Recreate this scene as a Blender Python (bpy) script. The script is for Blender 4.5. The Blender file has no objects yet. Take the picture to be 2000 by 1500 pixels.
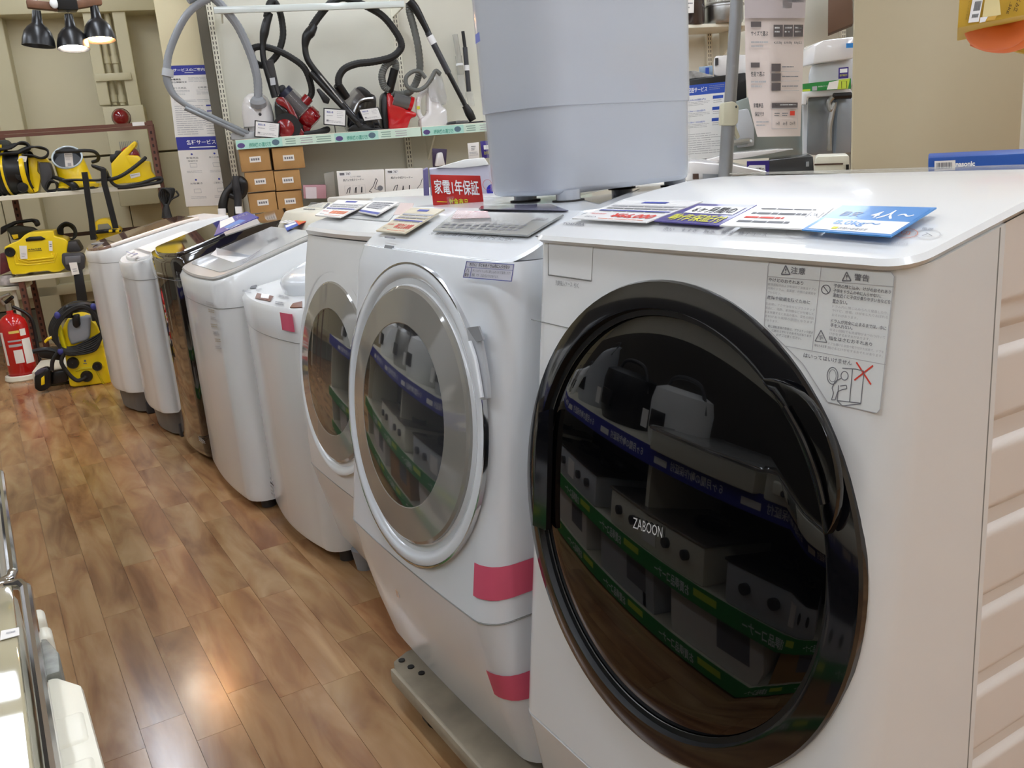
import bpy, bmesh, math, random
from mathutils import Vector as V, Matrix
import numpy as np
random.seed(7)
C = bpy.context.scene.collection
SC = bpy.context.scene
PI = math.pi
# ------------------------------------------------------------ camera
F_PX, PITCH, ROLL, YAW, CAM_H = 1733.0, math.radians(-14.65), math.radians(-4.61), math.radians(30.0), 1.1
_cp, _sp = math.cos(PITCH), math.sin(PITCH)
_fh = V((math.sin(YAW), math.cos(YAW), 0)); _r0 = V((math.cos(YAW), -math.sin(YAW), 0))
CF = _fh * _cp + V((0, 0, _sp)); _u0 = _r0.cross(CF)
CR = _r0 * math.cos(ROLL) + _u0 * math.sin(ROLL); CU = _u0 * math.cos(ROLL) - _r0 * math.sin(ROLL)
CP = V((0, 0, CAM_H))
cam_d = bpy.data.cameras.new('camera'); cam = bpy.data.objects.new('camera', cam_d); C.objects.link(cam)
cam_d.sensor_width = 36.0; cam_d.lens = F_PX / 2000 * 36.0; cam_d.clip_start = 0.02
cam.matrix_world = Matrix((( CR.x, CU.x, -CF.x, CP.x), (CR.y, CU.y, -CF.y, CP.y), (CR.z, CU.z, -CF.z, CP.z), (0, 0, 0, 1)))
SC.camera = cam
# ------------------------------------------------------------ world, exposure
w = bpy.data.worlds.new('world'); SC.world = w; w.use_nodes = True
w.node_tree.nodes['Background'].inputs[0].default_value = (0.9, 0.93, 1.0, 1)
w.node_tree.nodes['Background'].inputs[1].default_value = 0.3
SC.view_settings.view_transform = 'Standard'; SC.view_settings.look = 'None'
SC.view_settings.gamma = 1.0; SC.view_settings.use_curve_mapping = False
SC.view_settings.exposure = 0.42
LAMP_POWER = 13.0          # emission strength of the fluorescent ceiling diffusers
# ------------------------------------------------------------ colours and materials
def srgb(c):
    if isinstance(c, str):
        c = [int(c[i:i+2], 16) / 255 for i in (0, 2, 4)]
    return tuple((x / 12.92 if x <= 0.04045 else ((x + 0.055) / 1.055) ** 2.4) for x in c) + (1.0,)
_M = {}
def mat(name, col='ffffff', rough=0.5, metal=0.0, spec=0.5, coat=0.0, noise=0.0, nscale=8.0, emit=0.0, ecol=None,
        trans=0.0, alpha=1.0, ior=1.5, bump=0.0, bscale=60.0, coat_rough=0.05):
    if name in _M: return _M[name]
    m = bpy.data.materials.new(name); m.use_nodes = True; nt = m.node_tree; b = nt.nodes['Principled BSDF']
    c = srgb(col)
    b.inputs['Base Color'].default_value = c; b.inputs['Roughness'].default_value = rough
    b.inputs['Metallic'].default_value = metal; b.inputs['IOR'].default_value = ior
    b.inputs['Specular IOR Level'].default_value = spec; b.inputs['Coat Weight'].default_value = coat
    b.inputs['Coat Roughness'].default_value = coat_rough
    b.inputs['Transmission Weight'].default_value = trans; b.inputs['Alpha'].default_value = alpha
    if emit:
        b.inputs['Emission Color'].default_value = srgb(ecol or col); b.inputs['Emission Strength'].default_value = emit
    tc = None
    if noise or bump:
        tc = nt.nodes.new('ShaderNodeTexCoord'); nz = nt.nodes.new('ShaderNodeTexNoise')
        nz.inputs['Scale'].default_value = nscale; nz.inputs['Detail'].default_value = 5
        nt.links.new(tc.outputs['Object'], nz.inputs['Vector'])
    if noise:
        rp = nt.nodes.new('ShaderNodeValToRGB')
        rp.color_ramp.elements[0].position = 0.3; rp.color_ramp.elements[1].position = 0.7
        rp.color_ramp.elements[0].color = tuple(x * (1 - noise) for x in c[:3]) + (1,)
        rp.color_ramp.elements[1].color = tuple(min(1, x * (1 + noise * .5)) for x in c[:3]) + (1,)
        nt.links.new(nz.outputs['Fac'], rp.inputs['Fac']); nt.links.new(rp.outputs['Color'], b.inputs['Base Color'])
    if bump:
        n2 = nt.nodes.new('ShaderNodeTexNoise'); n2.inputs['Scale'].default_value = bscale
        nt.links.new(tc.outputs['Object'], n2.inputs['Vector'])
        bp = nt.nodes.new('ShaderNodeBump'); bp.inputs['Strength'].default_value = bump; bp.inputs['Distance'].default_value = 0.002
        nt.links.new(n2.outputs['Fac'], bp.inputs['Height']); nt.links.new(bp.outputs['Normal'], b.inputs['Normal'])
    _M[name] = m
    return m
WHITE = mat('white_enamel', 'e8e9e8', .22, coat=.3, noise=.02, nscale=3)
WHITE_COOL = mat('cool_white_enamel', 'e4e8ec', .2, coat=.4, noise=.02, nscale=3)
WHITE_STEEL = mat('painted_white_steel', 'e6ded6', .35, noise=.02, nscale=2)
WHITE_PL = mat('white_plastic', 'ececea', .35, noise=.02)
CREAM_PL = mat('cream_plastic', 'e6e2d0', .35, noise=.03)
PAPER = mat('paper', 'ece8e2', .6, noise=.02, nscale=20)
PAPER_GLOSS = mat('laminated_paper', 'efeeec', .3, coat=.15, noise=.02)
BLACK = mat('black_plastic', '101012', .35, noise=.2)
BLACK_GLOSS = mat('gloss_black_plastic', '101013', .1, coat=.6, noise=.1)
BLACK_RUB = mat('black_rubber', '1c1b1a', .6, noise=.2, nscale=30)
DGREY = mat('dark_grey_plastic', '3d3c3e', .45, noise=.1)
GREY = mat('grey_plastic', '8f9194', .45, noise=.08)
GREY_L = mat('light_grey_plastic', 'b9bcc0', .4, noise=.05)
CHROME = mat('chrome', 'd8d8da', .08, metal=1.0, noise=.05)
STEEL = mat('brushed_steel', 'b4b4b2', .3, metal=1.0, noise=.1, nscale=40)
SEAM = mat('seam_shadow_gap', '8a8a86', .6, noise=.1)
INK = mat('dark_ink', '2b2b30', .6, noise=.05); INK_G = mat('grey_ink', '77777c', .6, noise=.05)
INK_R = mat('red_ink', 'd8402c', .5, noise=.05); INK_Y = mat('yellow_ink', 'd9d63a', .5, noise=.05)
INK_B = mat('blue_ink', '3440a0', .5, noise=.05); INK_W = mat('white_ink', 'f4f4f4', .5, noise=.02)
INK_O = mat('orange_ink', 'e08058', .5, noise=.05); INK_P = mat('pale_ink', 'b4b2b4', .6, noise=.03)
BLUE = mat('service_blue_print', '2f3596', .4, noise=.05); BLUE2 = mat('delivery_blue_print', '3355b5', .4, noise=.05)
SKYB = mat('sky_blue_print', '2f86d0', .3, coat=.12, noise=.05); PURPLE = mat('indigo_print', '3a2a86', .3, coat=.12, noise=.05)
RED = mat('red_print', 'c3241f', .35, noise=.05); PINK = mat('pink_tape', 'dc5c78', .5, noise=.06, nscale=15)
YELLOW = mat('yellow_plastic', 'fbd60e', .3, coat=.2, noise=.06); REDP = mat('red_gloss_plastic', '8a0d16', .15, coat=.5, noise=.1)
BEIGE = mat('beige_painted_wall', 'c9bf9f', .5, noise=.05, nscale=1.5, bump=.05)
BEIGE_D = mat('beige_painted_steel', 'c2b998', .45, noise=.06, nscale=3)
BROWN = mat('brown_painted_angle_steel', '6a4030', .45, noise=.12); BROWN_D = mat('dark_brown_board', '4a3124', .6, noise=.1)
SHELFW = mat('shelf_white_enamel', 'e3decb', .35, noise=.03); PANELW = mat('shelf_back_panel_white', 'dbd8c9', .45, noise=.03, nscale=2)
CARD = mat('corrugated_cardboard', 'b48a55', .75, noise=.08, nscale=14, bump=.1)
MINT = mat('mint_print', 'b6e4d6', .4, noise=.03); MINT_L = mat('pale_mint_print', 'd9eedd', .4, noise=.03)
GREEN = mat('green_print', '2f8a44', .4, noise=.05); LIME = mat('lime_print', 'c4d848', .4, noise=.05)
CLEAR = mat('clear_film', 'f4f6fa', .05, trans=0.0, alpha=.14, coat=1.0, noise=.02)
GLASS_D = mat('smoked_door_glass', '161618', .02, trans=0.0, coat=1.0, spec=.8, alpha=.82, noise=.02)
# ------------------------------------------------------------ pixel -> point on a plane of the room
def ray(x, y): return CR * ((x - 1000) / F_PX) - CU * ((y - 750) / F_PX) + CF
def hit(x, y, o, n): r = ray(x, y); return CP + r * ((V(o) - CP).dot(n) / r.dot(n))
def plane(o, n):
    o = V(o); n = V(n).normalized()
    f = lambda x, y, h=0.0: hit(x, y, o + n * h, n)
    f.n = n; return f
def PX(x): return plane((x, 0, 0), (-1, 0, 0))
def PY(y): return plane((0, y, 0), (0, -1, 0))
def PZ(z): return plane((0, 0, z), (0, 0, 1))
WA = math.radians(-14); WD = V((math.cos(WA), math.sin(WA), 0)); WN = V((-math.sin(WA), math.cos(WA), 0)); WO = V((1.489, 5.872, 0))
RA = math.radians(-11); RD = V((math.cos(RA), math.sin(RA), 0)); RN = V((-math.sin(RA), math.cos(RA), 0)); RO = V((.17, 6.27, 0))
def PW(d): return plane(WO + WN * d, -WN)       # planes parallel to the shelf wall, d metres behind the shelf front
def PR(d): return plane(RO + RN * d, -RN)       # planes parallel to the brown rack front
def PD(dist): o = CP + _fh * dist; return plane(o, -_fh)   # upright plane square to the viewing direction
# ------------------------------------------------------------ mesh builder
def _bev(verts, faces, wdt, seg=2):
    bm = bmesh.new(); vs = [bm.verts.new(v) for v in verts]
    for f in faces:
        try: bm.faces.new([vs[i] for i in f])
        except ValueError: pass
    bmesh.ops.recalc_face_normals(bm, faces=bm.faces)
    bmesh.ops.bevel(bm, geom=list(bm.edges), offset=wdt, segments=seg, profile=.5, affect='EDGES', clamp_overlap=True)
    bm.verts.index_update()
    r = ([v.co.copy() for v in bm.verts], [[v.index for v in f.verts] for f in bm.faces]); bm.free(); return r
BOXF = [(0, 1, 3, 2), (4, 6, 7, 5), (0, 4, 5, 1), (2, 3, 7, 6), (0, 2, 6, 4), (1, 5, 7, 3)]
def smooth_path(pts, sub=6, closed=False):
    pts = [V(p) for p in pts]; n = len(pts); out = []
    if n < 3: return pts
    for i in range(n if closed else n - 1):
        if closed: a, b, c, d = pts[i-1], pts[i], pts[(i+1) % n], pts[(i+2) % n]
        else: a, b, c, d = pts[max(i-1, 0)], pts[i], pts[i+1], pts[min(i+2, n-1)]
        for k in range(sub):
            t = k / sub
            out.append(.5 * ((2*b) + (c - a)*t + (2*a - 5*b + 4*c - d)*t*t + (3*b - a - 3*c + d)*t**3))
    if not closed: out.append(pts[-1])
    return out
class MB:
    def __init__(s, m=WHITE): s.v = []; s.f = []; s.mi = []; s.mats = [m]; s.M = None
    def midx(s, m):
        if m is None: return 0
        if m not in s.mats: s.mats.append(m)
        return s.mats.index(m)
    def add(s, vs, fs, m=None):
        k = len(s.v); i = s.midx(m)
        for v in vs: v = V(v); s.v.append(s.M @ v if s.M else v)
        for f in fs: s.f.append([k + j for j in f]); s.mi.append(i)
        return s
    def obox(s, o, a, b, c, m=None, bev=0, seg=2):
        o, a, b, c = V(o), V(a), V(b), V(c)
        vs = [o + a*i + b*j + c*k for i in (0, 1) for j in (0, 1) for k in (0, 1)]
        if bev: vs, fs = _bev(vs, BOXF, bev, seg)
        else: fs = BOXF
        return s.add(vs, fs, m)
    def box(s, x0, x1, y0, y1, z0, z1, m=None, bev=0, seg=2):
        return s.obox((x0, y0, z0), (x1-x0, 0, 0), (0, y1-y0, 0), (0, 0, z1-z0), m, bev, seg)
    def prism(s, poly, vec, m=None, bev=0, seg=2):
        poly = [V(p) for p in poly]; vec = V(vec); n = len(poly)
        vs = poly + [p + vec for p in poly]
        fs = [list(range(n)), list(range(2*n - 1, n - 1, -1))] + [(i, (i+1) % n, (i+1) % n + n, i + n) for i in range(n)]
        if bev: vs, fs = _bev(vs, fs, bev, seg)
        return s.add(vs, fs, m)
    def loft(s, rings, m=None, cap=True, closed=True):
        n = len(rings[0]); vs = [p for r in rings for p in r]; fs = []
        for a in range(len(rings) - 1):
            for i in range(n if closed else n - 1):
                j = (i + 1) % n; fs.append((a*n + i, a*n + j, (a+1)*n + j, (a+1)*n + i))
        if cap: fs.append(list(range(n))[::-1]); fs.append([(len(rings)-1)*n + i for i in range(n)])
        return s.add(vs, fs, m)
    def tube(s, pts, r, m=None, n=10, sub=6, closed=False, smooth=True, ridge=0.0):
        P = smooth_path(pts, sub, closed) if smooth else [V(p) for p in pts]
        k = len(P); rr = r if isinstance(r, (list, tuple)) else [r] * len(pts)
        def rad(i):
            t = i / max(1, k - 1) * (len(rr) - 1); a = int(min(t, len(rr) - 2)) if len(rr) > 1 else 0
            q = rr[a] if len(rr) == 1 else rr[a] + (rr[a+1] - rr[a]) * (t - a)
            return q * (1 + (ridge if i % 2 else -ridge))
        T = [(P[(i+1) % k if closed else min(i+1, k-1)] - P[i-1 if (closed or i) else 0]).normalized() for i in range(k)]
        up = V((0, 0, 1)) if abs(T[0].z) < .9 else V((1, 0, 0)); u = T[0].cross(up).normalized(); rings = []
        for i in range(k):
            u = (u - T[i] * u.dot(T[i])).normalized(); q = T[i].cross(u); R_ = rad(i)
            rings.append([P[i] + u * (R_ * math.cos(2*PI*j/n)) + q * (R_ * math.sin(2*PI*j/n)) for j in range(n)])
        if closed: rings.append(rings[0])
        return s.loft(rings, m, cap=not closed)
    def cyl(s, a, b, r, m=None, n=20, r2=None):
        return s.tube([a, b], [r, r if r2 is None else r2], m, n, smooth=False)
    def lathe(s, prof, c, ax=(0, 0, 1), m=None, n=32, cap=False, e1=None, sq=1.0):
        c = V(c); ax = V(ax).normalized(); e1 = V(e1).normalized() if e1 else ax.orthogonal().normalized(); e2 = ax.cross(e1)
        rings = [[c + ax*h + e1*(r*math.cos(2*PI*j/n)) + e2*(r*sq*math.sin(2*PI*j/n)) for j in range(n)] for r, h in prof]
        return s.loft(rings, m, cap=cap)
    def ell(s, c, rx, ry, rz, m=None, n=20, k=10, X=(1,0,0), Y=(0,1,0), Z=(0,0,1), pw=1.0):
        c, X, Y, Z = V(c), V(X), V(Y), V(Z); sg = lambda t: math.copysign(abs(t)**pw, t)
        rings = []
        for i in range(k + 1):
            a = -PI/2 + PI * i / k; ca, sa = max(sg(math.cos(a)), 1e-4), sg(math.sin(a))
            rings.append([c + X*(rx*ca*sg(math.cos(2*PI*j/n))) + Y*(ry*ca*sg(math.sin(2*PI*j/n))) + Z*(rz*sa) for j in range(n)])
        return s.loft(rings, m)
    def rowloft(s, yc, levels, m=None, cap=True):
        """levels: list of rows [(x, half_width, z)], every level the same number of rows"""
        rings = []
        for L in levels:
            rings.append([V((x, yc + h, z)) for x, h, z in reversed(L)] + [V((x, yc - h, z)) for x, h, z in L])
        s.loft(rings, m, cap=False)
        if cap:
            for L in (levels[0], levels[-1]):
                vs = []; 
                for x, h, z in L: vs += [V((x, yc + h, z)), V((x, yc - h, z))]
                s.add(vs, [(2*i, 2*i+1, 2*i+3, 2*i+2) for i in range(len(L) - 1)], m)
        return s
def rows(xf, xb, w, r, bow=0.0, xs=(), n=6, z=0.0):
    out = []
    if bow:
        for k in range(6): q = k / 6; out.append((xf - bow*(1 - q*q), max((w - r)*q, .0008)))
    for k in range(n + 1):
        a = PI/2 * k / n; out.append((xf + r*(1 - math.cos(a)), w - r + r*math.sin(a)))
    for x in xs: out.append((x, w))
    out.append((xb, w))
    zf = z if callable(z) else (lambda x: z)
    return [(x, h, zf(x)) for x, h in out]
# ------------------------------------------------------------ objects
def finish(name, mb, angle=35):
    me = bpy.data.meshes.new(name); vs = [tuple(v) for v in mb.v]; me.from_pydata(vs, [], mb.f)
    for m in mb.mats: me.materials.append(m)
    me.polygons.foreach_set('material_index', mb.mi)
    me.update()
    bm = bmesh.new(); bm.from_mesh(me); bmesh.ops.recalc_face_normals(bm, faces=bm.faces)
    bm.to_mesh(me); bm.free()
    me.polygons.foreach_set('use_smooth', [True] * len(me.polygons)); me.set_sharp_from_angle(angle=math.radians(angle))
    return me
def world(o):
    m = Matrix.LocRotScale(o.location, o.rotation_euler, o.scale)
    return (world(o.parent) @ m) if o.parent else m
def thing(name, label, cat, loc, rz=0.0, group=None):
    o = bpy.data.objects.new(name, None); C.objects.link(o); o.location = V(loc); o.rotation_euler = (0, 0, rz)
    o.empty_display_size = .05; o['label'] = label; o['category'] = cat
    if group: o['group'] = group
    return o
def part(name, mb, parent, label=None, kind=None, angle=35):
    if parent is not None:
        inv = world(parent).inverted(); mb.v = [inv @ v for v in mb.v]
    me = finish(name, mb, angle); o = bpy.data.objects.new(name, me); C.objects.link(o)
    if parent is not None: o.parent = parent
    if label: o['label'] = label
    if kind: o['kind'] = kind
    return o
def single(name, mb, label, cat, group=None, angle=35):
    c = V((sum(v.x for v in mb.v), sum(v.y for v in mb.v), 0)) / len(mb.v); c.z = min(v.z for v in mb.v)
    mb.v = [v - c for v in mb.v]; me = finish(name, mb, angle); o = bpy.data.objects.new(name, me); C.objects.link(o)
    o.location = c; o['label'] = label; o['category'] = cat
    if group: o['group'] = group
    return o
def struct(name, mb, parent=None, angle=35):
    o = part(name, mb, parent, angle=angle)
    if parent is None: o['kind'] = 'structure'
    return o
def dup(root, loc, label=None):
    r = root.copy(); C.objects.link(r); r.location = V(loc)
    if label: r['label'] = label
    def kids(a, b):
        for ch in list(a.children):
            c = ch.copy(); C.objects.link(c); c.parent = b; kids(ch, c)
    kids(root, r)
    return r
# ------------------------------------------------------------ lettering
_T = {}
def glyphs(s, bold=0.0):
    if any(ord(ch) > 0x2E80 for ch in s): bold = min(bold, .014)
    k = (s, bold)
    if k in _T: return _T[k]
    cu = bpy.data.curves.new('t', 'FONT'); cu.body = s; cu.size = 1; cu.resolution_u = 2; cu.offset = bold
    o = bpy.data.objects.new('t', cu); C.objects.link(o)
    dg = bpy.context.evaluated_depsgraph_get(); me = bpy.data.meshes.new_from_object(o.evaluated_get(dg))
    vs = [v.co.copy() for v in me.vertices]; fs = [list(p.vertices) for p in me.polygons]
    bpy.data.objects.remove(o); bpy.data.curves.remove(cu); bpy.data.meshes.remove(me)
    if vs:
        x0, x1 = min(v.x for v in vs), max(v.x for v in vs); y0, y1 = min(v.y for v in vs), max(v.y for v in vs)
        vs = [((v.x - x0) / max(x1 - x0, 1e-6), (y1 - v.y) / max(y1 - y0, 1e-6)) for v in vs]
    _T[k] = (vs, fs); return _T[k]
class Sheet:
    """flat printed thing: pixel corners TL, TR, BR, BL on a real plane; u,v run over it"""
    def __init__(s, q, pl, off=0.0): s.q = q; s.pl = pl; s.off = off; s.k = 1
    def px(s, u, v):
        (a, b, c, d) = s.q
        return tuple((a[i]*(1-u) + b[i]*u)*(1-v) + (d[i]*(1-u) + c[i]*u)*v for i in (0, 1))
    def p(s, u, v, h=0.0): x, y = s.px(u, v); return s.pl(x, y, s.off + h)
    def slab(s, mb, m, th=.002, poly=None):
        poly = poly or [(0, 0), (1, 0), (1, 1), (0, 1)]
        P = [s.p(u, v) for u, v in poly]; return mb.prism(P, -s.pl.n * th, m)
    def rect(s, mb, u0, v0, u1, v1, m, h=.0004):
        return s.poly(mb, [(u0, v0), (u1, v0), (u1, v1), (u0, v1)], m, h)
    def poly(s, mb, pts, m, h=.0004): mb.add([s.p(u, v, h) for u, v in pts], [list(range(len(pts)))], m)
    def frame(s, mb, u0, v0, u1, v1, t, m, h=.0004, tv=None):
        tv = tv or t
        s.rect(mb, u0, v0, u1, v0+tv, m, h); s.rect(mb, u0, v1-tv, u1, v1, m, h)
        s.rect(mb, u0, v0+tv, u0+t, v1-tv, m, h); s.rect(mb, u1-t, v0+tv, u1, v1-tv, m, h)
    def line(s, mb, pts, t, m, h=.0004):
        for (a, b), (c, d) in zip(pts, pts[1:]):
            dx, dy = c-a, d-b; L = math.hypot(dx, dy) or 1; nx, ny = -dy/L*t/2, dx/L*t/2
            s.poly(mb, [(a+nx, b+ny), (c+nx, d+ny), (c-nx, d-ny), (a-nx, b-ny)], m, h)
    def text(s, mb, t, u0, v0, u1, v1, m, h=.0006, bold=0.0):
        vs, fs = glyphs(t, bold)
        if vs: mb.add([s.p(u0 + (u1-u0)*x, v0 + (v1-v0)*y, h) for x, y in vs], fs, m)
    def dashes(s, mb, u0, v0, u1, v1, n, m, seed=1, fill=.45, h=.0004):
        R_ = random.Random(seed); dv = (v1 - v0) / n
        for i in range(n):
            u = u0; e = u1 - (u1-u0) * R_.choice([0, 0, .1, .3])
            while u < e:
                q = min(e, u + (u1-u0) * R_.uniform(.08, .3)); s.rect(mb, u, v0 + dv*i, q, v0 + dv*(i+fill), m, h); u = q + (u1-u0)*.02
def seam_line(mb, pts, wd=.0012, m=SEAM, n=6): mb.tube(pts, wd, m, n, smooth=False)
# ============================================================ THE ROOM
ROOM = dict(x0=-2.6, x1=6.6, y0=-2.6, z1=2.95)
def floor_material():
    m = bpy.data.materials.new('printed_wood_vinyl'); m.use_nodes = True; nt = m.node_tree; b = nt.nodes['Principled BSDF']
    g = nt.nodes.new('ShaderNodeNewGeometry'); oi = nt.nodes.new('ShaderNodeObjectInfo')
    mp = nt.nodes.new('ShaderNodeMapping'); mp.inputs['Scale'].default_value = (7, 1.5, 1)
    off = nt.nodes.new('ShaderNodeVectorMath'); off.operation = 'MULTIPLY_ADD'
    cb = nt.nodes.new('ShaderNodeCombineXYZ')
    for i in range(3): nt.links.new(oi.outputs['Random'], cb.inputs[i])
    nt.links.new(cb.outputs[0], off.inputs[0]); off.inputs[1].default_value = (17, 31, 5); nt.links.new(g.outputs['Position'], off.inputs[2])
    nt.links.new(off.outputs[0], mp.inputs['Vector'])
    n1 = nt.nodes.new('ShaderNodeTexNoise'); n1.inputs['Scale'].default_value = 1.9; n1.inputs['Detail'].default_value = 4; n1.inputs['Distortion'].default_value = .6
    n2 = nt.nodes.new('ShaderNodeTexNoise'); n2.inputs['Scale'].default_value = 3.2; n2.inputs['Detail'].default_value = 6; n2.inputs['Distortion'].default_value = .4
    nt.links.new(mp.outputs[0], n1.inputs['Vector']); nt.links.new(mp.outputs[0], n2.inputs['Vector'])
    r1 = nt.nodes.new('ShaderNodeValToRGB'); e = r1.color_ramp
    e.elements[0].position = .3; e.elements[0].color = srgb('835a3e'); e.elements[1].position = .72; e.elements[1].color = srgb('c2a27c')
    k = e.elements.new(.5); k.color = srgb('a98460')
    nt.links.new(n1.outputs['Fac'], r1.inputs['Fac'])
    mx = nt.nodes.new('ShaderNodeMix'); mx.data_type = 'RGBA'; mx.blend_type = 'MULTIPLY'; mx.inputs['Factor'].default_value = .55
    r2 = nt.nodes.new('ShaderNodeValToRGB'); r2.color_ramp.elements[0].color = (.86, .85, .84, 1); r2.color_ramp.elements[1].color = (1.06, 1.05, 1.03, 1)
    r2.color_ramp.elements[0].position = .3; r2.color_ramp.elements[1].position = .7
    nt.links.new(n2.outputs['Fac'], r2.inputs['Fac']); nt.links.new(r1.outputs['Color'], mx.inputs['A']); nt.links.new(r2.outputs['Color'], mx.inputs['B'])
    r3 = nt.nodes.new('ShaderNodeValToRGB'); e = r3.color_ramp; e.interpolation = 'CONSTANT'
    e.elements[0].position = 0; e.elements[0].color = srgb('f2e2cc'); e.elements[1].position = .85; e.elements[1].color = srgb('f4d0ac')
    for p_, c_ in ((.2, 'dfd6c0'), (.4, 'ffe9c8'), (.6, 'd6b592'), (.72, 'ece4c8')):
        q = e.elements.new(p_); q.color = srgb(c_)
    nt.links.new(oi.outputs['Random'], r3.inputs['Fac'])
    m3 = nt.nodes.new('ShaderNodeMix'); m3.data_type = 'RGBA'; m3.blend_type = 'MULTIPLY'; m3.inputs['Factor'].default_value = .55
    nt.links.new(mx.outputs['Result'], m3.inputs['A']); nt.links.new(r3.outputs['Color'], m3.inputs['B'])
    nt.links.new(m3.outputs['Result'], b.inputs['Base Color'])
    rr = nt.nodes.new('ShaderNodeMapRange'); rr.inputs['To Min'].default_value = .12; rr.inputs['To Max'].default_value = .24
    nt.links.new(n2.outputs['Fac'], rr.inputs['Value']); nt.links.new(rr.outputs[0], b.inputs['Roughness'])
    b.inputs['Specular IOR Level'].default_value = .6
    return m
FLOOR_M = floor_material()
mb = MB(mat('floor_underlay', '6a4a30', .5, noise=.1)); mb.box(ROOM['x0'], ROOM['x1'], ROOM['y0'], 9.2, -.08, -.004)
floor = struct('floor', mb)
# floor planks, 91.5 mm wide strips with random end joints
unit = MB(FLOOR_M); unit.box(0, 1, 0, 1, -1, 0); pm = finish('plank', unit)
PWD = .0915; rest = MB(FLOOR_M); rnd = random.Random(3); cnt = 0
for k in range(int((ROOM['x0'] + .01) / PWD) - 1, int(ROOM['x1'] / PWD)):
    x = k * PWD
    if x < ROOM['x0'] or x + PWD > ROOM['x1']: continue
    vis = -.2 < x < 1.0
    y = ROOM['y0'] + rnd.uniform(0, .4)
    while y < 9.1:
        L = rnd.choice([.42, .5, .58, .66, .8]); y2 = min(y + L, 9.15)
        if vis and y2 > .6 and y < 6.6:
            o = bpy.data.objects.new('plank', pm); C.objects.link(o); o.parent = floor
            o.location = (x + .0004, y + .0004, 0); o.scale = (PWD - .0008, y2 - y - .0008, .004); cnt += 1
        elif not (ROOM['y0'] <= y < 9.1): pass
        else: rest.box(x + .0004, x + PWD - .0004, y + .0004, y2 - .0004, -.004, 0)
        y = y2
part('far_planks', rest, floor, kind='stuff')
CEIL_M = mat('ceiling_board', 'ddd8cc', .8, noise=.05)
mb = MB(CEIL_M); mb.box(ROOM['x0'], ROOM['x1'], ROOM['y0'], 9.2, ROOM['z1'], ROOM['z1'] + .1); struct('ceiling', mb)
WALLM = mat('plain_wall_paint', 'c8c2b0', .6, noise=.04)
mb = MB(WALLM); mb.box(ROOM['x0'] - .1, ROOM['x0'], ROOM['y0'], 9.2, 0, 2.95); struct('wall_left', mb)
mb = MB(WALLM); mb.box(ROOM['x1'], ROOM['x1'] + .1, ROOM['y0'], 9.2, 0, 2.95); struct('wall_right', mb)
mb = MB(mat('wall_paint_behind', 'b9a88c', .6, noise=.04)); mb.box(ROOM['x0'], ROOM['x1'], ROOM['y0'] - .1, ROOM['y0'], 0, 2.95); struct('wall_front', mb)
# back wall of painted steel panels, square to the vacuum shelves
def wpt(s, d, z): return WO + WD * s + WN * d + V((0, 0, z))
def wbox(mb, s0, s1, d0, d1, z0, z1, m=None, bev=0, seg=2):
    return mb.obox(wpt(s0, d0, z0), WD * (s1 - s0), WN * (d1 - d0), (0, 0, z1 - z0), m, bev, seg)
mb = MB(mat('wall_joint_shadow', '6f6850', .7, noise=.05)); wbox(mb, -4.3, 5.6, 1.24, 1.34, 0, 2.95); wall = struct('wall_back', mb)
sc = [-4.3, -3.4, -2.5, -1.62, -.78, -.02, .9, 1.8, 2.7, 3.6, 4.5, 5.6]
zbase = PW(1.2)(30, 608).z
for a, b in zip(sc, sc[1:]):
    for z0, z1 in ((.0, zbase), (zbase + .005, 1.295), (1.305, 2.95)):
        mb = MB(BEIGE if z0 > .1 else mat('grey_green_wall_base', '6d6e62', .6, noise=.05)); wbox(mb, a + .003, b - .003, 1.2, 1.24, z0 + .002, z1 - .002, bev=.003, seg=1); part('wall_panel', mb, wall)
# steel post, rail, beam and conduits on the wall
def wall_strip(pa, pb, wpx, d, dep, m=BEIGE_D, name='trim', mbx=None):
    """vertical bar through two pixels"""
    a = PW(d)(*pa); b = PW(d)(*pb); s = ((a - WO).dot(WD) + (b - WO).dot(WD)) / 2; z0, z1 = sorted((a.z, b.z)); W_ = wpx
    mbx = mbx or MB(m); wbox(mbx, s - W_/2, s + W_/2, d, d + dep, z0, z1, bev=.004, seg=1); return mbx
mb = wall_strip((14, -40), (70, 690), .15, 1.08, .12); struct('trim_1', mb)
mb = MB(BEIGE_D); zb = PW(1.0)(140, 26).z; wbox(mb, -3.0, .3, .98, 1.2, zb, zb + .3, bev=.01); struct('trim_2', mb)
mb = MB(BEIGE_D); zl = PW(1.05)(30, 575).z; wbox(mb, -3.4, .1, 1.08, 1.2, zl - .045, zl + .03, bev=.006); struct('trim_3', mb)
mb = MB(BEIGE_D)
for pa, pb, w_ in (((172, 20), (204, 206), .075), ((232, 20), (262, 206), .085)): wall_strip(pa, pb, w_, 1.0, .06, mbx=mb)
a = PW(1.0)(185, 146); b = PW(1.0)(258, 156); s0 = (a - WO).dot(WD); s1 = (b - WO).dot(WD); wbox(mb, s0, s1, .985, 1.01, b.z, b.z + .05, bev=.004)
struct('trim_4', mb)
for i, (pa, pb) in enumerate((((200, 20), (216, 206)), ((214, 20), (234, 206)))):
    mb = MB(BEIGE_D); A = PW(1.06)(*pa); B = PW(1.06)(*pb); mid = (A + B) / 2; mb.cyl((mid.x, mid.y, A.z), (mid.x, mid.y, B.z), .02, n=14)
    for zz in (A.z - .35, B.z + .02): mb.cyl((mid.x, mid.y, zz), (mid.x, mid.y, zz + .05), .027, n=14)
    single('conduit_pipe', mb, ['beige conduit pipe on the back wall, left one above the alarm box', 'beige conduit pipe on the back wall, right one above the alarm box'][i], 'pipe', 'conduit pipes above the alarm box')
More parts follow.
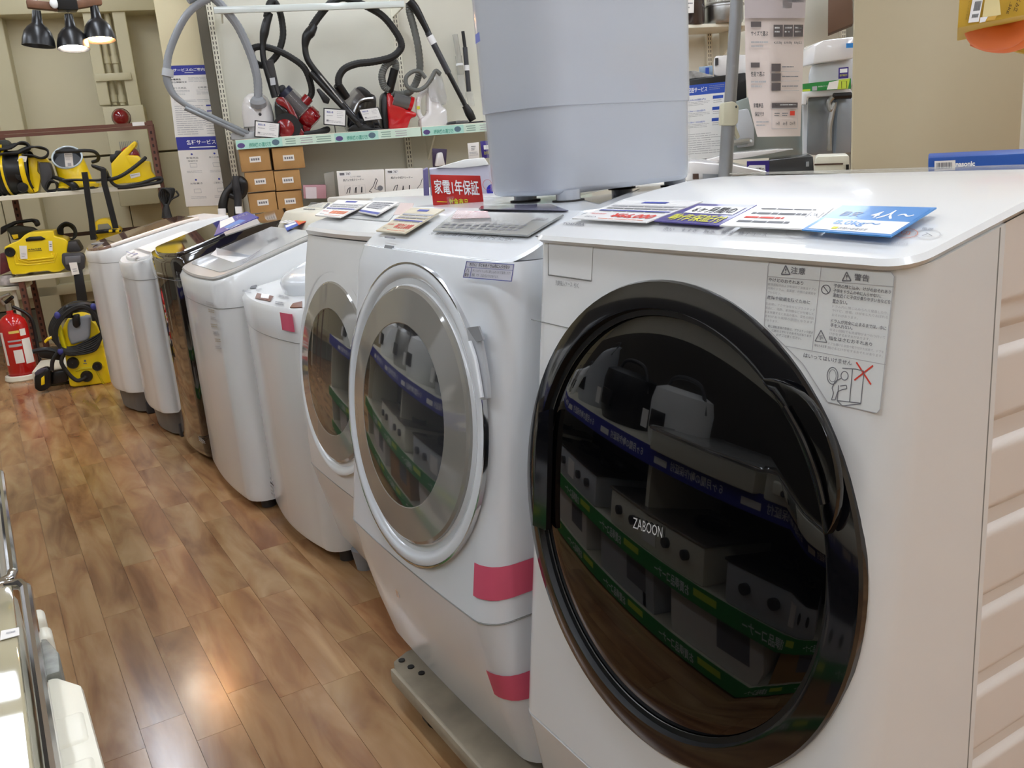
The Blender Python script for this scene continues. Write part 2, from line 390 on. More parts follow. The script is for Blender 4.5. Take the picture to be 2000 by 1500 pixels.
# fire alarm box
A = PW(.98)(199, 209); B = PW(.98)(280, 400); s0 = (A - WO).dot(WD); z1 = A.z; z0 = B.z; s1 = s0 + .27
t = thing('fire_alarm_box', 'beige fire alarm cabinet with red lamp and ribbed speaker front', 'alarm box', wpt((s0+s1)/2, 1.0, z0))
mb = MB(BEIGE_D); wbox(mb, s0, s1, .98, 1.19, z0, z1, bev=.008); part('cabinet', mb, t)
lc = PW(.95)(236, 229)
mb = MB(mat('red_lamp_glass', '6a0510', .06, coat=.8, noise=.05, emit=.04, ecol='d01020')); mb.ell(lc, .056, .05, .056, X=WD, Y=WN); part('lamp', mb, t)
mb = MB(mat('red_lamp_bezel', '4a1014', .3, noise=.05)); mb.lathe([(.06, 0), (.066, .015), (.06, .03)], lc - WN * .0 + WN * .02, WN, n=24); part('lamp_bezel', mb, t)
mb = MB(SEAM)
for k in range(11): ss = s0 + .07 + .012 * k; wbox(mb, ss, ss + .004, .976, .982, z0 + .12, z1 - .24)
part('speaker_slots', mb, t)
# beige pillar with the two service posters
A = PW(.42)(309, 0); B = PW(.42)(357, 400); s0 = ((A - WO).dot(WD) + (B - WO).dot(WD)) / 2
mb = MB(mat('warm_beige_pillar_paint', 'd6c9a2', .45, noise=.03, nscale=2)); wbox(mb, s0, s0 + .52, .42, 1.2, 0, 2.95, bev=.008)
struct('trim_5', mb)
PILx = s0
# ============================================================ lighting in the room
def ceiling_light(x, y, along_y=True, L=1.25, power=1.0, warm=False, lab=''):
    t = thing('ceiling_light', 'white fluorescent batten light on the ceiling, ' + lab, 'light', (x, y, 2.87), 0, 'ceiling batten lights')
    hx, hy = (.11, L/2) if along_y else (L/2, .11)
    mb = MB(WHITE_PL); mb.box(x - hx, x + hx, y - hy, y + hy, 2.885, 2.95, bev=.008); part('housing', mb, t)
    e = mat('fluorescent_diffuser_warm' if warm else 'fluorescent_diffuser', 'fff1dc' if warm else 'f6faff', .5, noise=0, emit=LAMP_POWER * power, ecol='ffe6c4' if warm else 'e9f2ff')
    mb = MB(e); mb.box(x - hx + .015, x + hx - .015, y - hy + .02, y + hy - .02, 2.845, 2.886, bev=.012); part('diffuser', mb, t)
for ry, y in zip(('rearmost row', 'row above the camera', 'row over the front loaders', 'row over the top loaders', 'row over the vacuum shelf'), (-1.6, .3, 2.2, 4.1, 6.0)):
    for rx, x in zip(('over the low shelf', 'over the aisle', 'over the white counter', 'beyond the pillar', 'along the right wall'), (-1.3, .45, 2.2, 4.0, 5.7)):
        if y > 5 and x > 3: continue
        ceiling_light(x, y, lab=ry + ', ' + rx)
# ============================================================ WASHING MACHINES
LN7 = math.radians(6.9)
def lean_plane(x0, z0, ln): return plane((x0, 0, z0), (-math.cos(ln), 0, math.sin(ln)))
def door_frame(x0, z0, ln, yc, v):
    n = V((-math.cos(ln), 0, math.sin(ln))); up = V((math.sin(ln), 0, math.cos(ln)))
    return V((x0, yc, z0)) + up * v, n, up
# ---- nearest machine: white front loader with the big black door
yc = .769
T7 = thing('drum_washing_machine', 'nearest white front loader with a big round black glass door', 'washing machine', (.98, yc, 0))
def z7(x): return .986 + (x - .673) * .208 if x < .827 else (1.018 + (x - .827) * .134 if x < .95 else (1.0345 + (x - .95) * .02 if x < 1.02 else 1.036 - (x - 1.02) * .075))
xf7 = lambda z: .673 - (.986 - z) * math.tan(LN7)
XS7 = PY(.469)(1899, 700).x
lv = [rows(.63, .80, .30, .035, z=.035), rows(.607, .80, .30, .035, z=.12), rows(xf7(.262), .80, .30, .035, z=.262)]
mb = MB(WHITE); mb.rowloft(yc, lv); part('kick_panel', mb, T7)
XS_ = (.722, .76)
lv = [rows(xf7(z), .80, .30, .035, xs=XS_, z=z) for z in (.266, .5, .75, .93)] + [rows(xf7(.97), .80, .30, .035, xs=XS_, z=lambda x: z7(x) - .0105)]
mb = MB(WHITE); mb.rowloft(yc, lv); part('front_panel', mb, T7)
mb = MB(WHITE_STEEL); mb.rowloft(yc, [rows(.78, 1.40, .288, .01, xs=(.83, .9, .96, 1.03, 1.2), z=.03), rows(.78, 1.40, .288, .01, xs=(.83, .9, .96, 1.03, 1.2), z=lambda x: z7(x) - .0105)]); part('cabinet', mb, T7)
lv = [rows(.668, 1.41, .297, .03, xs=(.75, .83, .9, .96, 1.03, 1.2), z=lambda x: z7(x) - .010), rows(.664, 1.41, .301, .03, xs=(.75, .83, .9, .96, 1.03, 1.2), z=lambda x: z7(x) - .005),
      rows(.668, 1.41, .297, .03, xs=(.75, .83, .9, .96, 1.03, 1.2), z=z7)]
mb = MB(WHITE); mb.rowloft(yc, lv); part('top_panel', mb, T7, angle=50)
# embossed steel side with pressed grooves
PS = PY(.469)
def sstep(t): t = max(0, min(1, t)); return t*t*(3 - 2*t)
def sbox(x, z, x0, x1, z0, z1, r):  # rounded box distance, inside negative
    cx, cz = (x0 + x1)/2, (z0 + z1)/2; dx, dz = abs(x - cx) - (x1 - x0)/2 + r, abs(z - cz) - (z1 - z0)/2 + r
    return math.hypot(max(dx, 0), max(dz, 0)) + min(max(dx, dz), 0) - r
gr = []
for a, b in (((1945, 640), (1936, 703)), ((1918, 832), (1906, 897)), ((1890, 1018), (1880, 1075)), ((1866, 1200), (1856, 1250)), ((1846, 1366), (1838, 1415))):
    A, B = PS(*a), PS(*b); gr.append(((A.x + B.x)/2 - .004, B.z, A.z))
dz = (gr[0][1] - gr[4][1]) / 4
while gr[-1][1] > .25: x_, a_, b_ = gr[-1]; gr.append((x_ - .006, a_ - dz, b_ - dz))
A = PS(1912, 640); Bt = PS(1945, 590)
ndx, nz_ = 90, 330; mb = MB(WHITE_STEEL); vs = []
for j in range(nz_ + 1):
    xl = .79
    for i in range(ndx + 1):
        x = xl + (1.40 - xl) * (i / ndx) ** 1.4; z = .04 + (z7(x) - .0105 - .04) * j / nz_
        sh = (A.z - z) * -.075
        rec = sstep(-sbox(x - sh, z, A.x, 1.37, .09, Bt.z, .035) / .006) * .004
        g = 0
        for (gx, g0, g1) in gr: g = max(g, sstep(-sbox(x, z, gx, 1.33, g0, g1, .012) / .014 + .2))
        vs.append(V((x, .4705 + rec + g * .009, z)))
mb.add(vs, [(j*(ndx+1)+i, j*(ndx+1)+i+1, (j+1)*(ndx+1)+i+1, (j+1)*(ndx+1)+i) for j in range(nz_) for i in range(ndx)])
part('ribbed_side_panel', mb, T7, angle=60)
mb = MB(SEAM); seam_line(mb, [V((.7915, .4695, .04)), V((.7915, .4695, z7(.79) - .011))], .0011); part('panel_seam', mb, T7)
P7 = lean_plane(.673, .986, LN7)
mb = MB(SEAM); seam_line(mb, [P7(1038, 624), P7(1113, 641)], .0008); part('panel_seam', mb, T7); mb = MB(SEAM)
Sd = Sheet([(1071, 463), (1159, 475), (1155, 549), (1071, 537)], P7)
for q in (((0, 0), (0, 1)), ((0, 1), (1, 1)), ((1, 1), (1, 0))): seam_line(mb, [Sd.p(*q[0], .0003), Sd.p(*q[1], .0003)], .0007)
part('drawer_seam', mb, T7)
mb = MB(WHITE); Sd.slab(mb, WHITE, .004); Sd.off = .0012; Sd.slab(mb, WHITE, .003, [(.01, .02), (.99, .02), (.99, .98), (.01, .98)])
S = Sheet([(1085, 547), (1130, 552), (1130, 562), (1085, 557)], P7); S.off = .0006; S.text(mb, '洗剤投入ケース', 0, 0, .72, 1, INK_G); S.text(mb, '引く', .8, .1, 1, 1.1, INK_G)
part('detergent_drawer', mb, T7)
mb = MB(SEAM); S = Sheet([(1046, 460), (1186, 473), (1186, 476), (1046, 463)], P7); S.slab(mb, INK_G, .002); part('drawer_grip_slot', mb, T7)
# door
c7, n7, u7 = door_frame(.673, .986, LN7, .771, -.331)
mb = MB(BLACK_GLOSS)
mb.lathe([(.289, -.004), (.289, .003), (.287, .007), (.262, .0130), (.2565, .0128)], c7, n7, n=96)
part('door_ring', mb, T7, 'gloss black outer ring of the door', angle=24)
mb = MB(mat('door_gasket_black', '08080a', .45, noise=.05)); mb.lathe([(.2565, .0128), (.2545, .005), (.2478, .004)], c7, n7, n=96); part('door_gasket', mb, T7, angle=30)
mb = MB(mat('black_door_glass', '060607', .015, coat=.25, spec=.5, noise=.02)); R = []
for k in range(15):
    a = k / 14; R.append((.2475 * (1 - a) + .0005, .006 + .013 * (1 - (1 - a) ** 2) if k else .002))
mb.lathe(R, c7, n7, n=96); part('door_glass', mb, T7, 'black mirror-like door glass', angle=80)
PD7 = plane(c7 + n7 * .016, n7)
mb = MB(mat('door_handle_black', '050506', .12, coat=.3, noise=.05))
poly = [(1500, 741), (1535, 744), (1590, 782), (1628, 850), (1647, 930), (1646, 990), (1634, 1032), (1622, 1040), (1617, 1000), (1600, 925), (1572, 850), (1535, 785)]
mb.prism([PD7(*p) for p in smooth_path([V((x, y, 0)) for x, y in poly], 3, True) and [(q.x, q.y) for q in smooth_path([V((x, y, 0)) for x, y in poly], 3, True)]], n7 * .010, bev=.003)
part('door_handle', mb, T7)
mb = MB(BLACK_GLOSS); mb.tube([plane(c7 + n7 * .03, n7)(*p) for p in ((1533, 795), (1568, 860), (1594, 930), (1608, 985))], .003, n=8); part('handle_edge', mb, T7)
mb = MB(BLACK_GLOSS); S = Sheet([(1052, 806), (1072, 800), (1066, 1036), (1040, 1026)], plane(c7 + n7 * .02, n7)); S.slab(mb, BLACK_GLOSS, .008); part('hinge_cover', mb, T7)
Sz = Sheet([(1237, 1010), (1294, 1030), (1293, 1051), (1236, 1031)], plane(c7 + n7 * .0205, n7)); mb = MB(INK_W); Sz.text(mb, 'ZABOON', 0, 0, 1, 1, mat('silver_lettering', 'c8c8c8', .4, noise=.02)); part('door_lettering', mb, T7)
# warning sticker
S = Sheet([(1500, 512), (1747, 537), (1717, 808), (1470, 758)], P7, .0006)
mb = MB(mat('clear_warning_label', 'e6e8e6', .12, coat=.6, noise=.02))
def suv(x, y):  # crop pixel (2x crop at 1000,300) -> u,v by inverse bilinear (newton)
    X, Y = 1000 + x/2, 300 + y/2; u = v = .5
    for _ in range(12):
        p = S.px(u, v); e = 1e-4; a = S.px(u+e, v); b = S.px(u, v+e)
        j = ((a[0]-p[0])/e, (b[0]-p[0])/e, (a[1]-p[1])/e, (b[1]-p[1])/e); D = j[0]*j[3]-j[1]*j[2]; rx, ry = X-p[0], Y-p[1]
        u += (rx*j[3]-ry*j[1])/D; v += (ry*j[0]-rx*j[2])/D
    return u, v
outline = [suv(*q) for q in ((1005, 425), (1480, 462), (1493, 480), (1437, 1000), (1425, 1014), (1232, 970), (1135, 820), (1060, 745), (985, 672), (1000, 440))]
S.slab(mb, None, .0008, outline); S.line(mb, outline + [outline[0]], .006, INK_P)
a_ = suv(1208, 442); b_ = suv(1172, 772); S.line(mb, [a_, b_], .005, INK_P)
S.line(mb, [suv(1000, 480), suv(1492, 520)], .005, INK_P); S.line(mb, [suv(1070, 752), suv(1460, 825)], .005, INK_P)
def st(t, x0, y0, x1, y1, m=INK_G, bold=0.0):
    q0 = suv(x0, y0); q1 = suv(x1, y1); v1 = max(q1[1], q0[1] + (.029 if bold else .020) * (1 if x1 - x0 > 40 else 0)); S.text(mb, t, q0[0], q0[1], q1[0], v1, m, .0006, bold)
for cx, cy in ((1069, 455), (1307, 480)):
    S.line(mb, [suv(cx, cy - 18), suv(cx + 17, cy + 17), suv(cx - 17, cy + 17), suv(cx, cy - 18)], .009, INK_G); st('!', cx - 2, cy - 7, cx + 2, cy + 12)
st('注意', 1090, 441, 1144, 474, bold=.02); st('警告', 1338, 468, 1394, 501, bold=.02)
st('やけどのおそれあり', 1003, 484, 1138, 505, bold=.015)
for i in range(3): st(['乾燥運転中および乾燥終了直後はドアの', '内側やドラム、金属部、衣類の金属部を', 'さわらない。'][i], 1000, 504 + i*16, [1190, 1188, 1050][i], 520 + i*16, INK_P)
st('故障や破損を防ぐために', 998, 553, 1165, 578, bold=.015)
for i in range(5): st(['灰皿横にアクや油性などプラスチック', '部品に、泡酢、果物類などが付着した', 'まま放置すると部品の傷み、変色の原因', '塗料があり故障の原因となります', 'があります。'][i], 990 - i, 580 + i*16, [1185, 1182, 1180, 1176, 1040][i], 595 + i*16.5, INK_P)
for i in range(3): st(['軽に運転直後の取扱は、プラスチック部が', 'に触るとやけどのおそれがあります', '必ずご注意ください。'][i], 1000 + i*16, 668 + i*17, [1178, 1170, 1130][i], 686 + i*19, INK_G)
c_ = suv(1226, 531); S.line(mb, [(c_[0] + .034*math.cos(k*PI/8), c_[1] + .034*math.sin(k*PI/8)) for k in range(17)], .007, INK_G); S.line(mb, [(c_[0]-.022, c_[1]-.022), (c_[0]+.022, c_[1]+.022)], .007, INK_G)
for t_, x0, y0, x1, y1, b_ in (('子供の閉じ込み、けがのおそれあり', 1258, 508, 1480, 542, 1), ('子供をドラムの中に入らせない。', 1256, 527, 1440, 559, 1), ('運転近くに子供が乗りやすい台などを', 1254, 545, 1478, 585, 1), ('置かない。', 1253, 568, 1310, 586, 1),
        ('ドラム内に閉じ込められて窒息したり、', 1252, 590, 1470, 625, 0), ('やけど、感電、けがをしたりおぼれる', 1251, 606, 1468, 643, 0), ('おそれがあります。', 1250, 624, 1350, 648, 0),
        ('ドラムが完全に止まるまでは、中に', 1247, 645, 1462, 682, 1), ('手を入れない。', 1245, 662, 1330, 682, 1), ('ゆるい回転でも洗濯物がまつわり付いて', 1242, 682, 1458, 718, 0), ('けがをするおそれがあります。', 1241, 697, 1398, 728, 0),
        ('指をはさむおそれあり', 1238, 712, 1406, 752, 1), ('ドアを開けた状態や取り付けた状態で、ドアを', 1236, 736, 1452, 775, 0), ('開けるとけがをするおそれがあります。', 1234, 752, 1448, 792, 0)):
    st(t_, x0, y0, x1, y1, INK_G if b_ else INK_P, .012 if b_ else 0)
S.line(mb, [suv(1207, 690), suv(1230, 738), suv(1184, 732), suv(1207, 690)], .007, INK_G); st('手', 1198, 708, 1214, 730); st('指はさみ注意', 1182, 742, 1228, 756)
st('はいってはいけません', 1140, 778, 1326, 828, INK_G, .01)
# drawing: child climbing into a drum machine, crossed out
L = lambda pts, t=.007, m=INK_G: S.line(mb, [suv(*p) for p in pts], t, m)
L([(1290, 838), (1345, 842), (1375, 850), (1362, 978), (1290, 985), (1270, 965), (1276, 905)]); L([(1330, 842), (1318, 972)]); L([(1272, 965), (1362, 975)])
c_ = (1252, 868); L([(c_[0] + 21*math.cos(k*PI/9), c_[1] + 33*math.sin(k*PI/9)) for k in range(19)]); L([(c_[0] + 14*math.cos(k*PI/9), c_[1] + 24*math.sin(k*PI/9)) for k in range(19)], .004)
c_ = (1299, 868); L([(c_[0] + 14*math.cos(k*PI/8), c_[1] + 17*math.sin(k*PI/8)) for k in range(17)])
L([(1285, 878), (1262, 890), (1250, 915), (1256, 935), (1248, 962), (1262, 962), (1272, 930), (1290, 922), (1308, 918), (1306, 905), (1282, 908)])
L([(1345, 815), (1402, 902)], .012, INK_R); L([(1410, 828), (1337, 885)], .012, INK_R)
part('warning_label', mb, T7, 'clear warning label with Japanese text and a crossed-out drawing')
# lettering on the top
def top_plane(x0, z0, slope, off=0): return plane((x0, 0, z0 + off), (-slope, 0, 1))
PT7 = top_plane(.673, .986, .208, .001)
mb = MB(INK)
S = Sheet([(1101, 434), (1144, 436), (1140, 441), (1097, 438)], PT7); S.text(mb, 'TOSHIBA', 0, 0, 1, 1, INK_G, bold=.02)
S = Sheet([(1298, 443), (1500, 455), (1496, 462), (1294, 450)], PT7); S.text(mb, '洗い　すすぎ　脱水　乾燥　終了コース', 0, 0, 1, 1, INK_G)
part('top_lettering', mb, T7, kind='stuff')
for cx, cy, m_ in ((1768, 455, INK_O), (1812, 457, INK_P), (1560, 456, INK_P)):
    mb = MB(m_)
    for k in range(16):
        a0, a1 = k*PI/8, (k+1)*PI/8; P = [PT7(cx + (24 + q)*math.cos(a), cy + (9 + q*.4)*math.sin(a)) for a in (a0, a1) for q in (0, 1.6)]
        mb.add([P[0], P[1], P[3], P[2]], [(0, 1, 2, 3)], m_)
    part('button_ring', mb, T7)
mb = MB(INK)
S = Sheet([(1758, 451), (1779, 452), (1777, 459), (1756, 458)], PT7); S.text(mb, '切', 0, 0, 1, 1, INK_O)
S = Sheet([(1802, 453), (1823, 454), (1821, 461), (1800, 460)], PT7); S.text(mb, '入', 0, 0, 1, 1, INK_G)
S = Sheet([(1802, 444), (1824, 445), (1822, 449), (1800, 448)], PT7); S.text(mb, '電源', 0, 0, 1, 1, INK_G)
S = Sheet([(1735, 472), (1774, 474), (1772, 479), (1733, 477)], PT7); S.text(mb, 'TW-127X8', 0, 0, 1, 1, INK_P)
part('button_lettering', mb, T7, kind='stuff')
for i, (sx, sy) in enumerate(((.68, .51), (.68, 1.03), (1.34, .51), (1.34, 1.03))):
    mb = MB(DGREY); mb.cyl((sx, sy, 0), (sx, sy, .036), .025, n=16); part('foot', mb, T7)
S = Sheet([(1170, 1468), (1215, 1490), (1216, 1560), (1171, 1530)], lean_plane(.607, .12, 0)); mb = MB(INK_P); 
S.off = .003; S.dashes(mb, 0, 0, 1, 1, 6, INK_P, 4); part('kick_panel_print', mb, T7)
# cards lying on its top
def card_on(pl, q, name, label, cat, draw, m=PAPER_GLOSS, th=.0015, off=.003, group=None):
    S = Sheet(q, pl, off); o = (S.p(0, 0) + S.p(1, 1)) / 2; t = thing(name, label, cat, (o.x, o.y, o.z - th), 0, group)
    mb = MB(m); S.slab(mb, m, th); part('card', mb, t); mb = MB(INK); draw(S, mb)
    if mb.v: part('printing', mb, t)
    return t
def d_price(price):
    def f(S, mb):
        S.rect(mb, .3, .06, .62, .14, INK_B); S.rect(mb, .02, .24, .98, .3, INK_P)
        for v in (.36, .5): S.rect(mb, .04, v, .96, v + .045, INK_B if v > .4 else INK_P); 
        for v in (.42, .56, .3): S.dashes(mb, .06, v, .94, v + .05, 1, INK_G, int(v*100))
        S.text(mb, '現品価格', .05, .68, .25, .74, INK_R); S.text(mb, '税込', .08, .84, .24, .9, INK_G)
        S.text(mb, price, .36, .66, .92, .88, INK_R, bold=.03) if price else S.dashes(mb, .36, .66, .92, .88, 1, INK_O, 4, .8); S.dashes(mb, .3, .92, .9, .96, 1, INK_O, 3)
    return f
card_on(PT7, [(1221, 391), (1372, 393), (1262, 434), (1117, 426)], 'price_card', 'laminated price card reading 66,000 on the nearest machine, beside the indigo card', 'price card', d_price('¥66,000'), off=.006)
def d_six(S, mb):
    S.rect(mb, .16, .12, .92, .5, INK_W); S.text(mb, '6ヶ月間の', .22, .17, .86, .45, INK, .0008, .03); S.text(mb, '動作保証付', .1, .56, .92, .9, INK_Y, bold=.03)
card_on(PT7, [(1352, 397), (1478, 400), (1404, 440), (1277, 431)], 'warranty_card', 'indigo laminated card with yellow lettering on the nearest machine', 'sign', d_six, PURPLE, off=.005)
def d_note(S, mb):
    S.dashes(mb, .12, .1, .9, .2, 1, INK_G, 5); 
    for v in (.3, .5, .7): S.dashes(mb, .1, v, .78, v + .1, 1, INK_R if v == .5 else INK_G, int(v*50), .9)
    S.frame(mb, .8, .22, .97, .48, .012, INK_P); S.text(mb, 'OK', .83, .28, .94, .42, INK_G)
card_on(PT7, [(1478, 402), (1628, 405), (1575, 447), (1405, 440)], 'notice_card', 'glossy white notice card between the indigo and the sky blue card', 'sign', d_note, off=.007)
def d_blue(S, mb):
    S.rect(mb, .04, .06, .97, .52, SKYB, .0003); S.rect(mb, .04, .52, .97, .94, INK_W, .0003)
    S.text(mb, '目安', .14, .22, .34, .4, INK_P, .0006); S.text(mb, '4人～', .46, .14, .9, .45, INK_W, .0006, .04)
    S.text(mb, '8.0kg～', .2, .56, .7, .76, SKYB, .0006, .03); S.rect(mb, .27, .81, .33, .89, INK_Y, .0006); S.text(mb, '衣類の容量目安', .34, .81, .66, .89, INK_G, .0006)
card_on(PT7, [(1645, 401), (1829, 405), (1740, 461), (1566, 448)], 'capacity_card', 'sky blue and white card reading 8.0kg on the nearest machine', 'sign', d_blue, SKYB, off=.008)
# clear dusty film over the rear of the top
mb = MB(mat('dusty_clear_sheet', 'd8d4c8', .15, alpha=.35, coat=.5, noise=.1)); mb.obox((1.03, .5, 1.0385), (.33, 0, -.0245), (0, .55, 0), (0, 0, .002))
single('plastic_sheet', mb, 'dusty clear plastic sheet lying on the rear of the nearest machine', 'plastic sheet')
# ---- second machine: white front loader with grey door glass, on a dolly
yc = 1.41
T6 = thing('drum_washing_machine', 'white front loader with grey glass door and chrome ring, two pink tapes on it', 'washing machine', (.95, yc, .0785))
pf6 = [(.10, .622), (.2, .594), (.29, .574), (.385, .559), (.6, .590), (.88, .632), (.915, .641), (.945, .656)]
def x6(z):
    for (a, xa), (b, xb_) in zip(pf6, pf6[1:]):
        if z <= b: return xa + (xb_ - xa) * (z - a) / (b - a)
    return pf6[-1][1]
zs6 = 0.385
mb = MB(WHITE_COOL); mb.rowloft(yc, [rows(x6(z) , 1.30, .302, .045, bow=.006, z=z) for z in (.10, .13, .2, .29, .34, zs6 - .003)]); part('lower_panel', mb, T6, angle=50)
mb = MB(WHITE_COOL); mb.rowloft(yc, [rows(x6(z), 1.30, .302, .045, bow=.006, z=z) for z in (zs6, .45, .6, .74, .88, .9, .915, .943)]); part('front_body', mb, T6, angle=50)
def z6(x): return .95 + (x - .674) * .50 if x < .785 else 1.0055
lv = [rows(.660, 1.31, .302, .05, bow=.006, xs=(.74, .785, .79, 1.0), z=.944), rows(.655, 1.31, .305, .05, bow=.006, xs=(.74, .785, .79, 1.0), z=lambda x: z6(x) - .003), rows(.661, 1.31, .30, .05, bow=.006, xs=(.74, .785, .79, 1.0), z=z6)]
mb = MB(WHITE_COOL); mb.rowloft(yc, lv); part('top_panel', mb, T6, angle=50)
LN6 = math.radians(8.5); c6, n6, u6 = door_frame(.5955, .68, LN6, 1.405, -.016)
def ring_at(c, n, prof, m, name, parent, label=None, nn=96, ang=60):
    mb = MB(m); mb.lathe(prof, c, n, n=nn, e1=(0, 1, 0), sq=.945); return part(name, mb, parent, label, angle=ang)
ring_at(c6, n6, [(.2835, -.004), (.2835, .0035), (.2805, .0035), (.280, .001)], CHROME, 'chrome_ring', T6, 'thin chrome ring around the door')
ring_at(c6, n6, [(.280, -.004), (.2795, .003), (.268, .006), (.258, .002), (.251, -.008), (.248, -.012), (.2455, -.006), (.243, .000), (.238, .001)], WHITE_COOL, 'door_ring', T6)
GREYG = mat('taupe_grey_glass', '8b8881', .06, coat=.8, noise=.03)
ring_at(c6, n6, [(.2415, -.002), (.2405, .005), (.235, .0085), (.173, .0155), (.1715, .0145), (.171, -.004)], GREYG, 'glass_rim', T6, 'taupe grey glass rim', ang=25)
mb = MB(mat('drum_steel_inside', '55555a', .25, metal=.8, noise=.15, nscale=20)); mb.lathe([(.1715, -.004), (.168, -.05), (.15, -.07), (.145, -.16), (.12, -.175), (.001, -.18)], c6, n6, n=64); part('drum', mb, T6)
mb = MB(GLASS_D); mb.lathe([(.1715, .0148)] + [(.1715 * (1 - k/10) + .0005, .0148 + .006*(1 - (1 - k/10)**2)) for k in range(1, 11)], c6, n6, n=72, e1=(0, 1, 0), sq=.945); part('bowl_glass', mb, T6, 'dark bowl-shaped door glass', angle=80)
# door handle recess and hinge seams
P6 = plane(c6 + n6 * .009, n6)
def handle(pl, poly, T, nn, m=WHITE_COOL):
    mb = MB(GREY_L); mb.prism([pl(*p) for p in poly], -nn * .006); part('handle_recess', mb, T)
handle(P6, [(910, 641), (930, 640), (936, 660), (944, 700), (951, 745), (953, 778), (939, 781), (933, 745), (925, 700), (915, 664)], T6, n6)
mb = MB(WHITE_COOL); mb.tube([plane(c6 + n6 * .014, n6)(*p) for p in ((917, 668), (928, 702), (936, 745), (941, 777))], .004, n=8); part('door_handle', mb, T6)
mb = MB(GREY_L); Sx = Sheet([(912, 640), (934, 637), (944, 664), (930, 668)], plane(c6 + n6 * .012, n6)); Sx.slab(mb, GREY, .003); part('handle_notch', mb, T6)
# label, small lettering, tapes
S = Sheet([(911, 510), (1004, 516), (999, 550), (904, 542)], lean_plane(x6(.85) - .0075, .85, LN6), .001); mb = MB(mat('pale_violet_label', 'dcdce8', .3, noise=.02)); S.slab(mb, None, .0012)
S.frame(mb, 0, 0, 1, 1, .012, INK_B, tv=.04); S.line(mb, [(0, .36), (1, .36)], .02, INK_B); S.line(mb, [(.14, .36), (.14, 1)], .01, INK_B)
S.text(mb, 'きけん！子どもをドラム内に入らせない', .08, .07, .92, .3, INK, .0006, .02); S.text(mb, '子どもがドラム内に閉じ込められて窒息したり', .17, .45, .95, .62, INK_G); S.text(mb, '感電、けが、おぼれるおそれがあります。', .17, .7, .72, .88, INK_G); S.text(mb, '警告', .02, .72, .11, .92, INK_G, bold=.02)
S.line(mb, [(.065, .42), (.1, .66), (.03, .66), (.065, .42)], .008, INK_G); part('warning_label', mb, T6, 'small bordered warning label with Japanese text')
mb = MB(CHROME); q = plane((x6(.3), 0, .3), (-1, 0, 0)); S = Sheet([(770, 1143), (775, 1145), (780, 1168), (775, 1166)], q, .003); S.slab(mb, None, .002); part('small_vent', mb, T6)
# grey line along the body seam
mb = MB(SEAM); zz = zs6 - .0015; r_ = rows(x6(zz) - .0004, 1.30, .3026, .045, bow=.006, z=zz); seam_line(mb, [V((x, yc + h, z)) for x, h, z in reversed(r_)] + [V((x, yc - h, z)) for x, h, z in r_], .0012); part('body_seam', mb, T6)
def tape(T, zc, hgt, ylen, xlen, slope):
    mb = MB(PINK); w_ = .302; r = .045; y0 = yc - w_
    rr = [(x, h) for x, h, z in rows(0, .3, w_, r, bow=.006)]
    pts = [(x, h) for x, h in rr if h > w_ - r - ylen and x < xlen + .0001] + [(xlen, w_)]
    acc = []; s = 0
    for i, (x, h) in enumerate(pts):
        if i: s += math.hypot(x - pts[i-1][0], h - pts[i-1][1])
        acc.append((x, h, s))
    vs = []
    for x, h, s in acc:
        for dz_ in (-hgt/2, hgt/2):
            z = zc + slope * s + dz_ ; vs.append(V((x6(z) + x - .0016 * (1 if x < .03 else 0), yc - h - (.0016 if x > .01 else .0004), z)))
    n = len(acc); fs = [(2*i, 2*i+1, 2*i+3, 2*i+2) for i in range(n - 1)]; mb.add(vs, fs)
    part('tape', mb, T, 'strip of pink tape')
tape(T6, .452, .055, .02, .12, 0.0); tape(T6, .262, .05, .02, .12, 0.0)
# grey control panel on its top
PT6 = top_plane(.674, .95, .50, .0015)
S = Sheet([(948, 412), (1099, 417), (1028, 459), (842, 450)], plane((.785, 0, 1.0065), (-.14, 0, 1)))
PT6b = lambda q: Sheet(q, top_plane(.674, .955, .47, .004))
S = PT6b([(890, 412), (1100, 418), (1030, 459), (845, 450)]); mb = MB(mat('silver_grey_control_panel', '9a9c9a', .12, coat=.6, noise=.03)); S.slab(mb, None, .003)
for v in (.52, .64, .76):
    for k in range(11):
        if v < .6 and k < 5: continue
        S.rect(mb, .04 + .075*k, v, .085 + .075*k, v + .07, INK_G)
S.rect(mb, .80, .2, .93, .3, INK_P); S.text(mb, 'ON', .83, .22, .9, .28, INK_G); part('control_panel', mb, T6)
S = PT6b([(842, 452), (1012, 462), (996, 475), (826, 463)]); mb = MB(INK)
for k, t_ in enumerate(('予約', '洗濯', '水位', '洗い', '乾燥', '標準')): S.text(mb, t_, .02 + .066*k, .0, .062 + .066*k, .55, INK)
for k, t_ in enumerate(('すすぎ', '脱水', 'コース', 'メニュー')): S.text(mb, t_, .46 + .12*k, .1, .545 + .12*k, .7, INK)
S.text(mb, 'スタート', .9, .2, .98, .7, INK, bold=.02); part('button_lettering', mb, T6, kind='stuff')
S = Sheet([(752, 461), (772, 464), (771, 466), (751, 463)], PT6b([(0, 0)]*4).pl, .004); mb = MB(INK); S.slab(mb, INK_G, .001); part('brand_lettering', mb, T6)
mb = MB(GREY_L); S = Sheet([(752, 478), (766, 480), (765, 487), (750, 484)], lean_plane(.655, .93, .2), .003); S.slab(mb, GREY, .004); part('latch_slot', mb, T6)
card_on(top_plane(.674, .955, .45, .005), [(805, 405), (868, 408), (790, 455), (734, 450)], 'price_card', 'price card reading 121,000 on the machine with the grey door glass', 'price card', d_price('¥121,000'), mat('cream_card', 'd9cdb2', .35, noise=.03), .003)
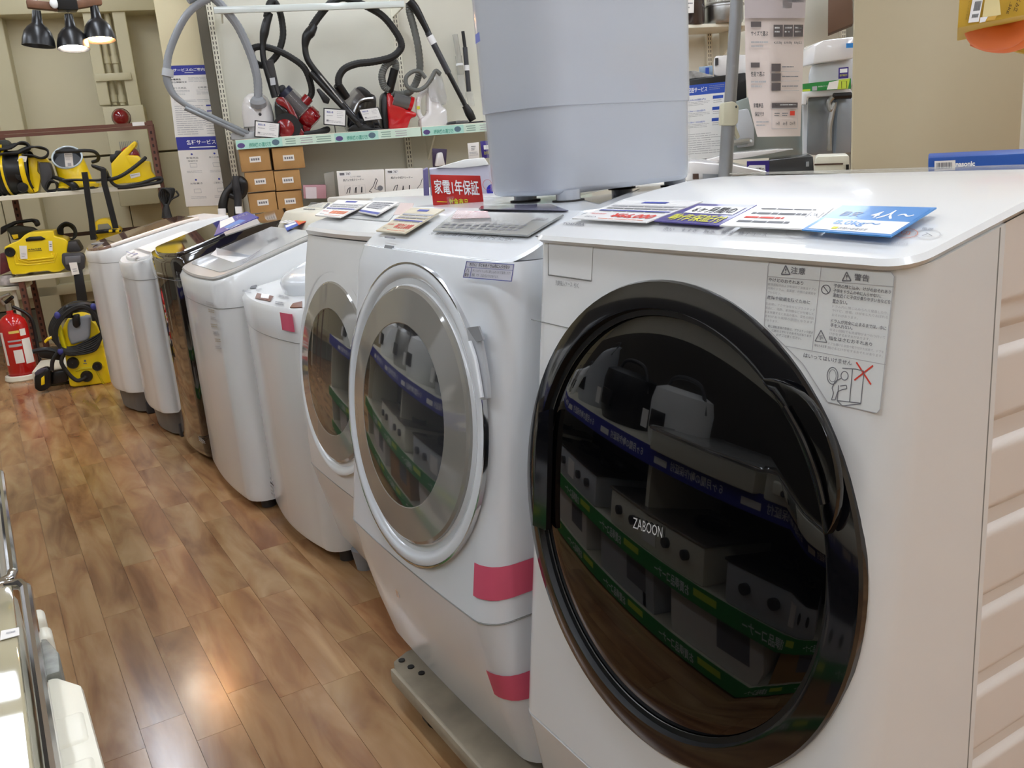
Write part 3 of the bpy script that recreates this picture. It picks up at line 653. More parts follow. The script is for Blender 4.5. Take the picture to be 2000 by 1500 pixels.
mb = MB(mat('dull_red_sheet_under_film', 'a8545c', .2, coat=.6, noise=.1)); S = Sheet([(892, 411), (952, 412), (958, 425), (880, 427)], top_plane(.674, .955, .47, .008)); S.slab(mb, None, .001); single('red_leaflet', mb, 'dull red leaflet under clear film beside the grey control panel', 'leaflet')
mb = MB(CLEAR); S = Sheet([(866, 412), (1060, 416), (1020, 440), (830, 432)], top_plane(.674, .955, .47, .012)); S.slab(mb, None, .001); single('clear_film', mb, 'clear plastic film over the grey control panel', 'plastic film')
# dolly under it
TD = thing('dolly', 'grey worn platform dolly with casters under the second machine', 'dolly', (.95, 1.4, 0))
DM = mat('worn_dolly_board', '8f8472', .8, noise=.25, nscale=12, bump=.3)
mb = MB(DM); mb.prism([V(p) for p in ((.567, 1.08, .052), (.567, 1.56, .052), (.58, 1.60, .052), (.62, 1.62, .052), (1.26, 1.62, .052), (1.26, 1.08, .052))], (0, 0, .026), bev=.004); part('platform', mb, TD)
mb = MB(mat('dolly_edge_band', 'a39884', .7, noise=.2)); mb.box(.561, .571, 1.08, 1.575, .048, .080, bev=.004); part('edge_band', mb, TD)
for dx, dy in ((.595, 1.59), (.60, 1.555), (.608, 1.52)):
    mb = MB(BLACK_RUB); mb.cyl((dx, dy, .0775), (dx, dy, .0805), .007, n=12); part('bolt_hole', mb, TD)
for (x, y) in ((.60, 1.45), (.60, 1.15), (1.2, 1.5), (1.2, 1.15)):
    mb = MB(STEEL); mb.box(x - .015, x + .02, y - .016, y + .016, .03, .052, bev=.003); k = part('caster_fork', mb, TD)
    mb = MB(BLACK_RUB); mb.cyl((x, y - .012, .025), (x, y + .012, .025), .025, n=24); part('caster_wheel', mb, k)
for x in (.7, 1.22):
    for y in (1.17, 1.59): mb = MB(DGREY); mb.cyl((x, y, .0785), (x, y, .105), .03, n=14); part('foot', mb, T6)
# ---- third: white front loader behind it
yc = 1.985
T5 = thing('drum_washing_machine', 'white front loader third from the camera, grey door half hidden by its neighbour', 'washing machine', (1.0, yc, 0))
pf1 = [(.055, .74), (.12, .70), (.25, .668), (.34, .648), (.42, .648), (.56, .662), (.72, .682), (.85, .703), (.935, .722)]
def x1(z):
    for (a, xa), (b, xb_) in zip(pf1, pf1[1:]):
        if z <= b: return xa + (xb_ - xa) * max(0, z - a) / (b - a)
    return pf1[-1][1]
mb = MB(WHITE); mb.rowloft(yc, [rows(x1(z), 1.32, .268, .035, bow=.006, z=z) for z in (.055, .12, .2, .28, .337)]); part('lower_panel', mb, T5, angle=50)
mb = MB(WHITE); mb.rowloft(yc, [rows(x1(z), 1.32, .268, .035, bow=.006, z=z) for z in (.34, .42, .5, .6, .72, .85, .935)]); part('front_body', mb, T5, angle=50)
def z1f(x): return .958 + (x - .73) * .26 if x < .93 else 1.01 - (x - .93) * .06
lv = [rows(.722, 1.33, .268, .035, bow=.006, xs=(.8, .93, 1.1), z=.938), rows(.718, 1.33, .270, .035, bow=.006, xs=(.8, .93, 1.1), z=lambda x: z1f(x) - .006), rows(.724, 1.33, .266, .035, bow=.006, xs=(.8, .93, 1.1), z=z1f)]
mb = MB(WHITE); mb.rowloft(yc, lv); part('top_panel', mb, T5, angle=50)
LN1 = math.radians(8); c1, n1, u1 = door_frame(x1(.62), .62, LN1, 2.0, .005)
ring_at(c1, n1, [(.262, -.012), (.2615, .002), (.25, .004), (.242, .000), (.236, -.010), (.232, -.012), (.229, .0)], WHITE, 'door_ring', T5, ang=40)
ring_at(c1, n1, [(.2295, -.002), (.2285, .004), (.223, .0075), (.161, .0135), (.1595, .0125), (.159, -.004)], GREYG, 'glass_rim', T5, 'taupe grey glass rim', ang=25)
mb = MB(_M['drum_steel_inside']); mb.lathe([(.1595, -.004), (.156, -.05), (.14, -.07), (.13, -.16), (.1, -.175), (.001, -.18)], c1, n1, n=64); part('drum', mb, T5)
mb = MB(GLASS_D); mb.lathe([(.1595, .013)] + [(.1595 * (1 - k/10) + .0005, .013 + .006*(1 - (1 - k/10)**2)) for k in range(1, 11)], c1, n1, n=72, e1=(0, 1, 0), sq=.945); part('bowl_glass', mb, T5, 'dark bowl-shaped door glass', angle=80)
mb = MB(SEAM); zz = .3385; r_ = rows(x1(zz) - .0004, 1.30, .2686, .035, bow=.006, z=zz); seam_line(mb, [V((x, yc + h, z)) for x, h, z in reversed(r_)] + [V((x, yc - h, z)) for x, h, z in r_], .001); part('body_seam', mb, T5)
mb = MB(CHROME); S = Sheet([(643, 955), (647, 957), (653, 975), (649, 974)], plane((x1(.25), 0, .25), (-1, 0, 0)), .004); S.slab(mb, None, .002); part('small_vent', mb, T5)
for sx, sy in ((.76, 1.78), (.76, 2.22), (1.27, 1.78), (1.27, 2.22)):
    mb = MB(GREY); mb.cyl((sx, sy, 0), (sx, sy, .06), .026, n=16, r2=.036); part('foot', mb, T5)
PT1 = top_plane(.73, .958, .26, .002)
mb = MB(mat('pale_grey_control_strip', 'd2d4d4', .2, coat=.4, noise=.02)); S = Sheet([(690, 392), (790, 395), (758, 432), (650, 423)], PT1); S.slab(mb, None, .001)
S.dashes(mb, .1, .7, .95, .9, 2, INK_G, 9, .4); part('control_panel', mb, T5)
card_on(PT1, [(660, 390), (728, 392), (664, 424), (615, 420)], 'price_card', 'price card at the far end of the third front loader top', 'price card', d_price(''), PAPER, .003, .010)
def d_info(S, mb):
    S.rect(mb, .0, .82, 1, .96, INK_B); S.rect(mb, .08, .08, .8, .6, INK_P); S.dashes(mb, .12, .12, .9, .7, 4, INK_G, 8)
card_on(PT1, [(728, 392), (780, 394), (735, 420), (700, 413)], 'spec_card', 'white specification card with a blue foot on the third front loader', 'sign', d_info, PAPER, .003, .008)
mb = MB(mat('folded_pink_white_leaflet', 'f4dcdc', .15, coat=.6, noise=.05)); S = Sheet([(782, 396), (808, 397), (800, 420), (768, 419)], top_plane(.73, .96, .5, .02)); S.slab(mb, None, .001); single('leaflet', mb, 'shiny pinkish leaflet curling up between the two front loaders', 'leaflet')
# ---- top loaders
def top_loader(T, yc, w_, xf, xb, r, bow, zb, zc, zt, body_m, collar_m, lid_m, lid_x=(.03, .35), feet=True, brim=.004):
    xs = (xf + .12, xf + .2, xf + .3, xf + .42)
    mb = MB(body_m); mb.rowloft(yc, [rows(xf + .006, xb, w_, r, bow, z=zb), rows(xf, xb, w_, r, bow, z=zb + .02), rows(xf, xb, w_, r, bow, z=zc - .002)]); part('body', mb, T, angle=50)
    lv = [rows(xf - brim*.2, xb, w_, r, bow, xs=xs, z=zc), rows(xf - brim, xb, w_ + brim*.3, r, bow, xs=xs, z=lambda x: zt(x) - .012), rows(xf + .006, xb, w_ - .006, r - .006, bow, xs=xs, z=zt)]
    mb = MB(collar_m); mb.rowloft(yc, lv); part('collar', mb, T, angle=50)
    mb = MB(SEAM); r_ = rows(xf - .0005, xb, w_ + .0005, r, bow, z=zc - .001); seam_line(mb, [V((x, yc + h, z)) for x, h, z in reversed(r_)] + [V((x, yc - h, z)) for x, h, z in r_], .001); part('body_seam', mb, T)
    if lid_m:
        a, b = xf + lid_x[0] - bow, xf + lid_x[1]; xs2 = [a + (b - a) * k / 5 for k in range(1, 5)]
        lv = [rows(a + bow, b, w_ - .025, max(r - .012, .01), bow, xs=xs2, z=lambda x: zt(x) + .0005), rows(a + bow, b, w_ - .025, max(r - .012, .01), bow, xs=xs2, z=lambda x: zt(x) + .010), rows(a + bow + .003, b, w_ - .028, max(r - .014, .01), bow, xs=xs2, z=lambda x: zt(x) + .013)]
        mb = MB(lid_m); mb.rowloft(yc, lv); lid = part('lid', mb, T, angle=50)
    if feet:
        for sx, sy in ((xf + .07, yc - w_ + .05), (xf + .07, yc + w_ - .05), (xb - .07, yc - w_ + .05), (xb - .07, yc + w_ - .05)):
            mb = MB(DGREY); mb.cyl((sx, sy, 0), (sx, sy, zb + .004), .024, n=14); part('foot', mb, T)
WT = MB(WHITE)
# small low top loader
yc = 2.545
T = thing('top_load_washing_machine', 'lowest white top loader with a domed lid and a pink tape', 'washing machine', (.95, yc, 0))
zt = lambda x: .742 + (x - .675) * .16 if x < .93 else .783
top_loader(T, yc, .283, .672, 1.22, .055, .022, .045, .652, zt, WHITE, WHITE, None)
mb = MB(WHITE_COOL)
for k, (rx, hh) in enumerate(((.19, 0), (.19, .02))): pass
cx = .93; R = []
mb.lathe([(.2, -.02), (.205, .02), (.197, .033), (.16, .05), (.08, .064), (.001, .068)], (cx, yc - .02, zt(cx) + .0), (-.12, 0, 1), n=56, sq=.98); part('domed_lid', mb, T, angle=60)
mb = MB(WHITE)
for dy in (-.05, .03): mb.tube([(cx - .15, yc + dy, zt(cx - .15) + .05), (cx - .05, yc + dy, zt(cx) + .066), (cx + .1, yc + dy, zt(cx) + .075)], .005, n=8)
part('lid_ribs', mb, T)
PTm = top_plane(.675, .742, .16, .003)
S = Sheet([(472, 566), (560, 520), (600, 575), (590, 596)], PTm); mb = MB(INK)
for q, m_ in (([(502, 572), (534, 578), (528, 588), (498, 582)], mat('copper_dial_plate', '8a4a30', .2, metal=.3, noise=.4, nscale=40)), ([(572, 592), (590, 588), (590, 600), (566, 600)], _M['copper_dial_plate']), ([(491, 558), (501, 556), (500, 562), (488, 563)], INK_G)):
    Sq = Sheet(q, PTm); mk = MB(m_); Sq.slab(mk, m_, .0015); part('dial_plate', mk, T)
for q in ([(474, 566), (492, 568), (490, 573), (472, 570)], [(508, 545), (518, 546), (516, 549), (506, 548)], [(545, 576), (566, 580), (564, 584), (543, 580)], [(538, 588), (556, 591), (553, 599), (536, 594)], [(500, 566), (512, 562), (512, 566), (500, 569)]):
    Sq = Sheet(q, PTm, .0005); Sq.dashes(mb, 0, 0, 1, 1, 2, INK_G, 5)
part('control_print', mb, T, kind='stuff')
mb = MB(INK_W); Sq = Sheet([(511, 573), (526, 575), (524, 583), (509, 581)], PTm, .001); Sq.slab(mb, INK_W, .001); part('dial_light', mb, T)
mb = MB(PINK); zt0, zt1 = PX(.68)(575, 612).z, PX(.68)(578, 646).z; vs = []
for x, h, z in rows(.672, 1.0, .283, .055, .022):
    if .18 < h < .262 and x < .72:
        for z in (zt0, zt1): vs.append(V((x - .0078, yc - h - .004, z)))
mb.add(vs, [(2*i, 2*i+1, 2*i+3, 2*i+2) for i in range(len(vs)//2 - 1)]); part('tape', mb, T, 'strip of pink tape')
mb = MB(INK_P); S = Sheet([(527, 932), (548, 950), (550, 990), (530, 968)], PX(.668)); S.dashes(mb, 0, 0, 1, 1, 5, INK_P, 2, .5); S.rect(mb, 0, .25, 1, .32, mat('brown_ink', '6a4a3a', .6, noise=.05)); part('rating_label', mb, T)
# big white top loader with clear lid
yc = 3.135
T = thing('top_load_washing_machine', 'tall white top loader with a clear lid, in front of the black one', 'washing machine', (.95, yc, 0))
zt = lambda x: .775 + (x - .607) * .30 if x < .96 else .881 + (x - .96) * .14
top_loader(T, yc, .293, .607, 1.19, .065, .012, .035, .692, zt, WHITE, WHITE, None)
pt = top_plane(.607, .775, .30)
lx0, lx1 = .615, .97
mb = MB(mat('warm_grey_lid_rim', 'b8b4ae', .3, noise=.03)); mb.rowloft(yc, [rows(lx0, lx1, .276, .06, .012, xs=(.7, .8, .9), z=lambda x: zt(x) + .001), rows(lx0 - .003, lx1, .279, .06, .012, xs=(.7, .8, .9), z=lambda x: zt(x) + .007), rows(lx0, lx1, .276, .06, .012, xs=(.7, .8, .9), z=lambda x: zt(x) + .012)]); part('lid_frame', mb, T, angle=50)
mb = MB(mat('glossy_white_lid_glass', 'dcdcda', .12, coat=.3, noise=.05, nscale=6)); mb.rowloft(yc, [rows(lx0 + .03, lx1 - .01, .253, .05, .0, xs=(.7, .8, .9), z=lambda x: zt(x) + .0125), rows(lx0 + .03, lx1 - .01, .253, .05, .0, xs=(.7, .8, .9), z=lambda x: zt(x) + .0145)]); part('lid_glass', mb, T)
mb = MB(GREY_L); S = Sheet([(412, 497), (424, 485), (490, 500), (455, 512)], top_plane(.607, .775, .30, .0155)); S.slab(mb, INK_W, .001); S = Sheet([(422, 484), (490, 499), (485, 502), (424, 498)], top_plane(.607, .775, .30, .016)); S.slab(mb, GREY_L, .001); part('lid_grip', mb, T)
mb = MB(INK); S = Sheet([(456, 511), (500, 480), (518, 487), (478, 515)], top_plane(.607, .775, .30, .0165)); S.dashes(mb, .1, .6, .9, .9, 2, INK_P, 3)
S = Sheet([(520, 470), (540, 462), (545, 466), (524, 475)], top_plane(.607, .775, .30, .0165)); S.text(mb, '洗濯乾燥', 0, 0, 1, 1, INK_G)
part('lid_print', mb, T)
mb = MB(INK_P); S = Sheet([(398, 585), (417, 590), (438, 690), (419, 690)], PX(.5995)); 
for i in range(7): S.dashes(mb, .2 + .06*(i % 3), .02 + i*.14, .9, .1 + i*.14, 2, [INK_P, mat('scuffed_glue', 'b5aa98', .8, noise=.2)][i % 2], i + 3, .5)
part('torn_label', mb, T, 'torn sticker residue on the front')
S = Sheet([(435, 905), (455, 925), (455, 940), (436, 920)], PX(.602)); mb = MB(INK_P); S.dashes(mb, 0, 0, 1, 1, 4, INK_P, 6); part('rating_label', mb, T)
# rear console of it, standing up
mb = MB(CREAM_PL); a0 = zt(1.0)
mb.prism([V((.99, yc - .28, a0)), V((1.03, yc - .28, a0 + .06)), V((1.19, yc - .28, a0 + .08)), V((1.19, yc - .28, a0))], (0, .56, 0), bev=.008); part('rear_console', mb, T)
mb = MB(INK); S = Sheet([(618, 392), (648, 393), (640, 400), (610, 399)], PX(1.03)); 
con = plane((1.03, 0, a0 + .06), (-.16, 0, 1)); 
S = Sheet([(605, 392), (650, 393), (630, 412), (590, 411)], plane((1.03, 0, a0 + .0615), (-.125, 0, 1))); S.dashes(mb, .1, .2, .8, .7, 4, INK_P, 4, .3); S.rect(mb, .86, .2, .97, .7, INK_G); S.dashes(mb, 0, .8, .8, .95, 1, INK_G, 9); part('console_print', mb, T)
ptm = top_plane(.607, .775, .30, .0)
def d_shop(S, mb): S.rect(mb, .0, .55, 1, 1, BLUE2); S.text(mb, 'サイズ', .1, .1, .9, .45, INK_G)
card_on(ptm, [(545, 434), (575, 425), (600, 428), (573, 438)], 'info_card', 'white leaflet on the tall white top loader lid', 'leaflet', lambda S, mb: S.dashes(mb, .1, .1, .9, .9, 3, INK_P, 3), PAPER, .001, .02)
card_on(ptm, [(555, 440), (578, 433), (583, 439), (560, 450)], 'capacity_card', 'small blue and white card on the tall white top loader', 'sign', lambda S, mb: S.rect(mb, .05, .1, .95, .5, INK_W), BLUE2, .0015, .022)
card_on(ptm, [(575, 430), (598, 423), (600, 431), (583, 439)], 'red_card', 'small orange red card on the tall white top loader', 'sign', lambda S, mb: S.text(mb, '特価', .2, .2, .8, .8, INK_Y), mat('orange_red_print', 'e2502c', .4, noise=.05), .0015, .021)
# black glossy top loader
yc = 3.705
T = thing('top_load_washing_machine', 'gloss black top loader between white ones', 'washing machine', (.95, yc, 0))
BG = mat('dark_bronze_gloss_enamel', '241e1a', .05, coat=.8, spec=.7, noise=.1)
zt = lambda x: .812 + (x - .597) * .29 if x < .90 else .90 + (x - .9) * .12
top_loader(T, yc, .262, .600, 1.2, .05, .02, .04, .735, zt, BG, BG, mat('smoked_lid_glass', '2c211c', .04, coat=1.0, noise=.1), (.02, .3))
mb = MB(CHROME); seam_line(mb, [V((x, yc - .247, zt(x) + .013)) for x in (.65, .72, .8, .9)], .003, CHROME); part('lid_trim', mb, T)
mb = MB(INK_P); S = Sheet([(385, 850), (400, 862), (402, 872), (387, 860)], PX(.5955)); S.dashes(mb, 0, 0, 1, 1, 3, INK_P, 3); part('rating_label', mb, T)
# indigo leaflet board on it
bl = plane((.85, 0, .93), (-.36, 0, 1))
def d_ser(S, mb):
    S.poly(mb, [(.0, .05), (.45, .0), (.5, .5), (.1, .62)], PAPER); S.poly(mb, [(.2, .66), (.62, .5), (.75, .8), (.35, .98)], mat('leaflet_blue', '4f86d0', .4, noise=.1)); S.poly(mb, [(.25, .85), (.5, .78), (.6, .95), (.36, .99)], PAPER)
    S.text(mb, 'サービス', .55, .12, .95, .34, INK_P, .0008, .02)
t = card_on(bl, [(430, 431), (482, 413), (505, 424), (418, 460)], 'service_board', 'indigo board with white and blue leaflets on the black top loader', 'sign', d_ser, BLUE, .004, .02)
mb = MB(mat('grey_leaflet_stack', 'b4b0ae', .35, noise=.08)); S = Sheet([(497, 418), (508, 436), (440, 459), (436, 452)], bl, .018); S.slab(mb, None, .004); single('leaflet', mb, 'long grey leaflet beside the indigo board on the black top loader', 'leaflet')
# white top loader with recessed front
yc = 4.215
T = thing('top_load_washing_machine', 'narrow white top loader with a dark plinth, right beside the black one', 'washing machine', (.9, yc, 0))
zt = lambda x: .768 + (x - .535) * .25 if x < .85 else .847 + (x - .85) * .1
top_loader(T, yc, .243, .54, 1.1, .07, .02, .115, .70, zt, WHITE, WHITE, WHITE_PL, (.03, .3), feet=False)
mb = MB(mat('dark_plinth', '6b6763', .5, noise=.1)); mb.rowloft(yc, [rows(.575, 1.08, .23, .07, .02, z=.012), rows(.565, 1.09, .24, .07, .02, z=.114)]); part('plinth', mb, T)
mb = MB(DGREY); mb.box(.60, .65, yc - .236, yc - .18, .0, .06, bev=.006); part('foot', mb, T); mb = MB(DGREY); mb.box(.60, .65, yc + .18, yc + .236, .0, .06, bev=.006); part('foot', mb, T)
mb = MB(INK_P); S = Sheet([(248, 498), (262, 491), (285, 505), (272, 511)], top_plane(.54, .768, .25, .0145)); S.dashes(mb, 0, 0, 1, 1, 4, INK_P, 3, .4); S.line(mb, [(.4, -.3), (.6, .2), (1, .3)], .06, INK_B); part('lid_print', mb, T)
# bronze-lidded far machine
yc = 4.78
T = thing('top_load_washing_machine', 'white top loader with a copper brown lid, farthest of the row', 'washing machine', (.9, yc, 0))
zt = lambda x: .80 + (x - .476) * .22 if x < .89 else .891 + (x - .89) * .08
COPPER = mat('copper_brown_lid_glass', '8b6a5a', .05, coat=1.0, noise=.08)
top_loader(T, yc, .27, .472, 1.08, .09, .03, .115, .745, zt, WHITE, WHITE, COPPER, (.01, .47), feet=False)
mb = MB(_M['dark_plinth']); mb.rowloft(yc, [rows(.51, 1.06, .25, .08, .03, z=.012), rows(.50, 1.07, .262, .08, .03, z=.114)]); part('plinth', mb, T)
mb = MB(DGREY); mb.box(.55, .60, yc - .262, yc - .2, .0, .06, bev=.006); part('foot', mb, T); mb = MB(DGREY); mb.box(.55, .60, yc + .2, yc + .262, .0, .06, bev=.006); part('foot', mb, T)
mb = MB(mat('warm_white_trim', 'eadfd6', .25, noise=.02)); seam_line(mb, [V((x, yc - .255, zt(x) + .010)) for x in (.53, .62, .72, .84, .94)], .009, _M['warm_white_trim'], 10); part('lid_trim', mb, T)
mb = MB(GREY); mb.cyl((.505, yc + .02, zt(.505) + .013), (.505, yc + .02, zt(.505) + .020), .03, n=20); part('lid_button', mb, T)
# ============================================================ SHELF WALL WITH THE VACUUM CLEANERS
def c3(x, y): return (400 + x / 3.5714, y / 3.5714)
def pbox(mb, pl, q, depth, m=None, bev=0, seg=2, n=None): return mb.prism([pl(*p) for p in q], -(n or pl.n) * depth, m, bev, seg)
def R4(x0, y0, x1, y1): return [(x0, y0), (x1, y0), (x1, y1), (x0, y1)]
def sS(p): return (p - WO).dot(WD)
SH = thing('wall_shelving', 'white slotted wall shelving with vacuum cleaners on its shelf', 'shelving', wpt(1.5, .2, 0))
s_l = sS(PW(.4)(450, 285)); pitch = 1.2
mb = MB(PANELW)
bks = [s_l + pitch * i for i in range(5)]
for i in range(4):
    mb = MB(PANELW)
    wbox(mb, bks[i] + .002, bks[i+1] - .002, .40, .42, .06, 2.75, bev=.002, seg=1); part('back_panel', mb, SH)
for i, s in enumerate(bks):
    mb = MB(SHELFW); wbox(mb, s - .022, s + .022, .365, .40, .05, 2.78, bev=.003, seg=1); u_ = part('upright', mb, SH)
    mb = MB(mat('slot_shadow', '4a463a', .8, noise=.05))
    z = .75
    while z < 2.45:
        for ds in (-.009, .009): wbox(mb, s + ds - .0028, s + ds + .0028, .3642, .366, z, z + .019)
        z += .03
    k = part('slots', mb, u_, kind='stuff')
mb = MB(mat('dark_shelf_end', '5e584a', .6, noise=.08)); wbox(mb, s_l - .085, s_l - .024, .36, .42, 0, 2.78); part('end_panel', mb, SH)
ZS = 1.305; sf0 = sS(PW(0)(459, 280)); sf1 = sf0 + 1.2
for i in range(2):
    a, b = sf0 + 1.2*i, sf0 + 1.2*(i+1)
    mb = MB(SHELFW); wbox(mb, a + .003, b - .003, 0, .40, 1.287, ZS, bev=.003, seg=1); wbox(mb, a + .003, b - .003, 0, .012, 1.247, 1.287); bd = part('shelf_board', mb, SH)
    mb = MB(MINT); f = lambda u, v, h=0.0: wpt(a + .005 + (b - a - .01) * u, -.002 - h, ZS - .004 - .056 * v)
    def rc(u0, v0, u1, v1, m, h): mb.add([f(u0, v0, h), f(u1, v0, h), f(u1, v1, h), f(u0, v1, h)], [(0, 1, 2, 3)], m)
    rc(0, 0, 1, 1, MINT_L, 0)
    for k in range(2):
        o = k * .52; rc(o + .0, 0, o + .24, 1, MINT, .0006)
        vs, fs = glyphs('掃除機の選び方', .02); mb.add([f(o + .065 + .115*x, .38 + .5*y, .0012) for x, y in vs], fs, mat('teal_ink', '3f9e88', .5, noise=.03))
        mb.add([f(o + .02 + .02*math.cos(t*PI/6) + .005, .6 + .36*math.sin(t*PI/6)*.8, .0012) for t in range(12)], [list(range(12))], mat('violet_ink', '5b4a86', .5, noise=.05))
        mb.add([f(o + .205 + .02*math.cos(t*PI/6), .5 + .33*math.sin(t*PI/6), .0012) for t in range(12)], [list(range(12))], mat('slate_ink', '5a7484', .5, noise=.05))
        for (u0, u1) in ((.255, .31), (.335, .40), (.42, .50)):
            if o + u1 > .995: continue
            for r in range(3): rc(o + u0 + .005*(r % 2), .2 + .25*r, min(o + u1, .99), .3 + .25*r, mat('sage_ink', '8aa898', .5, noise=.05) if u0 != .335 else INK_P, .0012)
    part('shelf_edge_print', mb, SH, 'mint green printed price rail')
# brackets and lower board
zl2 = PW(.05)(500, 421).z
for a, b in ((sf0, sf0 + 1.2), (sf0 + 1.2, sf0 + 2.4)):
    mb = MB(SHELFW); wbox(mb, a + .003, b - .003, -.02, .40, zl2 - .03, zl2, bev=.003, seg=1); part('shelf_board', mb, SH)
mb = MB(SHELFW); A = wpt(sf0 + 1.24, .36, 1.245)
mb.prism([wpt(sf0 + 1.3, .38, 1.245), wpt(sf0 + 1.3, .08, 1.245), wpt(sf0 + 1.3, .36, 1.09)], WD * .012); part('shelf_bracket', mb, SH)
# bright metal hanging bar over the vacuums
A, B = PW(0)(417, 19), PW(0)(790, 8); zz = (A.z + B.z)/2
t = thing('hanging_bar', 'bright metal bar across the top of the vacuum display', 'bar', (A + B) / 2)
mb = MB(mat('bright_bar_enamel', 'dfe6e2', .15, coat=.5, noise=.02)); sa, sb = sS(A), sS(B); wbox(mb, sa, sb, -.0, .03, zz - .02, zz + .02, bev=.005); part('bar', mb, t)
for s in (sa + .04, sb - .02):
    mb = MB(SHELFW); wbox(mb, s, s + .012, .02, .365, zz - .025, zz + .03, bev=.002, seg=1); part('arm', mb, t)
# ---------------- vacuum cleaners (hoses follow their hanging curves at a given depth)
def hose(pts, d, r, m=BLACK_RUB, ridge=.035, sub=10, n=10):
    mb = MB(m); pl = [PW(q) for q in (d if isinstance(d, (list, tuple)) else [d]*len(pts))]
    mb.tube([pl[i](*c3(*p)) for i, p in enumerate(pts)], r, n=n, sub=sub, ridge=ridge); return mb
def slabW(mb, d, pts, th, m=None, bev=.01, smooth=True, seg=2):
    P = [c3(*p) for p in pts]
    if smooth: P = [(q.x, q.y) for q in smooth_path([V((x, y, 0)) for x, y in P], 3, True)]
    pl = PW(d); return mb.prism([pl(*p) for p in P], WN * th, m, bev, seg)
# white canister with the grey hose
p0 = PW(.16)(*c3(370, 930)); t = thing('canister_vacuum', 'glossy white canister vacuum with a grey hose at the left end of the shelf', 'vacuum cleaner', (p0.x, p0.y, ZS))
WV = mat('glossy_white_shell', 'e6e2e0', .12, coat=.6, noise=.03)
mb = MB(WV); c_ = PW(.2)(*c3(368, 790)); R_ = 2*0+.0
rw = (PW(.2)(*c3(478, 790)) - PW(.2)(*c3(255, 790))).length / 2; rh = (c_.z - ZS)
rings = []
for z, kx in ((0, .82), (.02, .95), (.08, 1.0), (.14, 1.0), (.20, .93), (.245, .76), (.27, .5), (.278, .2)):
    zz_ = ZS + .012 + z; rings.append([V((c_.x, c_.y, zz_)) + WD*(rw*kx*math.cos(k*PI/14)) + WN*(.15*kx*math.sin(k*PI/14)) for k in range(28)])
mb.loft(rings); part('shell', mb, t, angle=60)
mb = MB(GREY); cc = PW(.05)(*c3(370, 700)); mb.lathe([(.05, .0), (.05, .03), (.035, .05)], cc + V((0, 0, -.03)), (-WN.x*.5, -WN.y*.5, .8), n=24, cap=True); part('hose_socket', mb, t)
mb = MB(DGREY); q = PW(.052)(*c3(385, 797)); mb.ell(q, .010, .01, .010, X=WD, Y=WN); part('button', mb, t)
mb = MB(SEAM); wbox(mb, sS(c_) - rw, sS(c_) + rw, .055, .33, ZS + .075, ZS + .077); part('shell_seam', mb, t)
mb = MB(BLACK_RUB); w0 = PW(.12)(*c3(335, 905)); mb.cyl(w0 - WN*.02, w0 + WN*.0, .03); mb.cyl(w0 - WN*.02 + WD*.14, w0 + WD*.14, .03); part('wheels', mb, t)
part('hose', hose([(370, 710), (372, 660), (365, 540), (320, 380), (240, 200), (160, 90), (60, -15), (-30, -35), (-120, 0)], [.05, .05, .05, .05, .05, .04, .03, .02, .0], .026, mat('grey_ribbed_hose', '8d8f93', .45, noise=.08)), t)
def c1(x, y): return (x / 3.75, y / 3.75)
mb = MB(mat('grey_wand', '8f9296', .35, noise=.08)); PQ = [(1530, -10), (1440, 40), (1360, 120), (1290, 250), (1235, 400), (1222, 520), (1228, 600), (1270, 690), (1350, 760), (1450, 815)]
mb.tube([PW(-.02)(*c1(*p)) for p in PQ], [.022]*5 + [.024]*2 + [.02, .017, .016], n=12, sub=8, ridge=.03); part('hose_handle', mb, t)
mb = MB(GREY_L); q0, q1 = PW(-.02)(*c1(1232, 505)), PW(-.02)(*c1(1226, 560)); mb.cyl(q0, q1, .034); part('hose_collar', mb, t)
mb = MB(mat('grey_wand_tube', '83878b', .25, coat=.2, noise=.06)); mb.cyl(PW(-.02)(*c1(1440, 805)), PW(.04)(*c3(330, 945)), .016); part('wand', mb, t)
mb = MB(_M['grey_wand_tube']); mb.cyl(PW(-.05)(*c1(1355, 792)), PW(.01)(*c1(1790, 990)), .0135); mb.cyl(PW(-.05)(*c1(1355, 792)) , PW(-.05)(*c1(1363, 796)), .0155); part('wand', mb, t)
mb = MB(GREY_L); b0 = PW(.06)(*c3(205, 955)); wbox(mb, sS(b0) - .02, sS(b0) + .17, .02, .14, ZS, ZS + .045, bev=.012); part('floor_nozzle', mb, t)
# red black cyclone with looping black hose
p0 = PW(.16)(*c3(640, 930)); t = thing('canister_vacuum', 'red and black cyclone vacuum with a clear dust cup and looping black hose', 'vacuum cleaner', (p0.x, p0.y, ZS))
mb = MB(mat('black_body_gloss', '15171c', .15, coat=.5, noise=.1)); slabW(mb, .1, [(490, 700), (560, 690), (640, 790), (700, 880), (700, 942), (540, 942), (505, 850)], .2, bev=.02); part('body', mb, t)
mb = MB(REDP); slabW(mb, .07, [(495, 690), (540, 675), (590, 715), (640, 800), (665, 880), (700, 938), (655, 938), (620, 850), (570, 760), (510, 725)], .05, bev=.012); part('side_cowl', mb, t)
mb = MB(REDP); ax = (PW(.12)(*c3(735, 800)) - PW(.12)(*c3(590, 655))).normalized(); o_ = PW(.12)(*c3(575, 665)); L_ = (PW(.12)(*c3(745, 830)) - o_).length
mb = MB(mat('clear_dust_cup', '8a8482', .05, coat=1, alpha=.42, noise=.1)); mb.cyl(o_, o_ + ax*(L_*.72), .062, n=28); part('dust_cup', mb, t)
mb = MB(mat('navy_filter', '23263c', .3, noise=.1)); mb.cyl(o_ - ax*.03, o_ + ax*(L_*.68), .046, n=24); mb.cyl(o_ - ax*.035, o_ - ax*.0, .056); part('filter', mb, t)
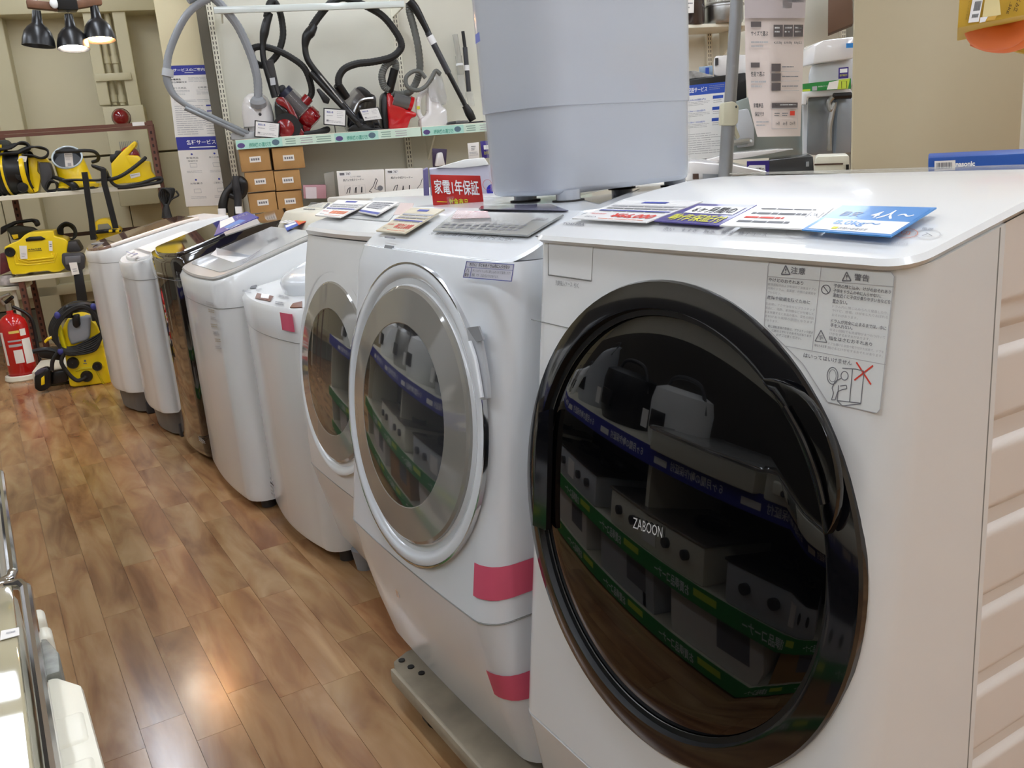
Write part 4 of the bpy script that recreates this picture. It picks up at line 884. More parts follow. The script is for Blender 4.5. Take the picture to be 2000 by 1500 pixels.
mb = MB(REDP); mb.lathe([(.05, 0), (.07, .01), (.072, .05), (.06, .09), (.03, .1), (.001, .1)], o_ + ax*(L_*.70), ax, n=28); part('cup_cap', mb, t)
mb = MB(REDP); slabW(mb, .09, [(690, 860), (790, 770), (785, 830), (745, 890), (720, 935), (700, 930)], .12, bev=.012); part('front_cowl', mb, t)
for cx, cy, m_ in ((575, 885, REDP),):
    mb = MB(BLACK); cw = PW(.06)(*c3(cx, cy)); mb.cyl(cw - WN*.005, cw + WN*.035, .085, n=32); k = part('wheel', mb, t); mb = MB(REDP); cw = PW(.05)(*c3(cx - 14, cy + 10)); mb.lathe([(.062, .012), (.055, -.004), (.03, -.010), (.001, -.012)], cw, WN, n=28); part('wheel_cover', mb, k)
mb = MB(BLACK); slabW(mb, .1, [(510, 610), (545, 590), (565, 610), (560, 650), (520, 665)], .06, bev=.01); part('catch', mb, t)
part('hose', hose([(715, 700), (745, 650), (735, 570), (690, 470), (600, 400), (500, 350), (400, 325), (330, 345), (340, 420), (390, 455), (450, 440), (510, 370), (545, 250), (535, 130), (510, 50), (480, 10), (450, 30), (430, 120)], [.1, .1, .09, .08, .08, .08, .08, .08, .09, .1, .12, .12, .12, .12, .11, .1, .08, .06], .021, BLACK_RUB), t)
mb = MB(REDP); mb.cyl(PW(.1)(*c3(690, 720)), PW(.1)(*c3(725, 680)), .034); part('hose_cuff', mb, t)
mb = MB(BLACK); mb.tube([PW(.06)(*c3(*p)) for p in ((455, 90), (430, 160), (415, 230), (405, 310), (408, 400), (430, 480), (455, 560), (490, 680))], [.02, .026, .028, .018, .018, .02, .022, .022], n=12); part('hose_handle', mb, t)
mb = MB(DGREY); mb.cyl(PW(.05)(*c3(448, 420)), PW(.08)(*c3(500, 660)), .026); part('wand', mb, t)
mb = MB(GREY_L); S = Sheet([c3(452, 545), c3(488, 540), c3(495, 590), c3(460, 596)], PW(.03)); S.slab(mb, None, .002); part('wand_label', mb, t)
mb = MB(BLACK); slabW(mb, .04, [(700, 915), (780, 905), (850, 880), (875, 895), (865, 925), (800, 938), (700, 942)], .05, bev=.012); part('floor_nozzle', mb, t)
# black cyclone with the big loop
p0 = PW(.16)(*c3(1080, 930)); t = thing('canister_vacuum', 'black and silver cyclone vacuum with a big looping black hose at mid shelf', 'vacuum cleaner', (p0.x, p0.y, ZS))
mb = MB(_M['black_body_gloss']); slabW(mb, .12, [(1010, 760), (1080, 640), (1150, 650), (1195, 680), (1195, 800), (1230, 880), (1200, 915), (1010, 915)], .18, bev=.02); part('body', mb, t)
mb = MB(STEEL); mb.tube([PW(.1)(*c3(*p)) for p in ((1040, 790), (1070, 720), (1110, 695), (1175, 688))], .012, n=8); part('silver_handle', mb, t)
mb = MB(_M['clear_dust_cup']); mb.cyl(PW(.13)(*c3(1000, 740)), PW(.13)(*c3(1085, 650)), .05, n=24); part('dust_cup', mb, t)
mb = MB(BLACK); slabW(mb, .1, [(1060, 610), (1100, 605), (1150, 640), (1160, 670), (1120, 680), (1075, 640)], .08, bev=.012); part('lid', mb, t)
part('hose', hose([(935, 600), (935, 540), (975, 480), (1060, 445), (1180, 430), (1300, 400), (1360, 350), (1370, 300), (1330, 220), (1250, 120), (1160, 60), (1050, 10), (960, -15), (880, 20), (800, 110), (745, 190)], .06, .023, BLACK_RUB), t)
mb = MB(BLACK); mb.cyl(PW(.06)(*c3(925, 590)), PW(.1)(*c3(985, 680)), .03); part('hose_cuff', mb, t)
mb = MB(BLACK); mb.tube([PW(.05)(*c3(*p)) for p in ((765, 175), (735, 225), (710, 260), (700, 330), (715, 410), (760, 480), (800, 530))], [.022, .034, .03, .02, .02, .02, .022], n=12); part('hose_handle', mb, t)
mb = MB(mat('silver_black_wand', '2c2d31', .15, coat=.5, noise=.2)); mb.cyl(PW(.04)(*c3(790, 520)), PW(.02)(*c3(1090, 880)), .022); part('wand', mb, t)
mb = MB(STEEL); mb.cyl(PW(.015)(*c3(805, 530)), PW(.0)(*c3(960, 720)), .006); part('wand_trim', mb, t)
mb = MB(BLACK); mb.cyl(PW(.03)(*c3(735, 505)), PW(.0)(*c3(1060, 850)), .018); part('wand', mb, t)
mb = MB(BLACK); slabW(mb, .02, [(780, 620), (800, 615), (875, 690), (865, 725), (830, 715)], .04, bev=.006, smooth=False); part('brush_head', mb, t)
mb = MB(BLACK); slabW(mb, -.01+.03, [(1040, 870), (1110, 850), (1160, 890), (1240, 895), (1240, 912), (1010, 914)], .08, bev=.01); part('floor_nozzle', mb, t)
# red compact vacuum with the grey hose
p0 = PW(.16)(*c3(1330, 900)); t = thing('canister_vacuum', 'small bright red upright vacuum with a clear cup and ribbed grey hose', 'vacuum cleaner', (p0.x, p0.y, ZS))
mb = MB(mat('bright_red_gloss_plastic', 'c80f1a', .12, coat=.6, noise=.05)); slabW(mb, .1, [(1270, 645), (1300, 640), (1330, 700), (1400, 760), (1440, 770), (1480, 785), (1480, 815), (1440, 820), (1415, 900), (1285, 900)], .14, bev=.018, smooth=False); part('body', mb, t)
mb = MB(BLACK); slabW(mb, .12, [(1240, 660), (1275, 645), (1275, 760), (1285, 898), (1250, 898), (1235, 760)], .12, bev=.012); part('back_shell', mb, t)
mb = MB(mat('grey_clear_cup', '6e6e70', .06, coat=.8, alpha=.85, noise=.2)); mb.cyl(PW(.12)(*c3(1312, 690)), PW(.12)(*c3(1425, 720)), .045, n=24); part('dust_cup', mb, t)
mb = MB(_M['bright_red_gloss_plastic']); mb.cyl(PW(.12)(*c3(1425, 718)), PW(.12)(*c3(1448, 726)), .047, n=24); part('cup_cap', mb, t)
mb = MB(BLACK); mb.cyl(PW(.08)(*c3(1325, 480)), PW(.12)(*c3(1285, 640)), .028); part('hose_handle', mb, t)
part('hose', hose([(1285, 630), (1250, 600), (1235, 530), (1260, 460), (1300, 430), (1330, 440), (1330, 490)], .1, .024, mat('ribbed_grey_hose', '6a6b66', .5, noise=.1), .06), t)
part('hose', hose([(1290, 650), (1350, 660), (1430, 640), (1480, 560), (1500, 470), (1490, 340), (1460, 200), (1430, 90), (1425, 20)], [.12, .14, .14, .14, .12, .1, .1, .09, .08], .024, _M['ribbed_grey_hose'], .06), t)
# long black stick leaning across
p0 = PW(.05)(*c3(1870, 860)); t = thing('stick_vacuum_wand', 'long black leaning vacuum wand with a white sticker and wide floor head', 'vacuum wand', (p0.x, p0.y, ZS))
mb = MB(BLACK); mb.tube([PW(.05)(*c3(*p)) for p in ((1425, 5), (1470, 60), (1520, 150), (1560, 230))], [.03, .028, .022, .02], n=12); part('handle', mb, t)
mb = MB(mat('charcoal_tube', '3a3b40', .3, coat=.2, noise=.08)); mb.cyl(PW(.05)(*c3(1555, 225)), PW(.05)(*c3(1700, 510)), .021); part('upper_tube', mb, t)
mb = MB(INK_W); mb.cyl(PW(.05)(*c3(1568, 250)), PW(.05)(*c3(1598, 305)), .0235); part('paper_tag', mb, t, 'white paper tag around the tube')
mb = MB(BLACK); mb.cyl(PW(.05)(*c3(1690, 490)), PW(.05)(*c3(1830, 760)), .016); part('lower_tube', mb, t)
mb = MB(BLACK); mb.tube([PW(.05)(*c3(*p)) for p in ((1815, 735), (1845, 790), (1870, 840))], [.022, .03, .025], n=12); part('joint', mb, t)
mb = MB(BLACK); slabW(mb, .02, [(1700, 850), (1780, 838), (1850, 850), (1950, 840), (1990, 850), (1990, 872), (1700, 884)], .09, bev=.012, smooth=False); part('floor_head', mb, t)
mb = MB(_M['grey_clear_cup']); slabW(mb, .015, [(1750, 842), (1840, 838), (1842, 858), (1752, 862)], .02, bev=.004, smooth=False); part('head_window', mb, t)
# white handheld with clear hood
p0 = PW(.12)(*c3(1600, 890)); t = thing('handheld_vacuum', 'white hand vacuum standing up with a clear hood and thin grey hose', 'vacuum cleaner', (p0.x, p0.y, ZS))
mb = MB(WV); slabW(mb, .08, [(1560, 610), (1600, 600), (1650, 730), (1690, 760), (1700, 885), (1510, 890), (1505, 830), (1560, 790)], .11, bev=.015, smooth=False); part('body', mb, t)
mb = MB(WV); mb.tube([PW(.12)(*c3(*p)) for p in ((1560, 625), (1510, 660), (1490, 700), (1490, 780), (1515, 825), (1560, 820))], .017, n=10); part('handle', mb, t)
mb = MB(mat('clear_hood', 'c8c8c8', .05, coat=1, alpha=.42, noise=.1)); slabW(mb, .07, [(1560, 600), (1590, 510), (1625, 490), (1650, 520), (1690, 680), (1680, 730), (1620, 715), (1575, 700)], .09, bev=.02); part('hood', mb, t)
mb = MB(INK_Y); S = Sheet([c3(1478, 740), c3(1500, 740), c3(1502, 762), c3(1480, 762)], PW(.1)); S.slab(mb, None, .002); part('sticker', mb, t)
part('hose', hose([(1645, 520), (1610, 495), (1580, 550), (1530, 610), (1470, 630), (1410, 600), (1405, 540), (1450, 500), (1500, 500), (1540, 545)], .06, .014, _M['ribbed_grey_hose'], .06), t)
# two slim accessories hanging on the panel
for k, (q0, q1, q2, m_, lab) in enumerate((((1745, 240), (1770, 390), (1785, 520), mat('clear_plastic_tool', 'c4c2b8', .1, alpha=.6, coat=1, noise=.1), 'clear plastic crevice tool in a bag hanging on the panel'), ((1800, 218), (1815, 330), (1842, 640), BLACK, 'slim black nozzle tool hanging on the panel, right of the clear one'))):
    a_, b_, e_ = (PW(.33)(*c3(*q)) for q in (q0, q1, q2)); t = thing('nozzle_tool', lab, 'vacuum tool', b_)
    mb = MB(m_); mb.cyl(a_, b_, .019 if not k else .012, n=16); part('tube', mb, t)
    mb = MB([_M['clear_plastic_tool'], _M['charcoal_tube']][k]); mb.cyl(b_, e_, .024 if not k else .017, n=16); part('sleeve', mb, t)
    mb = MB(INK_W); f_ = b_ * .6 + e_ * .4; mb.cyl(f_, f_ + (e_ - b_)*.12, .026 if not k else .019); part('tag', mb, t)
    mb = MB(mat('thin_clear_bag', 'dcdcd8', .1, alpha=.3, coat=1, noise=.05)); z_ = PW(.33)(*c3(q2[0] + 20, 740)); mb.cyl(e_, z_, .026, r2=.022); part('bag', mb, t)
# price cards in black frames
for q, d, lab in ((((348, 838), (525, 858), (520, 968), (345, 955)), .0, 'black-framed price card in front of the white canister'), (((828, 752), (988, 762), (984, 884), (828, 870)), -.01, 'black-framed price card left of the black cyclone'), (((1072, 762), (1210, 745), (1242, 832), (1110, 848)), -.015, 'tilted black-framed price card on the black cyclone')):
    Q = [c3(*p) for p in q]; S = Sheet(Q, PW(d)); o = S.p(.5, .5); t = thing('framed_price_card', lab, 'price card', (o.x, o.y, S.p(.5, 1).z), 0)
    mb = MB(BLACK); S.slab(mb, None, .006); part('frame', mb, t)
    mb = MB(PAPER_GLOSS); S2 = Sheet([S.px(.045, .06), S.px(.955, .06), S.px(.955, .94), S.px(.045, .94)], PW(d), .001); S2.slab(mb, None, .001)
    S2.text(mb, '現品価格', .1, .12, .42, .26, INK_B, .0008, .03); S2.dashes(mb, .1, .4, .4, .5, 1, INK_P, 3); S2.dashes(mb, .6, .12, .92, .6, 4, INK_P, 5, .25); S2.dashes(mb, .08, .74, .9, .92, 2, INK_P, 7, .35); S2.rect(mb, .1, .7, .2, .8, INK_G); part('card', mb, t)
    mb = MB(BLACK); a_ = S.p(.5, 1); mb.cyl(a_, (a_.x, a_.y, ZS if a_.z > ZS else a_.z), .003, n=6); part('stem', mb, t)
# ---------------- boxes below
lab6 = {(0, 0): 'top left', (0, 1): 'top right', (1, 0): 'middle left', (1, 1): 'middle right', (2, 0): 'bottom left', (2, 1): 'bottom right'}
bq = {(0, 0): ((232, 1035), (442, 1025), (468, 1180), (262, 1205)), (0, 1): ((460, 1030), (680, 1020), (705, 1170), (490, 1185)),
      (1, 0): ((275, 1205), (475, 1188), (495, 1325), (300, 1345)), (1, 1): ((480, 1190), (660, 1185), (680, 1320), (500, 1330)),
      (2, 0): ((300, 1350), (492, 1338), (512, 1475), (320, 1490)), (2, 1): ((500, 1335), (680, 1328), (690, 1475), (515, 1475))}
for (r, c), q in bq.items():
    P = [PW(.02)(*c3(*p)) for p in q]; s0 = (sS(P[0]) + sS(P[3]))/2; s1 = (sS(P[1]) + sS(P[2]))/2; z1 = (P[0].z + P[1].z)/2; z0 = (P[2].z + P[3].z)/2
    row_z = [(1.085, 1.232), (.957, 1.083), (zl2, .955)]; z0, z1 = sorted((z0, z1))
    t = thing('cardboard_box', f'brown cardboard box, {lab6[(r, c)]} of the six under the vacuum shelf', 'box', wpt((s0+s1)/2, .15, z0), 0, 'cardboard boxes under the vacuum shelf')
    mb = MB(CARD); wbox(mb, s0, s1, .02 + .01*r, .30, z0, z1 - .001, bev=.004); part('carton', mb, t)
    mb = MB(PAPER); sm, zm, d_ = (s0+s1)/2, (z0+z1)/2, .018 + .01*r
    wbox(mb, sm - .035, sm + .035, d_, d_ + .002, zm - .018, zm + .018); 
    for k in range(4): wbox(mb, sm - .026 + .014*k, sm - .016 + .014*k, d_ - .0006, d_, zm - .007, zm + .007, INK_G)
    part('label', mb, t)
    mb = MB(mat('carton_tape', 'a87f4c', .4, noise=.05)); wbox(mb, s0 + .001, s1 - .001, .12, .17, z1 - .001, z1 + .0005); part('packing_tape', mb, t)
def box_at(pl, q, depth, m, name, label, cat='box', bev=.004, draw=None, group=None, side=None):
    P = [pl(*p) for p in q]; o = (P[2] + P[3]) / 2; t = thing(name, label, cat, o, 0, group)
    rr_ = ray(*q[0]); rr_ = V((rr_.x, rr_.y, 0)).normalized(); mb = MB(m); mb.prism(P, rr_ * depth, None, bev); part('carton' if cat == 'box' else 'body', mb, t)
    if draw:
        S = Sheet(q, pl, .001); mb = MB(INK); draw(S, mb)
        if mb.v: part('printing', mb, t)
    return t
def d_vac(S, mb):
    S.rect(mb, .05, .05, .3, .2, INK_W, .0006); S.text(mb, '787', .19, .07, .29, .16, INK, .001); S.rect(mb, .06, .07, .16, .16, INK_G, .001)
    S.text(mb, 'コンパクト掃除機', .28, .2, .5, .26, INK_G); S.text(mb, '紙パック式クリーナー', .12, .3, .56, .39, INK, bold=.02)
    for k, (u, w_) in enumerate(((.17, .09), (.35, .04), (.49, .02))):
        S.frame(mb, u - .03, .55, u + .09, .88, .004, INK_P); S.line(mb, [(u, .84), (u + w_*.5, .66), (u + w_, .62), (u + w_*.6, .84)], .018, INK)
    S.line(mb, [(.66, .82), (.76, .62), (.82, .34), (.85, .42), (.78, .72), (.84, .78)], .014, INK)
    S.poly(mb, [(.83 + .07 + .06*math.cos(k*PI/8), .72 + .1*math.sin(k*PI/8)) for k in range(16)], INK_G); S.line(mb, [(.66, .82), (.72, .86)], .02, INK)
box_at(PW(-.06), [c3(*p) for p in ((918, 1195), (1250, 1180), (1258, 1360), (938, 1385))], .25, PAPER, 'vacuum_box', 'white vacuum cleaner carton, left one of the printed pair', draw=d_vac)
box_at(PW(-.06), [c3(*p) for p in ((1256, 1180), (1520, 1172), (1532, 1355), (1262, 1358))], .25, PAPER, 'vacuum_box', 'white vacuum cleaner carton, right one of the printed pair', draw=lambda S, mb: [S.rect(mb, .05, .05, .35, .2, INK_W), S.text(mb, '787', .22, .07, .33, .16, INK), S.rect(mb, .07, .07, .19, .16, INK_G), S.text(mb, '紙パック式クリーナー', .15, .3, .72, .39, INK, bold=.02), S.line(mb, [(.2, .84), (.26, .66), (.32, .62), (.28, .84)], .018, INK), S.line(mb, [(.44, .86), (.46, .66), (.47, .84)], .018, INK), S.line(mb, [(.62, .84), (.63, .64)], .025, INK), S.line(mb, [(.8, .82), (.92, .6), (.97, .4)], .014, INK)])
box_at(PW(.0), [c3(*p) for p in ((830, 1210), (900, 1197), (918, 1385), (850, 1385))], .2, mat('dim_grey_carton_side', '9a968c', .7, noise=.1), 'vacuum_box', 'grey carton seen end-on behind the printed white pair')
box_at(PW(-.02), [c3(*p) for p in ((684, 1292), (845, 1289), (848, 1385), (690, 1385))], .2, mat('dusty_pink_carton', 'b98a92', .6, noise=.05), 'pink_box', 'dusty pink carton with a pale panel beside the brown boxes', draw=lambda S, mb: (S.rect(mb, .1, .15, .58, 1, mat('pale_pink_panel', 'd8ccd0', .6, noise=.03))))
mb = MB(mat('brown_tray_edge', '8a7358', .6, noise=.1)); S = Sheet([c3(*p) for p in ((1255, 1362), (1700, 1368), (1700, 1385), (1258, 1375))], PW(-.1)); mb.prism([S.p(0, 0), S.p(1, 0), S.p(1, 1), S.p(0, 1)], WN * .3); single('wooden_tray', mb, 'thin brown board under the right white vacuum carton', 'board')
# items at the right end below the shelf
box_at(PW(-.05), [c3(*p) for p in ((1585, 1035), (1690, 1040), (1680, 1165), (1590, 1165))], .05, mat('dark_purple_backing', '3a2a48', .5, noise=.1), 'display_backing', 'dark purple display backing of a small white appliance', 'sign')
mb = MB(WV); pl = PW(-.1); mb.prism([pl(*c3(*p)) for p in ((1625, 1065), (1660, 1060), (1680, 1155), (1610, 1160))], WN * .05, None, .01); t_ = single('small_appliance', mb, 'small white appliance on the dark purple backing', 'appliance')
box_at(PW(-.1), [c3(*p) for p in ((1832, 1000), (1912, 992), (1915, 1110), (1842, 1115))], .01, PAPER, 'price_sign', 'upright white price sign right under the shelf end', 'price card', .001, lambda S, mb: [S.dashes(mb, .3, .2, .7, .5, 3, INK_G, 2, .4), S.dashes(mb, .1, .55, .9, .8, 3, INK_P, 5, .4)])
box_at(PW(-.05), [c3(*p) for p in ((1920, 985), (1990, 980), (1995, 1100), (1935, 1105))], .03, PURPLE, 'warranty_sign', 'indigo sign half hidden by the grey tub', 'sign', .001, lambda S, mb: [S.rect(mb, .3, .25, .9, .5, INK_W), S.text(mb, '動作保証', .3, .6, .95, .8, INK_Y)])
# second row counter of appliances behind the washers
mb = MB(mat('counter_white', 'dcdad2', .4, noise=.03)); mb.box(1.48, 2.1, .55, 4.2, .06, .955, bev=.01); CT = thing('display_counter', 'low white display counter behind the row of washing machines', 'counter', (1.79, 2.4, 0)); part('base', mb, CT)
mb = MB(mat('counter_kick', '55524c', .6, noise=.05)); mb.box(1.52, 2.06, .6, 4.15, 0, .06); part('kick', mb, CT)
box_at(PD(2.95), [(826, 332), (836, 328), (839, 388), (828, 388)], .3, mat('violet_carton_side', '6a6290', .5, noise=.1), 'violet_box', 'narrow violet carton end behind the red sign', 'box')
box_at(PD(2.97), [(838, 330), (962, 322), (966, 386), (842, 388)], .35, mat('pale_lavender_carton', 'c4c2d4', .5, noise=.03), 'lavender_box', 'pale lavender carton with a blue disc logo behind the red sign', 'box',
    draw=lambda S, mb: [S.poly(mb, [(.98 + .1*math.cos(k*PI/12), .78 + .2*math.sin(k*PI/12)) for k in range(6, 19)], mat('deep_blue_disc', '2a28a8', .4, noise=.03)), S.line(mb, [(.9 + .07*math.cos(k*PI/12), .6 + .16*math.sin(k*PI/12)) for k in range(25)], .006, INK_R)])
mb = MB(PAPER_GLOSS); pl = PD(2.96); mb.prism([pl(*p) for p in ((850, 328), (905, 312), (945, 308), (955, 322), (905, 328))], _fh * .12, None, .003); single('white_appliance_part', mb, 'shiny white sheet-like piece lying on the lavender carton', 'appliance part')
mb = MB(BLACK); mb.prism([PD(2.99)(*p) for p in ((926, 313), (942, 311), (943, 321), (926, 322))], _fh * .03, None, .003); single('black_clip', mb, 'small black clip on the lavender carton', 'clip')
def d_red(S, mb):
    S.text(mb, '家電1年保証', .06, .15, .94, .62, INK_W, .0012, .05); S.text(mb, '対象商品', .32, .74, .7, 1.0, INK_Y, .0012, .03)
    S.rect(mb, .08, .86, .28, .88, INK_Y); S.rect(mb, .74, .86, .94, .88, INK_Y)
t = box_at(PD(1.85), [(840, 341), (938, 343), (946, 406), (846, 401)], .003, RED, 'warranty_sign', 'red sign reading 家電1年保証 standing behind the front loaders', 'sign', .0008, d_red)
mb = MB(CLEAR); q_ = PD(1.852)(895, 402); mb.box(q_.x - .02, q_.x + .02, q_.y + .002, q_.y + .02, 1.006, q_.z + .02, bev=.001); part('stand', mb, t)
# tub shaped light grey appliance wrapped in film, on feet
t = thing('mini_washer', 'big pale grey rounded tub in clear film, standing on short feet', 'tub', (1.11, 1.47, 1.0055))
TUB = mat('pale_blue_grey_tub', 'bcc2cc', .22, coat=.5, noise=.03, nscale=2)
A_, B_ = V((.872, 1.312, 0)), V((1.283, 1.384, 0))
def tub_ring(z, k, r=.06):
    e1 = (B_ - A_); w_ = e1.length; e1.normalize(); e2 = V((-e1.y, e1.x, 0)); dd = .21; c0 = A_ + e1*(w_/2) + e2*(dd/2); hw, hd = w_/2*k, dd/2*k; P = []
    for (sx, sy, a0) in ((1, 1, 0), (-1, 1, 90), (-1, -1, 180), (1, -1, 270)):
        for i in range(7): a = math.radians(a0 + 15*i); P.append(c0 + e1*(sx*(hw - r) + r*math.cos(a)) + e2*(sy*(hd - r) + r*math.sin(a)) + V((0, 0, z)))
    return P
mb = MB(TUB); zb = 1.019
mb.loft([tub_ring(zb, .94), tub_ring(zb + .004, .97), tub_ring(zb + .012, .985), tub_ring(zb + .15, .995), tub_ring(zb + .151, 1.012), tub_ring(zb + .45, 1.03), tub_ring(zb + .62, 1.04)]); part('tub_body', mb, t, angle=40)
for x, y in ((.912, 1.472), (.922, 1.342), (1.245, 1.425), (1.19, 1.53)):
    mb = MB(TUB); mb.cyl((x, y, 1.0065), (x, y, 1.026), .022, n=20); part('foot', mb, t)
    mb = MB(BLACK_RUB); mb.cyl((x, y, 1.0055), (x, y, 1.0085), .029, n=20); part('foot_pad', mb, t)
mb = MB(CLEAR); mb.loft([tub_ring(zb + .01, 1.0, .06), tub_ring(zb + .15, 1.016, .06), tub_ring(zb + .62, 1.05, .06)], cap=False); part('wrapping_film', mb, t, 'clear film wrapped around the tub')
mb = MB(mat('blue_tape', '7f88c8', .4, noise=.05)); S = Sheet([(928, 68), (936, 62), (938, 80), (929, 86)], PD(1.62)); S.slab(mb, None, .001); part('tape', mb, t)
# clear and dark bits under the tub
for i, (q, m_, nm, lb) in enumerate((([(940, 402), (1075, 398), (1110, 411), (935, 408)], mat('violet_grey_sheet', '6d6a86', .15, coat=.5, noise=.1), 'violet_sheet', 'violet printed sheet lying under the tub'), ([(1120, 385), (1210, 365), (1250, 368), (1170, 398)], BLACK_GLOSS, 'black_sheet', 'black glossy sheet lying under the tub'))):
    mb = MB(m_); S = Sheet(q, PZ(1.0065)); mb.prism([S.p(0, 0), S.p(1, 0), S.p(1, 1), S.p(0, 1)], (0, 0, -.0008)); single(nm, mb, lb, 'sheet')
# ============================================================ BROWN RACK WITH YELLOW MACHINES
def rpt(s, d, z): return RO + RD * s + RN * d + V((0, 0, z))
def rbox(mb, s0, s1, d0, d1, z0, z1, m=None, bev=0, seg=2): return mb.obox(rpt(s0, d0, z0), RD*(s1 - s0), RN*(d1 - d0), (0, 0, z1 - z0), m, bev, seg)
def sR(p): return (p - RO).dot(RD)
def c4(x, y): return (x / 5.882, 240 + y / 5.882)
def c2(x, y): return (x / 3.75, 380 + y / 3.75)
def slabR(mb, d, pts, th, m=None, bev=.01, smooth=True, cv=c4, seg=2):
    P = [cv(*p) for p in pts]
    if smooth: P = [(q.x, q.y) for q in smooth_path([V((x, y, 0)) for x, y in P], 3, True)]
    pl = PR(d); return mb.prism([pl(*p) for p in P], RN * th, m, bev, seg)
def tubeR(mb, pts, d, r, m=None, cv=c4, n=10, sub=6, ridge=0, smooth=True, closed=False):
    pl = [PR(q) for q in (d if isinstance(d, (list, tuple)) else [d]*len(pts))]
    return mb.tube([pl[i](*cv(*p)) for i, p in enumerate(pts)], r, m, n=n, sub=sub, ridge=ridge, smooth=smooth, closed=closed)
RK = thing('storage_rack', 'brown steel rack with cream shelves full of yellow cleaning machines', 'rack', rpt(.45, .2, 0))
s_r = sR(PR(0)(*c4(1770, 300))); s_m = sR(PR(.35)(*c2(110, 100)))
posts = [(s_r, 0), (s_r, .40), (s_m, .40), (s_m, .0), (-.95, 0), (-.95, .4)]
for s, d in posts:
    if s == s_m and d == 0.0: z1_ = .57
    else: z1_ = 1.46
    mb = MB(BROWN); rbox(mb, s - .017, s + .017, d, d + .004, 0, z1_); rbox(mb, s + .013, s + .017, d, d + .034, 0, z1_); k = part('post', mb, RK)
    mb = MB(mat('post_hole_dark', '2c1a14', .8, noise=.05)); z = .1
    while z < z1_ - .05: rbox(mb, s - .007, s + .005, d - .001, d, z, z + .018); z += .04
    part('holes', mb, k, kind='stuff')
zT = PR(0)(*c4(900, 60)).z
for d in (0, .40):
    mb = MB(BROWN); rbox(mb, -.95, s_r + .017, d - .004, d + .004, zT - .010, zT + .010); part('top_rail', mb, RK)
mb = MB(PAPER); rbox(mb, s_r - .1, s_r - .03, -.006, -.0045, zT - .008, zT + .014); part('rail_tag', mb, RK)
z1s = PR(0)(*c4(900, 800)).z + .015; z2s = .586
mb = MB(SHELFW); rbox(mb, -.95, s_r + .0, -.01, .42, z1s - .028, z1s, bev=.003, seg=1); part('shelf', mb, RK)
sl2 = sR(PR(0)(19, 548)); mb = MB(SHELFW); rbox(mb, sl2, s_r, -.01, .42, z2s - .028, z2s, bev=.003, seg=1); part('shelf', mb, RK)
mb = MB(BROWN_D); rbox(mb, s_m, s_r, .41, .43, .78, .805); part('rear_rail', mb, RK)
# -- reel machine at the left end of the upper shelf
p0 = PR(.15)(*c4(300, 820)); t = thing('steam_cleaner', 'black drum-shaped cleaner with two yellow hoops, at the left end of the rack shelf', 'cleaning machine', (p0.x, p0.y, z1s))
axR = (PR(.05)(*c4(430, 650)) - PR(.15)(*c4(130, 660))); cA = PR(.17)(*c4(-30, 630)); cA.z = z1s + .135; cB = PR(.14)(*c4(400, 610)); cB.z = z1s + .135; axn = (cB - cA).normalized(); L_ = (cB - cA).length
mb = MB(BLACK); mb.lathe([(.001, 0), (.125, 0), (.13, .01), (.13, L_ - .05), (.12, L_)], cA, axn, n=36); part('drum_body', mb, t)
for f0, f1, r in ((.30, .40, .137), (.80, .94, .139)):
    mb = MB(YELLOW); mb.lathe([(r - .012, L_*f0), (r, L_*f0 + .004), (r, L_*f1 - .004), (r - .012, L_*f1)], cA, axn, n=40); part('hoop', mb, t, 'yellow hoop')
for k in range(5):
    mb = MB(BLACK_RUB); mb.lathe([(.129, .012 + .03*k), (.136, .022 + .03*k), (.129, .034 + .03*k)], cA - axn*.06, axn, n=28); part('reel_coil', mb, t)
mb = MB(mat('vent_grille_black', '18181a', .4, noise=.1))
mb = MB(mat('cap_dark', '1a1a1c', .25, noise=.1))
for (x, y) in ((235, 610), (255, 740)):
    q = PR(.02)(*c4(x, y)); mb.lathe([(.03, 0), (.032, -.02), (.028, -.028), (.001, -.03)], q + RN*.03, RN, n=20)
part('knob', mb, t)
mb = MB(YELLOW); slabR(mb, .08, [(320, 400), (520, 400), (560, 450), (500, 460), (430, 440), (430, 560), (470, 610), (480, 560), (440, 780), (400, 800), (350, 700)], .1, bev=.012, smooth=False); part('yellow_cover', mb, t)
mb = MB(DGREY); slabR(mb, .06, [(440, 450), (560, 450), (600, 560), (610, 620), (560, 680), (520, 790), (470, 720)], .12, bev=.012, smooth=False); part('dark_end', mb, t)
mb = MB(PAPER); S = Sheet([c4(225, 378), c4(312, 385), c4(300, 450), c4(195, 440)], PR(.03)); S.slab(mb, None, .001); S.dashes(mb, .2, .6, .8, .9, 1, INK_P, 2); part('tag', mb, t)
mb = MB(mat('dark_olive_block', '32342a', .5, noise=.1)); slabR(mb, .1, [(-60, 200), (70, 190), (110, 230), (120, 300), (-60, 320)], .1, bev=.01, smooth=False); part('top_case', mb, t)
mb = MB(YELLOW); S = Sheet([c4(-10, 250), c4(20, 250), c4(20, 285), c4(-10, 285)], PR(.098)); S.slab(mb, None, .002); part('case_mark', mb, t)
mb = MB(BLACK_RUB)
for k in range(3): tubeR(mb, [(-40, 310 + 12*k), (120, 290 - 18*k), (230, 225 + 8*k), (310, 235 + 10*k), (340, 300), (240, 340 + 10*k), (60, 350 + 12*k), (-40, 360)], .05 + .015*k, .007)
for k in range(4): tubeR(mb, [(210, 345 - 8*k), (330, 290 - 6*k), (450, 275 + 5*k), (545, 310 + 4*k), (540, 370 + 6*k), (470, 400 + 3*k), (360, 370 + 4*k), (250, 365)], .03 + .012*k, .0055)
part('cable', mb, t)
